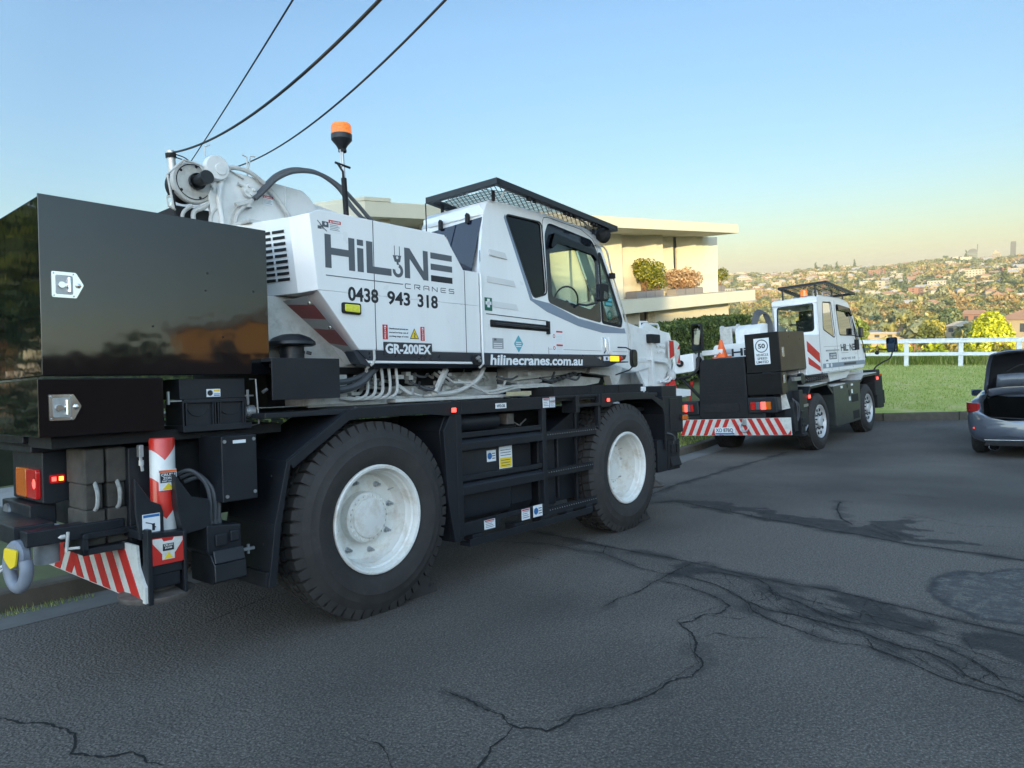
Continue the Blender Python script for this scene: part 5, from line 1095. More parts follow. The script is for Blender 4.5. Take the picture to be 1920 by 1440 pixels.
b.text('0438 943 318', 2.72, 1.955, 1.10, .06, Yc, 0, .01).box(1.83, 2.36, Yc - .003, Yc, 1.99, 2.15).text('GR-130EX', 1.86, 2.01, .47, .05, Yc - .003, 1, .02).text('CRANES', 1.9, 2.08, .4, .04, Yc - .003, 1, .02).box(1.58, 1.72, Yc - .003, Yc, 1.95, 1.99)
b.box(1.62, 2.55, Yc - .012, Yc, 2.19, 2.225, 3)
Q2(b, 'side_lettering', [GREYP, DECALW, TEXTD, STRIPEGREY], 0, cab2)
b = MB()
for p in H + ii + Lr + N + E_: b.prism([(2.72 + (x + .262) * .92, 2.17 + (z - zb) * .72) for x, z in p], 'y', Yc - .003, Yc)
b.box(2.72, 3.3, Yc - .003, Yc, 2.125, 2.132)
Q2(b, 'company_lettering', TEXTD, 0, cab2)
b = MB().box(2.46, 2.468, Yc - .002, Yc + .002, 1.72, 3.42).box(4.06, 4.066, Yc - .002, Yc + .002, 1.8, 2.4).box(1.5, 4.5, Yc - .002, Yc, 2.30, 2.305); Q2(b, 'door_gap', DARK2, 0, cab2)
b = MB().prism([(2.15, 1.69), (4.05, 1.69), (3.6, 1.48), (2.35, 1.44)], 'y', .28, .9); Q2(b, 'cab_base', WHITE, .02, cab2)
b = MB().box(1.9, 2.3, .4, .85, 2.3, 2.75).prism([(1.85, 2.6), (1.98, 2.6), (1.92, 3.0), (1.84, 3.0)], 'y', .42, .83).prism([(1.84, 3.0), (1.94, 3.0), (1.92, 3.22), (1.85, 3.22)], 'y', .45, .75)
b.tube(curve3([(1.4, .62, 2.7), (1.38, .62, 2.86), (1.38, .85, 2.88), (1.4, .95, 2.7)]), .02, 6)
Q2(b, 'operator_seat', SEAT, .03, cab2)
b = MB().box(3.7, 4.1, .4, 1.0, 1.75, 2.55); Q2(b, 'steering_console', SEAT, .02, cab2)
b = MB().prism(rounded([(3.86, 2.50), (4.14, 2.50), (4.12, 2.76), (3.88, 2.76)], .04), 'y', -.06, .0).tube([(3.85, .1, 2.55), (3.95, -.02, 2.5)], .012, 6); mi2 = Q2(b, 'door_mirror', DARK2, .01, cab2)
Q2(MB().prism(rounded([(3.88, 2.52), (4.12, 2.52), (4.10, 2.74), (3.90, 2.74)], .03), 'y', -.066, -.06), 'mirror_glass', MIRROR, 0, mi2)
b = MB().box(3.84, 4.10, .06, .10, 2.18, 2.45); Q2(b, 'cab_vent', DARK2, .01, cab2)
b = MB().tube([(4.05, Yc - .02, 3.0), (4.45, Yc - .03, 2.35), (4.68, Yc - .02, 1.95)], .012, 6); Q2(b, 'front_grab_rail', DARK2, 0, cab2)
b = MB()
G2 = [(1.30, -.10, 3.79), (3.39, -.10, 3.60), (3.39, 1.05, 3.60), (1.30, .97, 3.79)]
for i in range(4): sq(G2[i], G2[(i + 1) % 4])
for x, y in ((1.36, .15), (1.36, .92), (2.4, .12), (3.3, .15), (3.3, 1.0)): b.bar((x, y, 3.40), (x, y, 3.79 - (x - 1.30) * .09), .02)
rg2 = Q2(b, 'roof_guard', DARK, 0, cab2)
b = MB()
for i in range(15): x = 1.36 + i * .14; b.bar((x, -.08, 3.785 - (x - 1.30) * .091), (x, .97, 3.785 - (x - 1.30) * .091), .007, 4)
for i in range(6): y = .0 + i * .18; b.bar((1.31, y, 3.785), (3.38, y, 3.596), .007, 4)
Q2(b, 'guard_mesh', DARK2, 0, rg2)
b = MB().lathe([(0, 3.50), (.09, 3.50), (.09, 3.56)], 'z', (1.75, .55, 0), 20, 1).lathe([(.085, 3.56), (.085, 3.70), (.06, 3.73), (0, 3.73)], 'z', (1.75, .55, 0), 20); Q2(b, 'beacon', [BEACON, DARK], 0, cab2)
b = MB().tube(curve3([(1.5, .25, 3.5), (1.52, .25, 3.64), (1.75, .25, 3.66), (1.8, .25, 3.52)]), .012, 6).tube(curve3([(2.0, .2, 3.5), (2.02, .2, 3.62), (2.6, .2, 3.6), (2.65, .2, 3.5)]), .012, 6); Q2(b, 'roof_rail', CREAM, 0, cab2)
# front mirror on its bent arm
b = MB().prism(rounded([(-.36, 2.05), (-.08, 2.05), (-.08, 2.46), (-.36, 2.46)], .06), 'x', 6.1, 6.17); mf = Q2(b, 'front_mirror', DARK2, .012)
b = MB().prism(rounded([(-.34, 2.15), (-.10, 2.15), (-.10, 2.44), (-.34, 2.44)], .04), 'x', 6.092, 6.1).prism(rounded([(-.34, 2.07), (-.10, 2.07), (-.10, 2.14), (-.34, 2.14)], .02), 'x', 6.092, 6.1); Q2(b, 'mirror_glass', MIRROR, 0, mf)
b = MB().tube(curve3([(5.35, .1, 1.5), (5.36, .05, 1.66), (5.7, -.05, 1.78), (6.0, -.15, 1.86), (6.12, -.2, 1.98), (6.13, -.22, 2.1)]), .02, 8).tube([(6.1, -.1, 2.12), (6.0, .08, 2.16), (5.95, .12, 2.08)], .02, 6).lathe([(0, 0), (.05, .02), (.06, .08), (0, .1)], 'x', (5.9, .14, 2.06), 10); Q2(b, 'mirror_arm', DARK2, 0, mf)
b = MB()
for i in range(12):
    x = .3 + .15 * i; b.tube(curve3([(x, .3, 1.62), (x + .1, .25, 1.55), (x + .25, .3, 1.6), (x + .35, .35, 1.52)]), .014, 6)
Q2(b, 'hydraulic_pipe', HOSE)
# cone on the engine cover
t = thing('traffic_cone', 'orange traffic cone standing on the engine cover of the far crane', 'traffic cone', CRANE2 @ T3(-.80, 1.56, 2.225))
b = MB().box(-.16, .16, -.16, .16, 0, .03).lathe([(.125, .03), (.03, .40), (.0, .40)], 'z', (0, 0, 0), 24); b.build('cone_body', ORANGE, t, bevel=.006)
# ================================================================== the parked car with its boot open
PAINT = bpy.data.materials.new('dark_blue_car_paint'); q = Nodes(PAINT)
q.out(q.bsdf(col=(.115, .135, .175), metal=.6, rough=.30, coat=1., coatr=.03))
CARM = STREET @ T3(12.75, -2.98, .015) @ Matrix.Rotation(R(-.8), 4, 'Y')
ca = thing('parked_car', 'dark blue-grey sedan with its boot lid open at the right edge', 'car', CARM)
ZS = 1.10
def half(x, pts): return (x, pts)
secs = [
 (-.06, [(0, .34), (.62, .34), (.72, .44), (.745, .58), (.735, .66), (.70, .68), (.66, .68), (.60, .67), (.55, .665), (.45, .66), (0, .655)]),
 (.02, [(0, .27), (.70, .27), (.81, .40), (.84, .60), (.83, .82), (.77, .94), (.70, .92), (.66, .80), (.60, .655), (.5, .645), (0, .64)]),
 (.12, [(0, .24), (.76, .24), (.875, .40), (.905, .62), (.89, .86), (.82, .99), (.72, 1.0), (.655, .95), (.62, .66), (.55, .645), (0, .64)]),
 (.20, [(0, .22), (.78, .22), (.89, .40), (.912, .62), (.90, .88), (.83, 1.01), (.73, 1.03), (.655, 1.0), (.62, .62), (.56, .46), (0, .46)]),
 (.70, [(0, .20), (.80, .20), (.90, .36), (.915, .62), (.905, .90), (.84, 1.04), (.73, 1.085), (.655, 1.06), (.62, .62), (.56, .46), (0, .46)]),
 (.93, [(0, .20), (.80, .20), (.90, .36), (.915, .62), (.905, .90), (.84, 1.05), (.74, 1.10), (.655, 1.08), (.62, .62), (.56, .46), (0, .46)]),
 (.97, [(0, .20), (.80, .20), (.90, .36), (.915, .62), (.905, .90), (.84, 1.05), (.75, 1.11), (.64, 1.115), (.50, 1.12), (.3, 1.125), (0, 1.13)]),
 (1.10, [(0, .20), (.80, .20), (.90, .36), (.915, .62), (.905, .90), (.84, 1.05), (.75, 1.12), (.64, 1.14), (.50, 1.15), (.3, 1.155), (0, 1.16)]),
 (1.75, [(0, .20), (.80, .20), (.90, .36), (.915, .62), (.905, .90), (.84, 1.03), (.70, 1.28), (.62, 1.36), (.50, 1.385), (.3, 1.40), (0, 1.405)]),
 (2.3, [(0, .20), (.80, .20), (.90, .36), (.915, .62), (.905, .90), (.84, 1.02), (.68, 1.34), (.60, 1.42), (.50, 1.44), (.3, 1.45), (0, 1.455)]),
 (3.0, [(0, .20), (.80, .20), (.90, .36), (.915, .62), (.905, .89), (.84, 1.0), (.69, 1.28), (.60, 1.37), (.50, 1.39), (.3, 1.41), (0, 1.415)]),
 (3.65, [(0, .20), (.80, .20), (.90, .36), (.91, .62), (.90, .86), (.84, .96), (.76, 1.0), (.64, 1.02), (.50, 1.03), (.3, 1.04), (0, 1.04)]),
 (4.35, [(0, .22), (.78, .22), (.87, .38), (.88, .58), (.86, .74), (.78, .84), (.70, .87), (.60, .885), (.50, .89), (.3, .90), (0, .90)]),
 (4.72, [(0, .26), (.55, .26), (.66, .40), (.68, .52), (.66, .62), (.60, .68), (.54, .70), (.5, .70), (.4, .71), (.3, .71), (0, .71)])]
b = MB(); ringn = 20
for x, hp in secs:
    ring_ = [(x, y, z * ZS) for y, z in hp] + [(x, -y, z * ZS) for y, z in hp[-2:0:-1]]; b.v += ring_
for i in range(len(secs) - 1):
    for j in range(ringn):
        jj = (j + 1) % ringn; m_ = 0; k_ = min(j, ringn - 1 - j) if j < 10 else 19 - j
        xa = secs[i][0]
        if xa < .97 and k_ >= 7 and i >= 2: m_ = 1
        if 1.0 < xa < 3.6 and (k_ in (5, 6)): m_ = 2
        if (1.05 < xa < 1.7 or 2.9 < xa < 3.6) and k_ >= 7: m_ = 2
        b.f.append([i * ringn + j, i * ringn + jj, (i + 1) * ringn + jj, (i + 1) * ringn + j]); b.m.append(m_)
b.f += [list(range(ringn))[::-1], [(len(secs) - 1) * ringn + j for j in range(ringn)]]; b.m += [0, 0]
BOOT = mat('boot_lining', (.004, .004, .004), .95, var=.2, spec=.0)
CGLASS = mat('dark_car_glass', (.012, .016, .022), .05, coat=.5, var=.05)
body = b.build('car_body', [PAINT, BOOT, CGLASS], ca, sharp=40)
s_ = body.modifiers.new('smooth', 'SUBSURF'); s_.levels = 1; s_.render_levels = 1
# boot lid standing open: skin outside, trim and bright pressing inside
b = MB(); b2 = MB(); b3 = MB()
hx, hz = .92, 1.20
path = [(0, 0), (.05, .14), (.02, .40), (-.06, .62), (-.20, .80), (-.30, .82)]
wid = [.60, .70, .66, .62, .55, .50]
rows = []
for (dx, dz), wv_ in zip(path, wid):
    rows.append([(hx + dx - .05 * (abs(t) ** 3), wv_ * t, hz + dz - .07 * abs(t) ** 3) for t in np.linspace(-1, 1, 15)])
vs = [p for r_ in rows for p in r_]; fs = [(i * 15 + j, i * 15 + j + 1, (i + 1) * 15 + j + 1, (i + 1) * 15 + j) for i in range(len(rows) - 1) for j in range(14)]
b.add(vs, fs); lid = b.build('boot_lid', PAINT, ca, sharp=60); s_ = lid.modifiers.new('thickness', 'SOLIDIFY'); s_.thickness = .035; s_.offset = 1
def inset(sc, dx, z0, z1):
    out = []
    for (ddx, dz), wv_ in list(zip(path, wid))[z0:z1]:
        out.append([(hx + ddx - .05 * abs(t * sc) ** 3 + dx, wv_ * sc * t, hz + dz - .07 * abs(t * sc) ** 3 - .01) for t in np.linspace(-1, 1, 15)])
    return out
for sc, dx, z0, z1, bb_ in ((.90, -.045, 1, 6, b2), (.70, -.062, 1, 3, b3)):
    rr_ = inset(sc, dx, z0, z1); bb_.add([p for r_ in rr_ for p in r_], [(i * 15 + j, i * 15 + j + 1, (i + 1) * 15 + j + 1, (i + 1) * 15 + j) for i in range(len(rr_) - 1) for j in range(14)])
for o_ in (b2.build('lid_lining', mat('boot_lid_trim', (.010, .0105, .012), .3, coat=.15, var=.2), lid), b3.build('lid_pressing', mat('lid_pressing_grey', (.10, .115, .14), .25, coat=.4, var=.2), lid)):
    s_ = o_.modifiers.new('thickness', 'SOLIDIFY'); s_.thickness = .012
b = MB().tube(curve3([(.80, .30, 1.62), (.83, .05, 1.75), (.83, -.25, 1.72), (.85, -.3, 1.58)]), .018, 6).tube([(.96, .63, 1.05), (.88, .66, 1.25), (.97, .60, 1.42)], .025, 6).tube([(.96, -.63, 1.05), (.88, -.66, 1.25), (.97, -.60, 1.42)], .025, 6); b.build('lid_hinge', DARK2, lid)
b = MB().tube([(.10, .63, .77), (.14, .645, 1.06), (.7, .645, 1.175), (.95, .62, 1.20), (.97, 0, 1.235), (.95, -.62, 1.20), (.7, -.645, 1.175), (.14, -.645, 1.06), (.10, -.63, .77), (.09, 0, .735)], .016, 6, closed=True); b.build('boot_seal', DARK2, ca)
LENS = mat('dark_red_tail_lens', (.28, .010, .012), .08, coat=1., var=.15)
for s_ in (1, -1):
    b = MB(); prof = [(.70, -.010), (.78, .005), (.845, .045), (.895, .12), (.912, .22), (.915, .34)]
    zt_ = [1.045, 1.05, 1.055, 1.06, 1.06, 1.03]; zb_ = [.90, .875, .865, .875, .91, .97]
    if s_ < 0: prof = prof
    vs = []; k = len(prof)
    for (y, x), zt1, zb1 in zip(prof, zt_, zb_): vs += [(x - .012, (y + .006) * s_, zb1), (x - .012, (y + .006) * s_, zt1), (x + .03, (y - .03) * s_, zt1), (x + .03, (y - .03) * s_, zb1)]
    fs = []
    for i in range(k - 1):
        for j in range(4): fs.append((i * 4 + j, i * 4 + (j + 1) % 4, i * 4 + 4 + (j + 1) % 4, i * 4 + 4 + j))
    b.add(vs, fs + [(0, 1, 2, 3), (4 * k - 4, 4 * k - 3, 4 * k - 2, 4 * k - 1)]); b.build('tail_lamp', LENS, ca, bevel=.008)
    b = MB().prism([(.50 * s_, .555), (.78 * s_, .59), (.80 * s_, .56), (.74 * s_, .535), (.54 * s_, .525)], 'x', -.008, .06); b.build('reflector_strip', lamp_mat('reflector_red', (.75, .06, .04), (1, .1, .05), .25), ca)
    b = MB().lathe([(.075, 0), (.085, -.012), (.09, 0), (.09, .12), (.075, .12), (.075, 0)], 'x', (-.02, .46 * s_, .215), 28).disc('x', (.03, .46 * s_, .215), .075, 1)
    b.v = [(x - .03, y, .215 + (z - .215) * .78) for x, y, z in b.v]; b.build('exhaust_tip', [CHROME, BOOT], ca)
b = MB().prism([(-.62, .235), (.62, .235), (.58, .33), (-.58, .33)], 'x', -.035, .06).box(-.038, -.03, -.62, .62, .335, .35, 1); b.build('bumper_insert', [DARK2, CHROME], ca, bevel=.008)
ct = None
for x, y in ((.95, .88), (3.72, .88), (.95, -.88), (3.72, -.88)):
    m_ = T3(x, y, .325) if y < 0 else T3(x, y, .325) @ RZ(math.pi)
    wh = sub('wheel', ca, m_)
    if ct is None: ct = tyre_mesh(.335, .235, .22, 40, False).build('tyre', RUBBER, wh)
    else: o = ct.copy(); C.objects.link(o); o.parent = wh
    b = MB().lathe([(.23, .03), (.225, .05), (.06, .03), (0, .02)], 'y', (0, 0, 0), 32)
    for i in range(10): a = i * math.pi / 5; b.tube([(.05 * math.cos(a), .025, .05 * math.sin(a)), (.22 * math.cos(a), .03, .22 * math.sin(a))], .018, 6)
    b.build('rim', SILVER, wh)
for s_ in (1, -1):
    b = MB().prism(rounded([(2.70, 1.08), (2.90, 1.06), (2.93, 1.20), (2.72, 1.23)], .05), 'y', s_ * .92, s_ * 1.13).prism([(2.74, 1.05), (2.84, 1.05), (2.84, 1.12), (2.74, 1.12)], 'y', s_ * .85, s_ * .93); mm_ = b.build('door_mirror', PAINT, ca, bevel=.03)
    b = MB().prism(rounded([(s_ * .94, 1.10), (s_ * 1.11, 1.09), (s_ * 1.11, 1.20), (s_ * .94, 1.21)], .03), 'x', 2.695, 2.70); b.build('mirror_glass', MIRROR, mm_)
# ================================================================== street, verge, lawn, fence
def zs(x): return .0063 * max(0., min(x, 21.) - 11.5) ** 2 + .12 * max(0., x - 21.)
YG = [(-18, 1.9), (-2, 2.0), (4, 2.1), (8.6, 2.25), (10.5, 2.55), (13, 2.85), (16, 3.25), (17.5, 3.9), (18.3, 5.2), (18.6, 9)]
def interp(tab, x):
    for (a, c), (d, e) in zip(tab[:-1], tab[1:]):
        if x <= d: return c + (e - c) * max(0, (x - a)) / (d - a)
    return tab[-1][1]
def W(x, y, z): return STREET @ Vector((x, y, z))
CR = {
'c1':[(-.65,-1.31),(-.65,-1.4),(-.68,-1.62),(-.68,-1.76),(-.73,-1.85),(-.74,-1.9),(-.69,-1.97),(-.68,-2.04),(-.58,-2.06),(-.48,-2.06),(-.38,-2.11),(-.24,-2.18),(-.15,-2.23),(.02,-2.25),(.17,-2.26),(.29,-2.32),(.47,-2.3),(.55,-2.26),(.62,-2.18),(.79,-2.11),(.93,-2.01),(1.0,-1.91),(1.05,-1.86),(1.12,-1.92),(1.29,-1.92),(1.39,-2.01),(1.59,-1.99),(1.7,-1.87),(1.8,-1.67),(1.89,-1.49),(1.88,-1.27)],
'c2':[(-.74,-1.89),(-.84,-1.92),(-.94,-1.93),(-1.01,-1.97),(-1.1,-2.0),(-1.6,-2.2)],
'c3':[(1.03,-1.26),(1.3,-1.23),(1.53,-1.27),(1.78,-1.24),(2.06,-1.24),(2.37,-1.24),(2.56,-1.23)],
'c4':[(2.89,.92),(2.84,.47),(2.74,-.04),(2.68,-.39),(2.66,-.61),(2.63,-.9),(2.58,-1.15),(2.53,-1.48),(2.43,-1.8),(2.39,-2.08),(2.38,-2.44),(2.28,-2.8),(2.2,-3.12),(2.12,-3.4),(2.04,-3.69),(1.9,-4.6)],
'c5':[(2.24,.92),(2.37,.63),(2.48,.33),(2.41,-.04),(2.41,-.26),(2.43,-.36),(2.3,-.62),(2.15,-.91),(2.1,-1.15),(2.16,-1.35)],
'c6':[(2.48,.33),(2.52,.12),(2.71,.01),(2.69,-.23),(2.43,-.36),(2.49,-.21)],
'c7':[(2.14,-1.36),(2.09,-1.54),(2.0,-1.74),(1.87,-1.92),(1.74,-2.07),(1.66,-2.22),(1.66,-2.4),(1.62,-2.58),(1.58,-2.73),(1.57,-2.87),(1.48,-3.0),(1.4,-3.15),(1.4,-3.28),(1.32,-3.41),(1.15,-3.51),(1.09,-3.62),(1.05,-3.74),(.9,-4.2)],
'c8':[(2.31,-1.43),(2.4,-1.56),(2.37,-1.74),(2.38,-1.9),(2.25,-2.03),(2.03,-2.15),(1.97,-2.34),(1.82,-2.52),(1.7,-2.75),(1.72,-2.95)],
'c9':[(1.74,-2.07),(1.58,-2.16),(1.5,-2.28),(1.42,-2.39),(1.37,-2.53),(1.29,-2.72),(1.28,-2.85),(1.33,-2.96),(1.25,-3.12),(1.16,-3.26),(1.07,-3.4),(1.02,-3.54),(.99,-3.68),(.97,-3.77),(.8,-4.3)],
'c10':[(1.29,-1.92),(1.32,-2.03),(1.37,-2.15),(1.48,-2.2)],'c11':[(1.57,-2.87),(1.45,-2.94),(1.28,-3.02),(1.24,-3.1)],
'c12':[(5.23,.62),(5.49,.42),(5.31,-.03),(5.09,-.56),(4.89,-1.03),(4.79,-1.42),(4.62,-1.81),(4.55,-2.14),(4.34,-2.62),(4.28,-3.02),(4.23,-3.27),(4.18,-3.55),(4.0,-4.6)],
'c13':[(6.53,-1.43),(5.92,-1.55),(5.33,-1.76),(5.02,-1.96)],'c14':[(5.2,.95),(5.96,1.02),(7.02,1.14),(8.1,1.15),(9.34,1.21),(10.81,1.23),(12.5,1.3)],
'c15':[(1.64,-3.21),(1.55,-3.36),(1.42,-3.5),(1.25,-3.64),(1.27,-3.75)],
'c16':[(-2.6,.5),(-2.26,.34),(-2.22,.21),(-2.14,.08),(-2.11,-.05),(-2.09,-.2),(-2.12,-.34),(-2.15,-.39),(-2.13,-.48),(-2.07,-.56),(-1.99,-.61),(-1.97,-.72),(-1.95,-.85)],
'c18':[(-1.25,-1.36),(-1.23,-1.49),(-1.26,-1.56),(-1.31,-1.65),(-1.33,-1.7)],'c19':[(1.94,.39),(1.93,.14),(1.92,-.13)],'c20':[(2.03,-2.15),(1.81,-2.12),(1.75,-2.04)],
'c21':[(.91,-2.09),(1.02,-2.14),(1.01,-2.28),(1.05,-2.38),(1.15,-2.47)],'c22':[(-.9,.9),(-.3,1.1),(.4,1.0),(1.2,1.2)],'c23':[(6.0,-2.3),(5.6,-2.9),(5.7,-3.5)],'c24':[(7.5,.3),(7.2,-.5),(7.6,-1.4),(7.3,-2.6)],'c25':[(1.95,-2.5),(1.80,-2.75),(1.72,-3.1),(1.62,-3.4),(1.45,-3.72)],'c26':[(2.1,-2.2),(1.98,-2.6),(1.9,-3.0),(1.78,-3.4)]}
WIDE = {'c1': .012, 'c2': .011, 'c3': .011, 'c4': .012, 'c7': .012, 'c9': .010, 'c12': .020, 'c14': .022, 'c16': .014, 'c8': .011, 'c13': .024}
POLY = {
'S1':[(2.28,-2.38),(2.3,-2.69),(2.16,-3.12),(2.0,-3.33),(1.92,-3.7),(1.8,-4.4),(1.3,-4.3),(1.37,-3.74),(1.5,-3.63),(1.81,-3.36),(1.73,-3.11),(1.81,-2.85),(2.07,-2.49)],
'S2':[(2.15,-1.19),(2.55,-1.1),(2.61,-1.2),(2.42,-1.41),(2.21,-1.37)],
'S3':[(5.51,.38),(5.74,-.29),(5.37,-1.04),(5.3,-1.72),(4.93,-1.98),(5.6,-2.22),(5.85,-2.46),(5.14,-2.5),(4.64,-2.84),(4.64,-3.1),(4.38,-2.74),(4.55,-2.14),(4.79,-1.42),(5.19,-.52)],
'S4':[(3.15,-3.04),(3.56,-3.23),(3.84,-3.57),(3.8,-4.6),(2.3,-4.6),(2.31,-3.68),(2.32,-3.47),(2.48,-3.23),(2.78,-3.12)]}
def seg_dist(X, Y, pl):
    d = np.full(X.shape, 9.)
    for (a, c), (e, f_) in zip(pl[:-1], pl[1:]):
        vx, vy = e - a, f_ - c; t = np.clip(((X - a) * vx + (Y - c) * vy) / (vx * vx + vy * vy + 1e-9), 0, 1)
        d = np.minimum(d, np.hypot(X - a - t * vx, Y - c - t * vy))
    return d
def inside(X, Y, pl):
    c = np.zeros(X.shape, bool); n_ = len(pl)
    for i in range(n_):
        (x1, y1), (x2, y2) = pl[i], pl[(i + 1) % n_]
        c ^= ((y1 > Y) != (y2 > Y)) & (X < (x2 - x1) * (Y - y1) / (y2 - y1 + 1e-12) + x1)
    return c
def vnoise(X, Y, s, seed):
    r_ = np.random.default_rng(seed).random((256, 256)); x, y = X * s + 50, Y * s + 50; i, j = np.floor(x).astype(int), np.floor(y).astype(int); fx, fy = x - i, y - j
    fx, fy = fx * fx * (3 - 2 * fx), fy * fy * (3 - 2 * fy); g = lambda a, b_: r_[a % 256, b_ % 256]
    return (g(i, j) * (1 - fx) + g(i + 1, j) * fx) * (1 - fy) + (g(i, j + 1) * (1 - fx) + g(i + 1, j + 1) * fx) * fy
def fbm(X, Y, s, seed, o=4): return sum(vnoise(X, Y, s * 2 ** k, seed + k) * .5 ** k for k in range(o)) / sum(.5 ** k for k in range(o))
def grid_mesh(name, xs, ys, zf, mat_, attrs=None, mw=None):
    X, Y = np.meshgrid(xs, ys, indexing='ij'); Z = zf(X, Y); n_, m_ = X.shape
    V = np.stack([X, Y, Z], -1).reshape(-1, 3); idx = np.arange(n_ * m_).reshape(n_, m_)
    F = np.stack([idx[:-1, :-1], idx[1:, :-1], idx[1:, 1:], idx[:-1, 1:]], -1).reshape(-1, 4)
    return np_mesh(name, V, F, mat_, {k: f_(X, Y).reshape(-1) for k, f_ in (attrs or {}).items()}, mw)
def np_mesh(name, V, F, mat_, attrs=None, mw=None, midx=None, smooth=True, parent=None):
    me = bpy.data.meshes.new(name); k = F.shape[1]
    me.vertices.add(len(V)); me.vertices.foreach_set('co', V.astype(np.float32).reshape(-1))
    me.loops.add(F.size); me.loops.foreach_set('vertex_index', F.astype(np.int32).reshape(-1))
    me.polygons.add(len(F)); me.polygons.foreach_set('loop_start', np.arange(0, F.size, k, dtype=np.int32))
    for q_ in (mat_ if isinstance(mat_, list) else [mat_]): me.materials.append(q_)
    if midx is not None: me.polygons.foreach_set('material_index', midx.astype(np.int32))
    me.update(calc_edges=True); me.polygons.foreach_set('use_smooth', [smooth] * len(F))
    for a_, v_ in (attrs or {}).items():
        at = me.attributes.new(a_, 'FLOAT', 'POINT'); at.data.foreach_set('value', v_.astype(np.float32))
    o = bpy.data.objects.new(name, me); C.objects.link(o)
    if parent: o.parent = parent
    if mw is not None: o.matrix_world = mw
    return o
zsv = np.vectorize(zs)
def stain(X, Y):
    s_ = np.zeros(X.shape); j = (fbm(X, Y, 4.5, 5, 5) - .5)
    for k_ in ('S1', 'S2', 'S3'):
        pl = POLY[k_]; d = seg_dist(X, Y, pl + pl[:1]); d = np.where(inside(X, Y, pl), -d, d)
        s_ = np.maximum(s_, np.clip(.5 - (d + j * .75 - .03) / .07, 0, 1))
    for k_, wd, am in (('c4', .12, .85), ('c12', .15, .9), ('c14', .13, .8), ('c7', .08, .75), ('c8', .11, .85), ('c9', .06, .6), ('c15', .12, .85), ('c5', .05, .5), ('c3', .04, .5), ('c13', .12, .7), ('c25', .07, .7), ('c26', .07, .7), ('c1', .025, .4)):
        d = seg_dist(X, Y, CR[k_]); s_ = np.maximum(s_, am * np.clip(1 - (d + j * .35) / wd, 0, 1))
    return s_ * (.65 + .5 * fbm(X, Y, 14, 9, 3))
def wet(X, Y):
    pl = POLY['S4']; d = seg_dist(X, Y, pl + pl[:1]); d = np.where(inside(X, Y, pl), -d, d); j = fbm(X, Y, 3., 21, 4) - .5
    return np.clip(.5 - (d + j * .35) / .10, 0, 1)
def vdist(X, Y):
    f_ = lambda k_: np.interp(-Y, [-p[1] for p in CR[k_]], [p[0] for p in CR[k_]])
    mid = (X > f_('c4')) & (X < f_('c12')) & (Y < 1.)
    return fbm(X, Y, .55, 33, 5) + .13 * mid - .10 * (X < f_('c4')) * (fbm(X, Y, .3, 71, 2) - .2)
ASPH = bpy.data.materials.new('old_asphalt'); q = Nodes(ASPH)
at1 = q.n('Attribute', attribute_name='stain').outputs['Fac']; at2 = q.n('Attribute', attribute_name='wet').outputs['Fac']; at3 = q.n('Attribute', attribute_name='tone').outputs['Fac']
fine = q.noise(75, 4, .75); med = q.noise(22, 6, .75); vor = q.n('TexVoronoi', Scale=55.); q.t.links.new(q.tc.outputs['Object'], vor.inputs[0])
c = q.ramp(fine, (.36, (.026, .022, .019)), (.52, (.105, .090, .076)), (.66, (.30, .26, .225)))
c = q.mix(.35, c, q.ramp(med, (.38, (.040, .035, .030)), (.62, (.13, .113, .096))))
c = q.mix(q.ramp(vor.outputs[0], (.0, 1.), (.20, 0.)), c, (.30, .275, .25))
c = q.mix(1., c, q.ramp(at3, (.28, .68), (.72, 1.28)), 'MULTIPLY')
c = q.mix(q.math('MULTIPLY', at1, .95, True), c, (.022, .021, .020))
rim_ = q.math('MULTIPLY', q.math('MULTIPLY', at2, q.math('SUBTRACT', 1., at2)), 3.2, True)
c = q.mix(rim_, c, (.015, .015, .016)); c = q.mix(q.math('MULTIPLY', at2, .55), c, (.030, .034, .042))
h = q.math('ADD', q.math('MULTIPLY', fine, .6), q.math('MULTIPLY', vor.outputs[0], .8))
wn = q.ramp(q.noise(9, 5, .6), (.42, 0.), (.62, 1.))
q.out(q.bsdf(col=c, rough=q.math('SUBTRACT', .86, q.math('MULTIPLY', q.math('MULTIPLY', at2, wn), .60)), normal=q.bump(h, .9, .012), spec=.5))
xs = np.unique(np.concatenate([np.arange(-18, -3, .5), np.arange(-3, 8, .035), np.arange(8, 13, .12), np.arange(13, 19.8, .3)]))
ys = np.unique(np.concatenate([np.arange(-9, -4.6, .3), np.arange(-4.6, 1.9, .035), np.arange(1.9, 3.5, .15), np.arange(3.5, 9, .5)]))
road = tag(grid_mesh('road', xs, ys, lambda X, Y: zsv(X), ASPH, {'stain': stain, 'wet': wet, 'tone': vdist}, STREET), kind='structure')
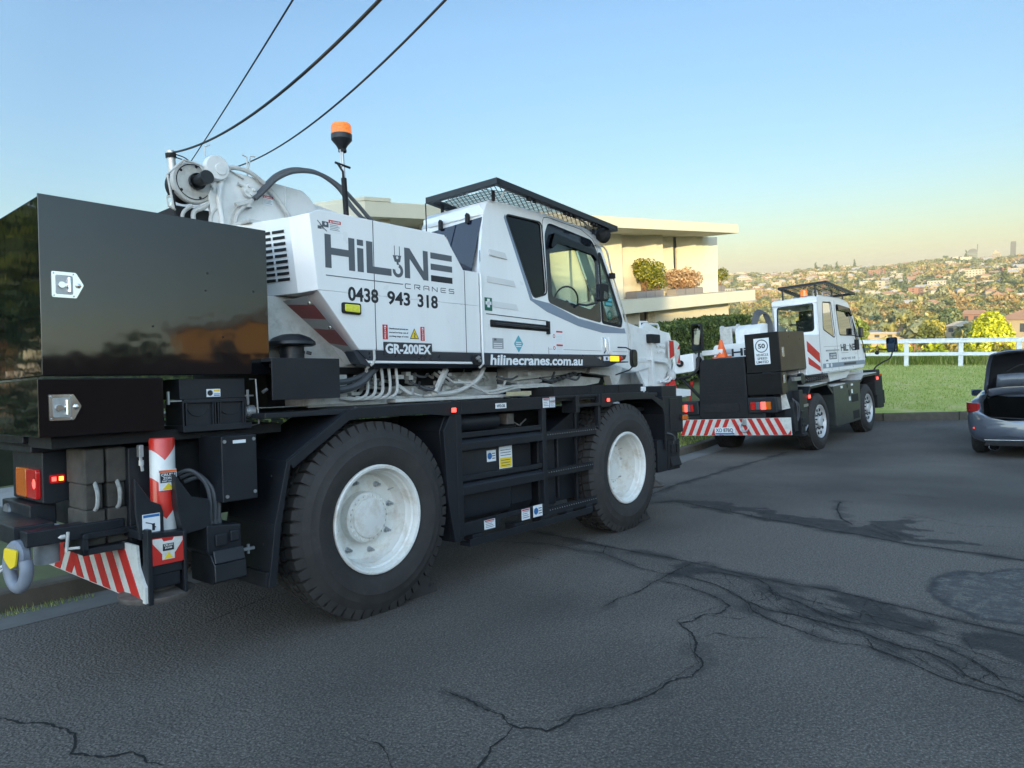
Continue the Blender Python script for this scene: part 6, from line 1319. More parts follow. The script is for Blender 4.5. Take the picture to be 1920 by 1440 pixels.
def ribbon(pl, w0, seed, z=.004):
    r_ = random.Random(seed); P_ = []
    for (a, c_), (d, e) in zip(pl[:-1], pl[1:]):
        L_ = math.hypot(d - a, e - c_); n_ = max(2, int(L_ / .022))
        for i in range(n_): t = i / n_; P_.append([a + (d - a) * t, c_ + (e - c_) * t])
    P_.append(list(pl[-1])); off = 0
    for p in P_: off = off * .75 + r_.gauss(0, .006); p[0] += off; off2 = r_.gauss(0, .003); p[1] += off2 + off * .5
    vs, fs = [], []; n_ = len(P_)
    for i, p in enumerate(P_):
        a, b_ = P_[max(0, i - 1)], P_[min(n_ - 1, i + 1)]; dx, dy = b_[0] - a[0], b_[1] - a[1]; l_ = math.hypot(dx, dy) + 1e-9
        w_ = w0 * r_.uniform(.25, 1.25) * min(1, .25 + min(i, n_ - 1 - i) / 8)
        vs += [(p[0] - dy / l_ * w_ / 2, p[1] + dx / l_ * w_ / 2, zs(p[0]) + z), (p[0] + dy / l_ * w_ / 2, p[1] - dx / l_ * w_ / 2, zs(p[0]) + z)]
        if i: fs.append((2 * i - 2, 2 * i - 1, 2 * i + 1, 2 * i))
    return vs, fs
CRACKM = mat('crack_dirt', (.007, .007, .007), .95, var=.4, scale=20, dirt=.25, dirtcol=(.03, .032, .016))
b = MB()
for i, (k_, pl) in enumerate(CR.items()):
    b.add(*ribbon(pl, WIDE.get(k_, .008) * 1.15, i))
    if k_ in ('c4', 'c7', 'c9', 'c12', 'c1'):
        b.add(*ribbon([(x + .02, y + .03) for x, y in pl[::2] + pl[-1:]], WIDE[k_] * .35, i + 70, .0045))
rr = random.Random(3)
def along(pl, t):
    L_ = [math.hypot(d - a, e - c_) for (a, c_), (d, e) in zip(pl[:-1], pl[1:])]; q_ = t * sum(L_)
    for k_, l_ in enumerate(L_):
        if q_ <= l_ or k_ == len(L_) - 1: f_ = q_ / l_; return pl[k_][0] + (pl[k_ + 1][0] - pl[k_][0]) * f_, pl[k_][1] + (pl[k_ + 1][1] - pl[k_][1]) * f_
        q_ -= l_
def crazing(pa, pb, n_, m_, keep, w_, s0):
    nd = {}
    for i in range(n_):
        for j in range(m_):
            a, b_ = along(pa, i / (n_ - 1)), along(pb, i / (n_ - 1)); f_ = j / (m_ - 1)
            nd[i, j] = (a[0] + (b_[0] - a[0]) * f_ + rr.gauss(0, .028), a[1] + (b_[1] - a[1]) * f_ + rr.gauss(0, .035))
    for (i, j), p in nd.items():
        for q_ in ((i + 1, j), (i, j + 1), (i + 1, j + 1)):
            if q_ in nd and rr.random() < keep * (1 - abs(j / (m_ - 1) - .45)) * (.55 if q_ == (i + 1, j + 1) else 1): b.add(*ribbon([p, nd[q_]], w_ * rr.uniform(.6, 1.2), s0 + 97 * i + j, .005))
crazing(CR['c8'] + [(1.55, -3.5), (1.3, -4.3)], CR['c9'], 22, 6, .72, .007, 300)
crazing(CR['c4'][9:], CR['c7'][6:], 16, 4, .5, .006, 3000)
crazing([(5.5, .3), (5.3, -.6), (5.0, -1.6), (5.3, -2.4)], [(5.2, .2), (4.9, -.8), (4.6, -1.9), (4.5, -2.8)], 12, 3, .5, .012, 6000)
tag(b.build('road_crack', CRACKM, mw=STREET, smooth=False), kind='structure')
# gutter, kerbs
CONC = mat('old_concrete', (.155, .15, .14), .85, var=.15, dirt=.5, dirtcol=(.10, .095, .08), scale=3, bump=.4, bscale=40)
KERBM = mat('mossy_kerb_stone', (.095, .078, .058), .9, var=.25, dirt=.6, dirtcol=(.05, .048, .03), scale=4, bump=.6, bscale=25)
gx = [x for x in np.arange(-18, 17.6, .4)] + [17.7, 18.0, 18.2]
def gut(o0, o1, z0, z1): return [(x, interp(YG, x) + o0, zs(x) + z0) for x in gx], [(x, interp(YG, x) + o1, zs(x) + z1) for x in gx]
def strips(name, lines, m_, mw=STREET):
    V = np.array([p for l_ in lines for p in l_]); n_ = len(lines[0]); F = np.array([(i * n_ + j, i * n_ + j + 1, (i + 1) * n_ + j + 1, (i + 1) * n_ + j) for i in range(len(lines) - 1) for j in range(n_ - 1)])
    return np_mesh(name, V, F, m_, None, mw, smooth=False)
l1, l2 = gut(0, .45, .004, .012); tag(strips('gutter', [l1, l2], CONC), kind='structure')
k0, k1 = gut(.45, .47, .0, .15); k2, k3 = gut(.50, .66, .165, .165)
tag(strips('kerb', [k0, k1, k2, k3], KERBM), kind='structure')
EK = [(18.25, 5.4), (18.45, 3.2), (18.70, 1.6), (18.85, .7), (19.05, -.4), (19.22, -1.4), (19.5, -3.), (20., -6.), (20.6, -9.5)]
EK = [tuple(p) for p in curve3([(x, y, 0) for x, y in EK], 4)]
def ek(o, z): return [(x + o, y, zs(x) + z) for x, y, _ in EK]
tag(strips('kerb', [ek(0, -.02), ek(.03, .20), ek(.06, .22), ek(.22, .225), ek(.24, .10)], KERBM), kind='structure')
b = MB()
for i in range(5, len(EK) - 1, 7): x, y, _ = EK[i]; b.box(x - .006, x + .2, y - .008, y + .008, zs(x), zs(x) + .229)
tag(b.build('kerb_joint', DARK2, mw=STREET), kind='structure')
# verge on the left, running up to the hedge and the house
GRASS = bpy.data.materials.new('mown_grass'); q = Nodes(GRASS)
n1 = q.noise(1.1, 6, .65); n2 = q.noise(26, 4, .7)
c = q.ramp(n1, (.38, (.42, .50, .10)), (.52, (.62, .62, .16)), (.66, (.80, .66, .34)))
c = q.mix(.5, c, q.ramp(n2, (.3, (.18, .26, .06)), (.7, (.50, .50, .22))))
q.out(q.bsdf(col=c, rough=.9, normal=q.bump(q.noise(60, 3, .8), .9, .03), spec=.2))
def vz(x): return -1.0 + (19 - x) * .045
rows_ = []; ux = list(np.arange(-18, 17.6, .4)) + [17.7, 18.0, 18.2, 18.4, 20, 22, 24, 28, 32, 38]
for t in (0, .03, .1, .2, .35, .5, .7, .85, 1., 1.6, 3., 6.):
    row = []
    for x in ux:
        k_ = W(min(x, 18.2), interp(YG, min(x, 18.2)) + .64, zs(min(x, 18.2)) + .15)
        if x > 18.2: k_ = Vector((k_.x + (x - 18.2), k_.y - (x - 18.2) * .02, -1.72))
        yh = 8.2 - .0645 * (k_.x - 19); y = k_.y + (yh - k_.y) * t
        zt_ = vz(k_.x) if x <= 18.2 else max(-1.72, vz(k_.x)) ; zz = k_.z + (zt_ - k_.z) * min(1, t) ** .9
        row.append((k_.x, y, zz))
    rows_.append(row)
VERGE = mat('verge_ground', (.10, .115, .045), .95, var=.3, dirt=.75, dirtcol=(.11, .085, .05), scale=.9, bump=.6, bscale=30)
tag(strips('verge', rows_, VERGE, Matrix.Identity(4)), kind='structure')
def verge_pt(x, t):
    k_ = W(x, interp(YG, x) + .64, zs(x) + .15); yh = 8.2 - .0645 * (k_.x - 19); return Vector((k_.x, k_.y + (yh - k_.y) * t, k_.z + (vz(k_.x) - k_.z) * min(1, t) ** .9))
fp = [[tuple(verge_pt(x, t) + Vector((0, 0, .03))) for x in np.arange(-14, 18, .8)] for t in (.52, .80)]
tag(strips('footpath', fp, mat('pale_path', (.34, .33, .31), .85, var=.08, dirt=.2), Matrix.Identity(4)), kind='structure')
# lawn at the end of the road
LZ = -1.75
def lawn_rows():
    e = [W(x + .22, y, zs(x) + .18) for x, y, _ in EK]; rws = []
    far = lambda p: 32.6 - .185 * (p.y - .4) * .0 - .18 * (p.y - .43)
    for t in np.linspace(0, 1, 12): rws.append([(p.x + (far(p) - p.x) * t, p.y * (1 + .5 * t) if p.y < 0 else p.y * (1 + .35 * t), p.z + (LZ - p.z) * min(1, t * 3)) for p in e])
    return rws
tag(strips('lawn', lawn_rows(), GRASS, Matrix.Identity(4)), kind='structure')
LEAFG = leaf_mat('grass_blade', (.20, .30, .04), (.46, .52, .11), (.66, .60, .25), .3)
def blades(name, pts, h, wd, label, seed):
    g_ = np.random.default_rng(seed); n_ = len(pts); a = g_.random(n_) * 6.283; hh = h * (.5 + g_.random(n_)); le = (g_.random((n_, 2)) - .5) * h * .9
    d = np.stack([np.cos(a), np.sin(a), np.zeros(n_)], 1) * wd * (.6 + g_.random((n_, 1)) * .8)
    V = np.stack([pts - d, pts + d, pts + np.stack([le[:, 0], le[:, 1], hh], 1)], 1).reshape(-1, 3); F = np.arange(3 * n_).reshape(-1, 3)
    return tag(np_mesh(name, V, F, LEAFG, smooth=False), label, 'grass', kind='stuff')
g_ = np.random.default_rng(4); n_ = 26000
px_ = 19.3 + g_.random(n_) * 12.6; py_ = -6 + g_.random(n_) * 11
ok = px_ > 19.55 - .12 * py_ * .8 + .0
pts = np.stack([px_, py_, np.full(n_, LZ) + np.clip((20.6 - px_) * .02, 0, .05)], 1)[ok]
blades('lawn_grass', pts, .05, .012, 'short mown grass on the lawn in front of the white fence', 5)
n_ = 9000; py_ = -9 + g_.random(n_) * 16; px_ = 30.95 - .182 * (py_ + 1.0) + .25 + g_.random(n_) * 1.4
blades('tall_grass', np.stack([px_, py_, np.full(n_, LZ - .05)], 1), .42, .022, 'tall uncut dark green grass growing along the foot of the white fence', 6)
n_ = 9000; vx_ = 4 + g_.random(n_) * 13; vt_ = g_.random(n_) ** 1.4 * .5
blades('verge_grass', np.array([tuple(verge_pt(a, t)) for a, t in zip(vx_, vt_)]), .07, .010, 'scrubby grass on the verge behind the kerb', 7)
n_ = 1500; vx_ = -3.4 + g_.random(n_) * 4.5; gy_ = np.array([interp(YG, a) for a in vx_]) + .30 + np.abs(g_.normal(0, .09, n_)); ok_ = np.array([vnoise(np.array([a]), np.array([0.]), 3., 8)[0] > .38 for a in vx_]); vx_, gy_ = vx_[ok_], gy_[ok_]
gp = np.array([tuple(W(a, min(c_, interp(YG, a) + .45), .01)) for a, c_ in zip(vx_, gy_)]); blades('gutter_grass', gp, .035, .003, 'weeds and dry grass growing in the gutter by the kerb', 8)
# white timber fence
FW = mat('fence_white', (.76, .78, .80), .6, var=.08, dirt=.25, scale=3)
A_, d_ = Vector((30.94, -1.48, LZ)), Vector((-.182, .983, 0)).normalized()
fm = Matrix.Translation(A_) @ RZ(math.atan2(d_.y, d_.x))
fe = thing('timber_fence', 'white post and rail timber fence along the far edge of the lawn', 'fence', fm)
for i in range(-4, 6): MB().box(i * 1.945 - .085, i * 1.945 + .085, -.06, .06, -.1, 1.06).build('fence_post', FW, fe, bevel=.008)
for z in (.97, .44): MB().box(-8.2, 10.0, .062, .10, z, z + .14).build('rail', FW, fe, bevel=.006)
MB().box(-8.2, 10.0, -.075, .11, 1.112, 1.14).build('top_cap', FW, fe, bevel=.004)
# private pole and three overhead wires
t = thing('power_pole', 'galvanised steel service pole rising behind the winch of the near crane', 'pole', T3(3.72, 10.36, -.5))
MB().lathe([(0, -.3), (.085, -.3), (.08, 6.0), (.0, 6.02)], 'z', (0, 0, 0), 20).build('pole_shaft', STEEL, t)
b = MB()
for s_ in (0, .06): b.tube(curve3([(.05, -.08, 5.93 - s_), (.25, -.2, 5.80 - s_), (.5, -.22, 5.40 - s_), (.62, -.2, 5.05)]), .012, 5)
b.lathe([(.10, 5.86), (.10, 5.95)], 'z', (0, 0, 0), 16); b.build('drip_loop', DARK2, t)
def wire3(p, q_, sag, s0, s1, r_, label):
    p, q_ = Vector(p), Vector(q_); pts = []
    for i in range(41): s = s0 + (s1 - s0) * i / 40; pts.append(p + (q_ - p) * s - Vector((0, 0, sag * 4 * s * (1 - s))))
    tag(MB().tube(pts, r_, 6).build('power_line', DARK2), label, 'wire', 'overhead power lines')
wire3((1.98, 3.25, 5.76), (5.0, 12.13, 5.71), .02, -1.2, 1.6, .011, 'thinnest and steepest of the three overhead wires, leftmost at the top')
wire3((1.91, 1.69, 5.27), (3.77, 10.36, 5.47), .27, -1.2, 1, .020, 'thick overhead cable ending at the service pole, middle of the three wires')
wire3((2.72, 1.54, 5.45), (5.22, 10.24, 5.37), .22, -1.2, 1.1, .015, 'overhead wire dropping behind the near crane boom foot, rightmost of the three')

# ================================================================== the white house, hedge, planters
HW = mat('house_render', (.52, .50, .40), .7, var=.04, dirt=.10, scale=.6)
HFIN = mat('fin_concrete', (.50, .465, .38), .75, var=.06, dirt=.12, scale=.8)
HDARK = mat('bronze_window', (.035, .026, .022), .12, coat=.4, var=.2)
TIMB = mat('timber_screen', (.22, .11, .055), .6, var=.2)
STONE = mat('stacked_stone', (.46, .38, .26), .85, var=.35, scale=7, bump=.8, bscale=12)
hs = thing('house', 'large white modern house with tall angled fins, flat overhanging roof and planted terrace', 'house', HOUSE)
def HB(b, name, m_, bevel=0., parent=None): return b.build(name, m_, parent or hs, None, bevel)
HB(MB().prism([(-34, 0), (0, 0), (-.05, 9), (-34, 9)], 'z', -.50, 0), 'terrace', HW, .01)
HB(MB().prism([(-22.0, 0), (-1.65, 0), (-1.6, 10), (-22.6, 10), (-24.5, 5)], 'z', 2.63, 3.02), 'roof', HW, .01)
HB(MB().prism([(-22.02, -.02), (-21.2, -.02), (-22.8, 8), (-24.0, 5)], 'z', 3.02, 3.12), 'roof_edge', HW, .01)
HB(MB().box(-23.5, -.7, 3.1, 9.5, .01, 2.63).box(-30, -1.1, 1.1, 9, -3.6, -.5), 'wall', HW)
b = MB(); x = -3.65
def fin(b, x0, y0, x1, y1, z0, z1, th=.12): 
    d = Vector((x1 - x0, y1 - y0)).normalized(); n_ = Vector((-d.y, d.x)) * th
    b.prism([(x0, y0), (x1, y1), (x1 + n_.x, y1 + n_.y), (x0 + n_.x, y0 + n_.y)], 'z', z0, z1)
fl = [(-3.66, -2.62, 2.05, 1.62), (-2.70, -1.98, 2.0, 1.66), (-2.06, -1.40, 2.0, 1.66), (-1.48, -.58, 2.05, 1.62), (-7.06, -5.95, 2.2, 1.66), (-6.05, -5.48, 2.0, 1.64), (-5.40, -4.02, 2.6, 2.0), (-8.75, -7.48, 2.6, 2.0)]
for i in range(4):
    o = -6.4 - 3.42 * i; fl += [(-3.65 + o, -2.15 + o, 2.2, 1.66), (-2.0 + o, -.7 + o, 2.6, 2.0)]
for x0, x1, y0, y1 in fl: fin(b, x0, y0, x1, y1, 0, 2.63)
HB(b, 'fin_screen', HFIN)
b = MB().box(-.52, -.22, 2.4, 2.7, 0, 2.63)
for xx in (-4.05, -7.50, -10.7, -14.1, -17.5): b.box(xx - .1, xx + .5, 2.62, 2.75, .02, 2.6)
HB(b, 'window', HDARK)
b = MB()
for xx in (-7.42, -10.6): b.box(xx + .05, xx + .33, 2.55, 2.61, .02, 2.55)
HB(b, 'timber_screen', TIMB)
b = MB().box(-21.3, -21.0, .35, .65, 0, 2.63).box(-19.5, -18.0, .9, 1.0, 0, 2.63).box(-17.9, -17, 1.2, 1.3, 0, 2.63)
HB(b, 'column', HFIN)
b = MB(); xs_ = [-1.05, -2.2, -3.8, -5.4, -6.42, -7.42]
for xa, xb_ in zip(xs_[1:], xs_[:-1]): fin(b, xa, 1.02, xb_ - .03, .84, -3.2, -.5, .08)
for i in range(14): fin(b, -10.8 - .62 * i + 1.45 - .0, 1.02, -10.2 - .62 * i + 1.45, .78, -3.2, -.5, .06)
HB(b, 'lower_wall_panel', HFIN)
HB(MB().box(-8.75, -8.0, .98, 1.1, -3.0, -.52), 'lower_window', HDARK)
HB(MB().box(-8.0, -7.45, .90, 1.1, -3.0, -.50), 'stone_pier', STONE)
LG = leaf_mat('green_leaves', (.06, .085, .012), (.20, .22, .025), (.45, .40, .05), .35)
LDRY = leaf_mat('dry_pink_leaves', (.38, .22, .11), (.55, .36, .20), (.70, .52, .32), .35)
LHEDGE = leaf_mat('hedge_leaves', (.035, .065, .020), (.085, .13, .030), (.20, .23, .05), .25)
def leaf_cloud(name, blobs, n_, size, m_, seed, parent=None, mw=None, shell=.5, flat=1., box_=None):
    g = np.random.default_rng(seed)
    if box_ is None:
        vol = np.array([r_[0] * r_[1] * r_[2] for _, r_ in blobs]) ** (2 / 3); pick = g.choice(len(blobs), n_, p=vol / vol.sum())
        d = g.normal(size=(n_, 3)); d /= np.linalg.norm(d, axis=1, keepdims=True); rad = (1 - shell * g.random((n_, 1)) ** 1.6)
        c_ = np.array([c for c, _ in blobs])[pick]; rr_ = np.array([r_ for _, r_ in blobs])[pick]; Pp = c_ + d * rad * rr_
    else: Pp, d = box_(g, n_)
    nrm = d + g.normal(size=(n_, 3)) * .7; nrm /= np.linalg.norm(nrm, axis=1, keepdims=True)
    t_ = np.cross(nrm, g.normal(size=(n_, 3))); t_ /= np.linalg.norm(t_, axis=1, keepdims=True) + 1e-9; b_ = np.cross(nrm, t_)
    s_ = size * (.55 + .9 * g.random((n_, 1)))
    V = np.stack([Pp - t_ * s_, Pp - b_ * s_ * .5, Pp + t_ * s_, Pp + b_ * s_ * .5], 1).reshape(-1, 3)
    return np_mesh(name, V, np.arange(4 * n_).reshape(-1, 4), m_, None, mw, smooth=False, parent=parent)
def planter(x0, x1, y0, y1, h_, label, slabel, blobs, m_, seed, n_):
    t = thing('planter_box', label, 'planter', HOUSE @ T3((x0 + x1) / 2, (y0 + y1) / 2, .0), 'planter boxes on the house terrace'); w_, d_ = (x1 - x0) / 2, (y1 - y0) / 2
    b = MB().box(-w_, w_, -d_, d_, 0, h_); k_ = max(2, round((x1 - x0) / .75))
    for i in range(1, k_): xx = -w_ + 2 * w_ * i / k_; b.box(xx - .008, xx + .008, -d_ - .003, -d_, .0, h_, 1)
    b.build('box', [mat('grey_planter', (.20, .18, .17), .7, var=.08) if 'grey_planter' not in MATS else MATS['grey_planter'], DARK2], t)
    MB().box(-w_ + .04, w_ - .04, -d_ + .04, d_ - .04, h_, h_ + .012).build('soil', DARK2, t)
    s_ = thing('shrub', slabel, 'shrub', HOUSE @ T3((x0 + x1) / 2, (y0 + y1) / 2, h_), 'shrubs in the terrace planters')
    leaf_cloud('foliage', blobs, n_, .055, m_, seed, s_)
    b = MB(); r_ = random.Random(seed)
    for (c, rr_) in blobs:
        for _ in range(3): b.tube([(c[0] * .8 + r_.uniform(-.1, .1), r_.uniform(-.1, .1), .0), (c[0] + r_.uniform(-.1, .1), c[1], c[2] * .6), (c[0] + r_.uniform(-.2, .2), c[1], c[2] + rr_[2] * .5)], .010, 5)
    b.build('stem', TIMB, s_)
def bl(r_, x0, x1, zt_, n_, seed, rx=.35):
    g = random.Random(seed); return [((g.uniform(x0 + rx * .6, x1 - rx * .6), g.uniform(-.15, .15), g.uniform(.30, zt_ - .3)), (g.uniform(.7, 1.2) * rx, g.uniform(.25, .45), g.uniform(.25, .42))) for _ in range(n_)]
planter(-8.5, -6.48, 1.05, 1.60, .28, 'long grey planter box on the house terrace holding the largest green shrub', 'big yellow-green shrub in the left visible planter of the house terrace', bl(1, -1.0, 1.55, 1.32, 11, 2) + [((.35, 0, 1.0), (.4, .35, .35))], LG, 3, 4200)
planter(-5.45, -3.10, 1.05, 1.55, .27, 'grey planter box on the house terrace holding the dry pinkish shrub', 'dry pinkish bare-looking shrub in the middle planter of the house terrace', bl(1, -1.2, 1.35, .95, 11, 5), LDRY, 4, 3400)
planter(-.50, .28, 1.7, 2.2, .31, 'short grey planter box at the right end of the house terrace', 'narrow green shrub at the right end of the house terrace', bl(1, -.40, .65, .95, 5, 8, .32), LG, 6, 1500)
he = thing('hedge', 'long clipped dark green hedge in front of the white house', 'hedge', HOUSE)
def hbox(g, n_):
    x = -30 + g.random(n_) ** .6 * 24.0; f_ = g.random(n_); y = np.where(f_ < .62, -2.5 - g.random(n_) * .16 , -2.5 + g.random(n_) * 1.3); z = np.where(f_ < .62, -2.85 + g.random(n_) * 2.0, -.84 - g.random(n_) * .16)
    e_ = g.random(n_) < .06; x = np.where(e_, -6.0 - g.random(n_) * .15, x); z = np.where(e_, -2.85 + g.random(n_) * 2.0, z); y = np.where(e_, -2.5 + g.random(n_) * 1.2, y)
    bump_ = .16 * (vnoise(x, z * 1.5, 1.1, 3) - .5); d = np.stack([np.where(e_, 1., 0.), np.where(f_ < .62, -1., 0.), np.where(f_ < .62, .15, 1.)], 1)
    return np.stack([x, y - bump_ * (f_ < .62), z + bump_ * 1.2 + .07 * (g.random(n_) < .15) * g.random(n_)], 1), d
leaf_cloud('foliage', None, 34000, .055, LHEDGE, 12, he, None, box_=hbox)
MB().box(-31, -6.15, -2.36, -1.35, -2.9, -.98).build('hedge_core', mat('hedge_twigs', (.012, .016, .007), .95, var=.4), he)

# ================================================================== land beyond: valley, woods, far hillside
def ridge(az): # azimuth in degrees; height of the hill crest
    return 9 + 5.5 * np.clip((12.5 - az) / 8, 0, 1.2) + 2.5 * np.sin(az * .9) 
def Hland(x, y):
    dx, dy = x - CW[0], y - CW[1]; r_ = np.hypot(dx, dy); az = np.degrees(np.arctan2(dy, dx))
    v = np.interp(r_, [0, 26, 36, 45, 60, 100, 200, 300, 420, 620], [-4, -4, -3.2, -6, -8.2, -12.5, -19.5, -24, -27, -26.5])
    up = np.clip((r_ - 620) / 900, 0, 1); up = up * up * (3 - 2 * up) * .45 + up * .55
    front = np.clip((np.cos(np.radians(az - 12)) - .2) / .6, 0, 1)
    h_ = v + (ridge(az) + 26.5) * up - np.clip((r_ - 1560) / 1500, 0, 1) * 30
    back = -6 + r_ * .03 * 0 + 0 * x
    return np.where(front > 0, h_ * front + (1 - front) * back, back)
rs_ = np.concatenate([np.linspace(20, 60, 12), np.linspace(70, 640, 60), np.linspace(655, 1700, 90), np.linspace(1800, 5200, 14)]); azs = np.radians(np.arange(-180, 181, 1.5))
RR, AA = np.meshgrid(rs_, azs, indexing='ij'); TX, TY_ = CW[0] + RR * np.cos(AA), CW[1] + RR * np.sin(AA); TZ = Hland(TX, TY_) + (fbm(TX, TY_, .01, 3, 4) - .5) * np.interp(RR, [0, 60, 500, 1500], [0, .5, 4, 9])
back_up = np.clip(-(np.cos(AA - math.radians(12))) , 0, 1) * np.clip(-(.1196 * TX + .0648 * TY_), 0, 12) 
TZ = TZ + back_up
LAND = bpy.data.materials.new('scrub_land'); q = Nodes(LAND); q.tc = q.n('TexCoord')
c = q.ramp(q.noise(.03, 6, .65), (.3, (.10, .10, .035)), (.5, (.20, .16, .06)), (.7, (.30, .24, .12)))
q.out(q.bsdf(col=c, rough=1., spec=.1))
idx = np.arange(TX.size).reshape(TX.shape); F = np.stack([idx[:-1, :-1], idx[1:, :-1], idx[1:, 1:], idx[:-1, 1:]], -1).reshape(-1, 4)
cen = np.array([[CW[0], CW[1], -4.5]]); V = np.stack([TX, TY_, TZ], -1).reshape(-1, 3)
tag(np_mesh('ground', np.concatenate([V, cen]), F, LAND), kind='structure')
def land(x, y): return float(Hland(np.array(x), np.array(y)) + (fbm(np.array([[x]]), np.array([[y]]), .01, 3, 4)[0, 0] - .5) * np.interp(math.hypot(x - CW[0], y - CW[1]), [0, 60, 500, 1500], [0, .5, 4, 9]))
def at(az, r_): a = R(az); return CW[0] + r_ * math.cos(a), CW[1] + r_ * math.sin(a)
LM = [leaf_mat('olive_crown', (0.108, 0.121, 0.034), (0.257, 0.236, 0.068), (0.432, 0.351, 0.121), .15), leaf_mat('dark_crown', (0.047, 0.081, 0.038), (0.108, 0.142, 0.054), (0.216, 0.223, 0.081), .15),
      leaf_mat('brown_crown', (0.189, 0.128, 0.047), (0.378, 0.250, 0.088), (0.540, 0.378, 0.149), .15), leaf_mat('yellow_crown', (0.270, 0.311, 0.020), (0.648, 0.648, 0.027), (0.800, 0.783, 0.054), .25), leaf_mat('grey_green_crown', (0.108, 0.128, 0.068), (0.203, 0.216, 0.108), (0.324, 0.311, 0.162), .15)]
# far trees: a few kinds, copied one by one
def crown_blobs(seed, h_, wd, kind):
    g = random.Random(seed); out = []
    if kind == 'cone':
        for i in range(9): f_ = i / 8; out.append(((g.uniform(-.1, .1) * wd, g.uniform(-.1, .1) * wd, h_ * (.15 + .8 * f_)), (wd * .5 * (1 - f_ * .85), wd * .5 * (1 - f_ * .85), h_ * .12)))
    else:
        for i in range(11): a = g.uniform(0, 6.28); q_ = g.random() ** .5 * wd * .33; out.append(((math.cos(a) * q_, math.sin(a) * q_, h_ * g.uniform(.38, .80)), (wd * g.uniform(.16, .27), wd * g.uniform(.16, .27), h_ * g.uniform(.12, .2))))
    return out
protos = []
for i, (mi_, h_, wd, kind, lab) in enumerate(((0, 8, 9, 'round', 'olive green round tree on the far hillside'), (1, 9, 8, 'round', 'dark green tree on the far hillside'), (2, 7, 9, 'round', 'brown-leaved tree in the far woods'), (4, 10, 8, 'round', 'grey-green gum tree on the far hillside'), (1, 15, 7, 'cone', 'tall pointed dark pine on the far hillside'), (0, 6, 8, 'round', 'low olive bushy tree on the far hillside'))):
    o = leaf_cloud('hillside_tree', crown_blobs(i, h_, wd, kind), 330, 1.05, LM[mi_], 50 + i, shell=.45)
    b = MB().tube([(0, 0, -2), (0, 0, h_ * .45)], [.3, .15], 5); me2 = b.build('t', TIMB); bm_ = bmesh.new(); bm_.from_mesh(o.data); bm_.from_mesh(me2.data); bm_.to_mesh(o.data); bm_.free(); bpy.data.objects.remove(me2)
    tag(o, lab, 'tree', lab.split(' on ')[0].split(' in ')[0] + 's far away'); protos.append(o)
g = random.Random(21); used = [False] * 6
def put(o_i, x, y, z, s_, rz):
    o = protos[o_i]
    if used[o_i]: o = o.copy(); C.objects.link(o)
    used[o_i] = True; o.location = (x, y, z); o.scale = (s_, s_, s_ * g.uniform(.85, 1.15)); o.rotation_euler = (0, 0, rz)
# far houses
HC = [mat('far_cream_wall', (.34, .27, .17), .8, var=.2, scale=.05), mat('far_white_wall', (.38, .33, .24), .8, var=.18, scale=.05), mat('far_brick_wall', (.26, .13, .085), .85, var=.15, scale=.1), mat('far_tile_roof', (.30, .17, .105), .8, var=.2, scale=.1), mat('far_grey_roof', (.30, .29, .28), .8, var=.1, scale=.1), mat('far_window', (.05, .055, .06), .2, var=.2), mat('far_pale_roof', (.34, .29, .23), .8, var=.1, scale=.1)]
def house_mesh(name, L_, D_, h_, wall_, roof_, kind, win=True):
    b = MB().box(-L_ / 2, L_ / 2, -D_ / 2, D_ / 2, -3, h_, 0)
    if kind == 'hip': rz_ = D_ * .28; b.add([(-L_ / 2 - .4, -D_ / 2 - .4, h_), (L_ / 2 + .4, -D_ / 2 - .4, h_), (L_ / 2 + .4, D_ / 2 + .4, h_), (-L_ / 2 - .4, D_ / 2 + .4, h_), (-L_ / 2 + D_ * .45, 0, h_ + rz_), (L_ / 2 - D_ * .45, 0, h_ + rz_)], [(0, 1, 5, 4), (1, 2, 5), (2, 3, 4, 5), (3, 0, 4), (3, 2, 1, 0)], 1)
    elif kind == 'gable': b.prism([(-D_ / 2 - .3, h_), (D_ / 2 + .3, h_), (0, h_ + D_ * .32)], 'x', -L_ / 2 - .3, L_ / 2 + .3, 1)
    else: b.box(-L_ / 2 - .2, L_ / 2 + .2, -D_ / 2 - .2, D_ / 2 + .2, h_, h_ + .5, 1)
    if win:
        n_ = max(2, int(L_ / 3.2)); fl_ = max(1, int(h_ / 3))
        for f_ in range(fl_):
            for i in range(n_):
                xx = -L_ / 2 + L_ * (i + .5) / n_; zz = h_ * (f_ + .45) / fl_
                for s_ in (-1, 1): b.box(xx - .7, xx + .7, s_ * D_ / 2 - .03, s_ * D_ / 2 + .03, zz - .7, zz + .7, 2)
            for s_ in (-1, 1): b.box(s_ * L_ / 2 - .03, s_ * L_ / 2 + .03, -1.2, 1.2, h_ * (f_ + .45) / fl_ - .7, h_ * (f_ + .45) / fl_ + .7, 2)
    return b.build(name, [wall_, roof_, HC[5]], smooth=False)
hp = []
for args, lab in (((13, 9, 5.5, HC[0], HC[3], 'hip'), 'cream house with a red tiled roof on the far hillside'), ((12, 9, 6, HC[1], HC[6], 'flat'), 'white flat-roofed house on the far hillside'), ((14, 9, 4, HC[1], HC[3], 'hip'), 'white house with a red hipped roof on the far hillside'), ((12, 10, 4, HC[2], HC[3], 'gable'), 'brick house with a tiled gable roof on the far hillside'), ((20, 11, 9, HC[1], HC[4], 'flat'), 'pale block of flats on the far hillside'), ((13, 9, 5, HC[0], HC[4], 'gable'), 'cream house with a grey gable roof on the far hillside'), ((24, 12, 12, HC[2], HC[3], 'flat'), 'red brick block of flats on the far hillside')):
    o = house_mesh('hillside_house', *args); tag(o, lab, 'house', lab.replace('house', 'houses', 1).replace('block', 'blocks', 1)); hp.append([o, False])
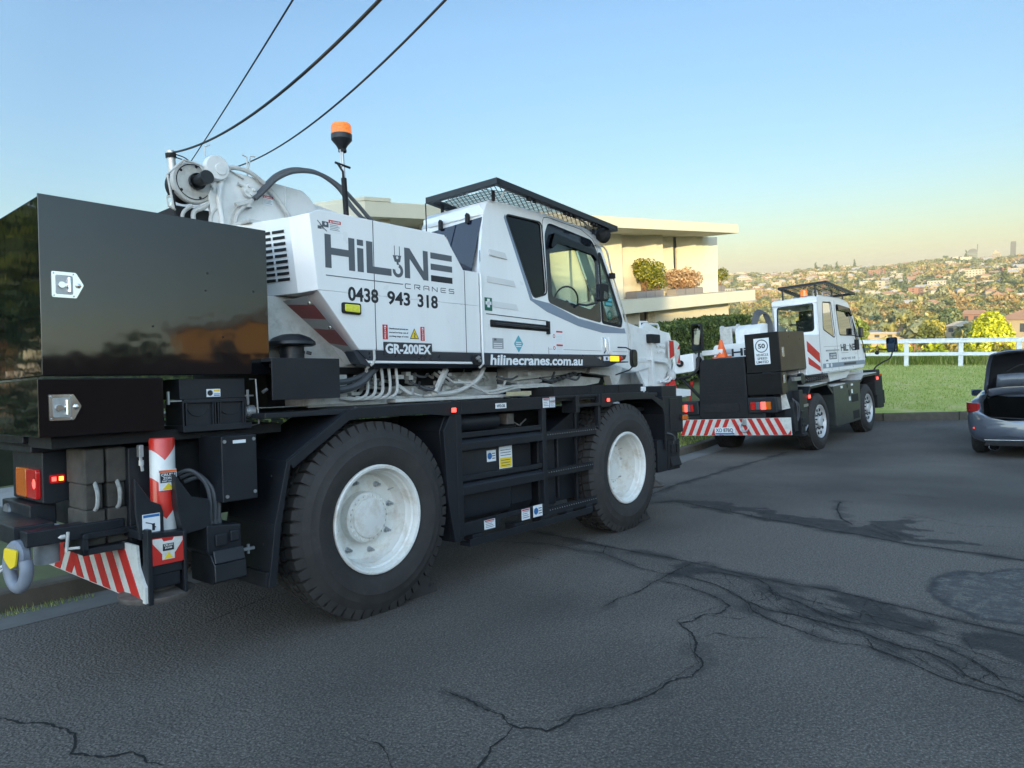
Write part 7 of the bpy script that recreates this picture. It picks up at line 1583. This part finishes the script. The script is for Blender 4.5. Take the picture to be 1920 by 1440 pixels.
def puth(i, x, y, rz, s_=1.):
    o, u_ = hp[i]
    if u_: o = o.copy(); C.objects.link(o)
    hp[i][1] = True; o.location = (x, y, land(x, y) + .3); o.rotation_euler = (0, 0, rz); o.scale = (s_, s_, s_)
nh = 0; spots = []
while nh < 285:
    az = g.uniform(3.2, 23.8); r_ = g.uniform(560, 1580) if g.random() < .94 else g.uniform(420, 600); x, y = at(az, r_)
    if vnoise(np.array([x]), np.array([y]), .012, 17)[0] < .30 + .22 * (r_ < 800): continue
    if any((x - a) ** 2 + (y - b_) ** 2 < 190 for a, b_ in spots): continue
    spots.append((x, y)); i = g.choice([0, 0, 0, 0, 1, 1, 1, 2, 5, 5, 5, 4, 3] + ([6] if g.random() < .15 else [])); puth(i, x, y, g.choice([0.2, 1.75]) + g.uniform(-.3, .3), g.uniform(.6, 1.0)); nh += 1
nt_ = 0
while nt_ < 270:
    az = g.uniform(3.0, 24.0); r_ = g.uniform(200, 640) if nt_ < 150 else g.uniform(640, 1600); x, y = at(az, r_)
    if any((x - a) ** 2 + (y - b_) ** 2 < 90 for a, b_ in spots): continue
    i = (g.choice([2, 2, 0, 0, 1, 3, 5]) if r_ < 640 else g.choice([0, 1, 1, 3, 3, 4, 5, 2])); s_ = g.uniform(.8, 1.4)
    put(i, x, y, land(x, y), s_, g.uniform(0, 6.28)); nt_ += 1
# woods and gardens between them: nobody could count these crowns
def forest(name, n_, r0, r1, mats_, probs, label, seed, size=1.5, per=16, hole=.0):
    g2 = np.random.default_rng(seed); az = R(2.0) + g2.random(n_) * R(23.5); rr_ = r0 + (r1 - r0) * g2.random(n_) ** .8; x, y = CW[0] + rr_ * np.cos(az), CW[1] + rr_ * np.sin(az)
    z = Hland(x, y) + (np.array([fbm(x[None], y[None], .01, 3, 4)[0]])[0] - .5) * np.interp(rr_, [0, 60, 500, 1500], [0, .5, 4, 9])
    ok_ = np.ones(n_, bool)
    for a, b_ in spots: ok_ &= (x - a) ** 2 + (y - b_) ** 2 > 70
    x, y, z = x[ok_], y[ok_], z[ok_]; n_ = len(x); wd = 2.2 + g2.random(n_) * 2.6; hh = 3 + g2.random(n_) * 4
    mi_ = np.minimum((vnoise(x, y, .02, seed + 5) * 1.25 - .12 + g2.normal(0, .10, n_)).clip(0, .999) * len(mats_), len(mats_) - 1).astype(int)
    d = g2.normal(size=(n_, per, 3)); d /= np.linalg.norm(d, axis=2, keepdims=True); d[..., 2] = np.abs(d[..., 2]) * 1.0 - .25
    rad = .65 + .4 * g2.random((n_, per, 1)); Pp = np.stack([x, y, z + hh * .55], 1)[:, None] + d * rad * np.stack([wd, wd, hh * .5], 1)[:, None]
    nrm = d + g2.normal(size=d.shape) * .5; nrm /= np.linalg.norm(nrm, axis=2, keepdims=True); t_ = np.cross(nrm, g2.normal(size=d.shape)); t_ /= np.linalg.norm(t_, axis=2, keepdims=True); b3_ = np.cross(nrm, t_); s_ = size * (.5 + .8 * g2.random((n_, per, 1))) * (wd / 3.5)[:, None, None]
    V = np.stack([Pp - t_ * s_, Pp - b3_ * s_ * .6, Pp + t_ * s_, Pp + b3_ * s_ * .6], 2).reshape(-1, 3)
    tag(np_mesh(name, V, np.arange(len(V)).reshape(-1, 4), mats_, midx=np.repeat(mi_, per), smooth=False), label, 'woodland', kind='stuff')
forest('woods', 2600, 230, 660, [LM[1], LM[0], LM[2], LM[2], LM[4]], None, 'dense brown and olive woods filling the valley beyond the fence', 31, 1.0, 30)
forest('hillside_trees', 5600, 650, 1640, [LM[1], LM[4], LM[0], LM[0], LM[2]], None, 'mass of distant garden trees covering the far hillside', 32, 1.9, 12)
# skyline towers
TG = mat('tower_glass_grey', (.06, .065, .065), .4, var=.06, scale=.02); TC = mat('tower_cream', (.30, .25, .17), .8, var=.06, scale=.02)
def tower(az, r_, wd, dp, top, m_, label, fn=None):
    x, y = at(az, r_); t = thing('tower_block', label, 'tower', T3(x, y, land(x, y) - 4) @ RZ(R(az) - math.pi / 2)); h_ = top - (land(x, y) - 4)
    b = MB().box(-wd / 2, wd / 2, 0, dp, 0, h_); b.build('wall', m_, t); b = MB()
    for k_ in range(int(h_ / 3.4)): b.box(-wd / 2 + .5, wd / 2 - .5, -.1, .0, 2 + k_ * 3.4, 3.3 + k_ * 3.4)
    b.build('window_band', HC[5], t)
    if fn: fn(t, h_)
def zpx(r_, py, hor): return CW[2] + (hor - py) / 1309.4 * r_ * .81
def cap(t, h_): MB().box(-4.4, 4.4, .5, 6, h_, h_ + 2.5).build('roof_plant', TG, t)
tower(4.72, 1850, 10.0, 10, zpx(1850, 455, 494), TG, 'tall slim grey tower rising alone on the far ridge', cap)
def arch(t, h_):
    MB().prism([(9 * math.cos(a), h_ + 6.5 * math.sin(a)) for a in np.linspace(0, math.pi, 14)], 'y', 0, 9).build('arched_roof', TG, t)
    MB().box(7.4, 9.4, 1, 3, h_, h_ + 16).build('mast', TG, t)
tower(6.95, 1820, 18, 9, zpx(1820, 471, 498), mat('pale_green_glass', (.12, .14, .12), .4, var=.06, scale=.02), 'pale arched-top tower with a side mast on the far ridge', arch)
tower(5.62, 1800, 15, 10, zpx(1800, 474, 496), TC, 'cream stepped apartment block on the far ridge', lambda t, h_: MB().box(-5, 3, 1, 8, h_, h_ + 5).build('upper_storey', TC, t))
tower(5.15, 1790, 14, 9, zpx(1790, 480, 495), TG, 'low grey office block beside the slim tower on the far ridge')
tower(8.35, 1700, 11, 8, zpx(1700, 482, 500), TC, 'narrow cream apartment block near the left of the ridge towers')
tower(7.65, 1750, 6, 8, zpx(1750, 479, 499), TG, 'slender grey block left of the arched tower')

# ================================================================== nearer houses and trees beyond the fence
def near_tree(name, label, az, r_, top, blobs_fn, mi_, n_, size, seed):
    x, y = at(az, r_); z0 = land(x, y); t = thing(name, label, 'tree', T3(x, y, z0)); h_ = top - z0; bb_ = blobs_fn(h_)
    leaf_cloud('crown', bb_, n_, size, LM[mi_] if isinstance(mi_, int) else mi_, seed, t, shell=.55)
    b = MB().tube([(0, 0, -1), (.1, 0, h_ * .25), (0, .1, h_ * .55)], [.28, .2, .10], 7); gg = random.Random(seed)
    for c, rr_ in bb_[:7]: b.tube([(0, 0, h_ * .25), (c[0] * .6, c[1] * .6, (h_ * .25 + c[2]) / 2), c], [.12, .08, .03], 5)
    b.build('trunk', TIMB, t)
def zt(r_, py, px): hor = 608.3 - .06 * px; return CW[2] + (hor - py) / 1309.4 * r_ * math.cos(R(40.5 - (31.5 - (px - 1060) * .0325)))
near_tree('round_tree', 'bright yellow-green dome-shaped tree beyond the fence at the right', 5.85, 118, zt(118, 580, 1880), lambda h_: [((0, 0, h_ * .45), (3.0, 3.0, h_ * .42)), ((.3, 0, h_ * .70), (2.0, 2.2, h_ * .28)), ((-1.2, 0, h_ * .3), (2.2, 2, h_ * .28)), ((1.6, -.5, h_ * .3), (1.9, 2, h_ * .28)), ((.2, -1, h_ * .55), (2.3, 2, h_ * .3))], 3, 7000, .26, 3)
near_tree('spreading_tree', 'feathery olive-yellow spreading tree behind the second fence bay', 9.25, 140, zt(140, 596, 1750), lambda h_: [((-1.2, 0, h_ * .72), (2.2, 2, 1.6)), ((1.2, 0, h_ * .78), (2.4, 2, 1.7)), ((2.8, 0, h_ * .5), (2.2, 2, 1.6)), ((-2.6, 0, h_ * .6), (1.5, 2, 1.3)), ((.8, -1, h_ * .48), (2.6, 2, 1.6)), ((2.4, 0, h_ * .25), (2.8, 2, 1.6)), ((.2, -1.2, h_ * .25), (2.6, 2, 1.6))], leaf_mat('olive_yellow_crown', (.12, .12, .02), (.30, .26, .04), (.48, .40, .08), .2), 5200, .30, 4)
near_tree('dark_tree', 'dark green tree standing left of the bright yellow-green dome-shaped tree', 6.75, 135, zt(135, 600, 1840), lambda h_: [((0, 0, h_ * .7), (1.5, 1.5, 1.8)), ((-1.5, 0, h_ * .45), (1.9, 1.5, 1.6)), ((.4, 0, h_ * .35), (1.9, 1.5, 2.0)), ((-.8, 0, h_ * .2), (2.6, 1.5, 1.6))], 1, 3000, .3, 5)
near_tree('dark_tree', 'clump-headed dark green tree above the cream house with a tan roof', 8.2, 240, zt(240, 568, 1790), lambda h_: [((-3, 0, h_ * .6), (3.4, 3, 2.6)), ((2.5, 0, h_ * .7), (3.2, 3, 2.8)), ((0, 0, h_ * .4), (4.4, 3, 3)), ((4.5, 0, h_ * .45), (2.6, 3, 2.4))], 1, 3000, .55, 6)
near_tree('leafy_tree', 'fresh green tree beyond the fence just right of the far crane cab', 13.9, 150, zt(150, 582, 1625), lambda h_: [((0, 0, h_ * .65), (2.2, 2, 2.2)), ((-1.6, 0, h_ * .45), (1.9, 2, 1.8)), ((1.5, 0, h_ * .4), (2.0, 2, 1.8)), ((0, 0, h_ * .25), (2.4, 2, 1.8))], leaf_mat('fresh_green_crown', (.09, .14, .02), (.20, .26, .04), (.32, .36, .06), .25), 3600, .3, 7)
sh_ = [(13.7, 58, 632, 0), (12.9, 62, 640, 3), (12.1, 55, 641, 0), (11.2, 60, 634, 3), (10.3, 52, 652, 0), (9.4, 58, 645, 3), (8.3, 66, 641, 0), (7.4, 54, 658, 3), (6.4, 60, 645, 0), (5.4, 56, 648, 3), (4.5, 62, 640, 0), (14.6, 56, 638, 3), (3.8, 58, 645, 3)]
SHM = [leaf_mat('ochre_shrub', (.14, .12, .025), (.36, .27, .05), (.56, .42, .10), .25), LM[3]]
NM = ['third', 'fourth', 'fifth', 'sixth', 'seventh', 'eighth', 'ninth', 'tenth', 'eleventh', 'twelfth', 'thirteenth', 'second', 'fourteenth']
order = sorted(range(len(sh_)), key=lambda i: -sh_[i][0]); WORDS = ['first', 'second', 'third', 'fourth', 'fifth', 'sixth', 'seventh', 'eighth', 'ninth', 'tenth', 'eleventh', 'twelfth', 'thirteenth']
for k_, i in enumerate(order):
    az, r_, py, mi_ = sh_[i]; x, y = at(az, r_); z0 = land(x, y); top = zt(r_, py, 1900 - (az - 4.59) * 30.5); h_ = max(1.2, top - z0); gg = random.Random(i)
    s_ = thing('shrub', ('ochre' if mi_ == 0 else 'yellow-green') + ' sunlit shrub beyond the white fence, %s from the left in the row' % WORDS[k_], 'shrub', T3(x, y, z0), 'sunlit shrubs just beyond the white fence')
    bb_ = [((gg.uniform(-1.3, 1.3), gg.uniform(-.6, .6), h_ * gg.uniform(.25, .8)), (gg.uniform(.6, 1.0), .8, h_ * gg.uniform(.16, .28))) for _ in range(8)]
    leaf_cloud('foliage', bb_, 1700, .19, SHM[0] if mi_ == 0 else SHM[1], 60 + i, s_)
    b = MB(); [b.tube([(0, 0, -.5), (c[0] * .6, c[1] * .6, c[2] * .6), c], [.06, .04, .015], 5) for c, _ in bb_]; b.build('stem', TIMB, s_)
def near_house(label, az, r_, L_, D_, h_, base_py, px, wall_, roof_, kind, rz, wm=HC[5]):
    x, y = at(az, r_); zb_ = zt(r_, base_py, px); t = thing('house', label, 'house', T3(x, y, zb_) @ RZ(R(az) + rz), 'houses just beyond the fence')
    MB().box(-L_ / 2, L_ / 2, -D_ / 2, D_ / 2, -4, h_).build('wall', wall_, t); b = MB()
    if kind == 'gable': b.prism([(-D_ / 2 - .4, h_ - .1), (D_ / 2 + .4, h_ - .1), (0, h_ + D_ * .26)], 'x', -L_ / 2 - .3, L_ / 2 + .3)
    elif kind == 'hip': b.add([(-L_ / 2 - .5, -D_ / 2 - .5, h_), (L_ / 2 + .5, -D_ / 2 - .5, h_), (L_ / 2 + .5, D_ / 2 + .5, h_), (-L_ / 2 - .5, D_ / 2 + .5, h_), (-L_ / 2 + D_ * .45, 0, h_ + D_ * .26), (L_ / 2 - D_ * .45, 0, h_ + D_ * .26)], [(0, 1, 5, 4), (1, 2, 5), (2, 3, 4, 5), (3, 0, 4), (3, 2, 1, 0)])
    else: b.box(-L_ / 2 - .3, L_ / 2 + .3, -D_ / 2 - .3, D_ / 2 + .3, h_, h_ + .4)
    b.build('roof', roof_, t)
    for xx in np.arange(-L_ / 2 + 1.6, L_ / 2 - 1, 3.0):
        for s_ in (-1, 1): MB().box(xx - .6, xx + .6, s_ * D_ / 2 - .04, s_ * D_ / 2 + .04, h_ * .35, h_ * .8).build('window', wm, t)
    for s_ in (-1, 1): MB().box(s_ * L_ / 2 - .04, s_ * L_ / 2 + .04, -.8, .8, h_ * .35, h_ * .8).build('window', wm, t)
near_house('brick house with a gable roof and one sunlit cream side beyond the fence', 10.55, 215, 6.6, 5.6, 4.2, 652, 1718, HC[2], HC[3], 'gable', -.75)
near_house('long low cream flat-roofed building left of the brick gable house', 12.3, 215, 13, 6, 1.6, 634, 1665, HC[0], HC[4], 'flat', 1.5)
near_house('cream house with a tan roof between the feathery tree and the dome tree', 7.2, 230, 9, 5, 2.4, 626, 1820, HC[0], HC[6], 'hip', 1.35)
near_house('dark brick house with a tiled roof behind the dome-shaped tree', 6.75, 300, 6, 5, 3.6, 606, 1838, HC[2], HC[3], 'gable', 1.2)
near_house('house with broad brown tiled roofs at the right edge beyond the fence', 3.75, 205, 10, 8, 4.4, 632, 1912, HC[0], HC[3], 'hip', 1.2)
False and near_house('pink-walled house low behind the second bay of the fence', 8.9, 110, 9, 6, 2.6, 672, 1770, mat('pink_wall', (.50, .32, .22), .8, var=.1), HC[3], 'gable', 1.5)

# ================================================================== the other side of the street, behind the camera: casts the shade, shows in the glossy paint
def block(label, x, y, rz, L_, D_, h_, wall_, roof_):
    z0 = -(.1206 * x + .0654 * y); t = thing('apartment_building', label, 'building', T3(x, y, z0) @ RZ(rz)); MB().box(-L_ / 2, L_ / 2, -D_ / 2, D_ / 2, -3, h_).build('wall', wall_, t); MB().box(-L_ / 2 - .4, L_ / 2 + .4, -D_ / 2 - .4, D_ / 2 + .4, h_, h_ + .4).build('roof', roof_, t)
    for f_ in range(int(h_ / 3)):
        for xx in np.arange(-L_ / 2 + 2, L_ / 2 - 1, 3.4):
            for s_ in (-1, 1): MB().box(xx - .7, xx + .7, s_ * D_ / 2 - .05, s_ * D_ / 2 + .05, 1 + f_ * 3, 2.4 + f_ * 3).build('window', HC[5], t)
sa = SUN_AZ; ux_, uy_ = math.cos(sa), math.sin(sa); wx_, wy_ = uy_ , -ux_      # w axis, towards the left kerb
def pw(d, w_): return ux_ * d + wx_ * w_, uy_ * d + wy_ * w_
rz_ = sa + math.pi / 2
for i, (d, w0_, w1_, prof, lab) in enumerate(((46, 2.2, 17, 6.9, 'tallest building up the street behind the camera'), (46.6, -2.7, 2.6, 5.4, 'narrow middle building up the street behind the camera'), (46, -13.2, -2.4, 4.25, 'lower building up the street behind the camera'), (45.5, -32, -12.6, 3.3, 'long low building up the street behind the camera'))):
    x, y = pw(d, (w0_ + w1_) / 2); z0 = -(.1206 * x + .0654 * y); block(lab, x, y, rz_, abs(w1_ - w0_), 9, prof + (d - 4.9) * math.tan(SUN_EL) - z0 - .4, HW, HC[3])
block('sunlit ochre house across the street', 21.7, -35.4, R(-126), 8.5, 8, 6.2, mat('ochre_wall', (.70, .36, .12), .8, var=.08), HC[4])
for i, (x, y, L_, h_) in enumerate(((-14, -16, 14, 2.6), (2, -17, 18, 2.9), (19, -18.5, 16, 3.2))):
    o = MB().box(-L_ / 2, L_ / 2, -.4, .4, -1, h_).build('garden_wall', HC[2], mw=T3(x, y, -(.1206 * x + .0654 * y)) @ Matrix.Rotation(R(6.9), 4, 'Y')); tag(o, ('upper', 'middle', 'lower')[i] + ' brick garden wall along the far side of the street', 'wall')
for i, (x, y, s_) in enumerate(((-4.2, 11.5, 1.), (-7.5, 14, 1.15), (-11, 9.5, 1.), (-6, 18, 1.2), (-14, 13, 1.1))):
    t = thing('street_tree', 'leafy garden tree on the left verge up the road, %s from the crane' % WORDS[i], 'tree', T3(x, y, -(.1206 * x + .0654 * y)), 'garden trees up the road')
    leaf_cloud('crown', [((a * s_, b_ * s_, c * s_), (2.0 * s_, 2.0 * s_, 1.5 * s_)) for a, b_, c in ((0, 0, 5), (1.5, 0, 4.2), (-1.4, .6, 4.4), (0, 1.5, 4), (.3, -1.5, 4.3))], 2200, .16, LG, 90 + i, t); MB().tube([(0, 0, -.3), (0, .1, 2), (.1, 0, 4)], [.22, .17, .1], 8).build('trunk', TIMB, t)
for i, (x, y, s_) in enumerate(((8, -23, .62), (20, -25, .75), (29, -24, .8))):
    t = thing('garden_tree', 'low garden tree across the street behind the brick wall, %s down the hill' % WORDS[i], 'tree', T3(x, y, -(.1206 * x + .0654 * y)), 'garden trees across the street')
    leaf_cloud('crown', [((a * s_, b_ * s_, c * s_), (2.2 * s_, 2.2 * s_, 1.5 * s_)) for a, b_, c in ((0, 0, 4.6), (1.9, 0, 3.8), (-1.8, .6, 4.0), (0, 1.5, 3.6))], 2000, .17, LM[1], 190 + i, t); MB().tube([(0, 0, -.3), (0, .1, 1.5), (.1, 0, 3)], [.2, .15, .1], 8).build('trunk', TIMB, t)
o = leaf_cloud('boundary_hedge', None, 9000, .10, LHEDGE, 77, box_=lambda g, n_: (np.stack([-16 + g.random(n_) * 13, 8.6 + g.random(n_) * .7, .3 + .1206 * (10 - g.random(n_) * 0) * .3 + g.random(n_) * 2.6], 1), g.normal(size=(n_, 3)))); tag(o, 'tall boundary hedge on the verge up the road behind the near crane', 'hedge')
t = thing('utility_pole', 'timber utility pole across the street carrying the overhead wires', 'pole', T3(-.35, -9.2, .2)); MB().lathe([(0, -1), (.16, -1), (.12, 9), (0, 9)], 'z', (0, 0, 0), 14).build('pole_shaft', TIMB, t); MB().box(-1.1, 1.1, -.06, .06, 8.2, 8.35).build('crossarm', TIMB, t)

# thin evening haze in the air over the valley
HZ = bpy.data.materials.new('evening_haze'); HZ.use_nodes = True; hn = HZ.node_tree; hn.nodes.clear()
pv = hn.nodes.new('ShaderNodeVolumePrincipled'); pv.inputs['Color'].default_value = (.95, .90, .80, 1); pv.inputs['Density'].default_value = .00020; pv.inputs['Anisotropy'].default_value = .2
ho = hn.nodes.new('ShaderNodeOutputMaterial'); hn.links.new(pv.outputs[0], ho.inputs['Volume'])
tag(MB().box(-5400, 5400, -5400, 5400, -70, 95).build('haze', HZ, smooth=False), kind='stuff')
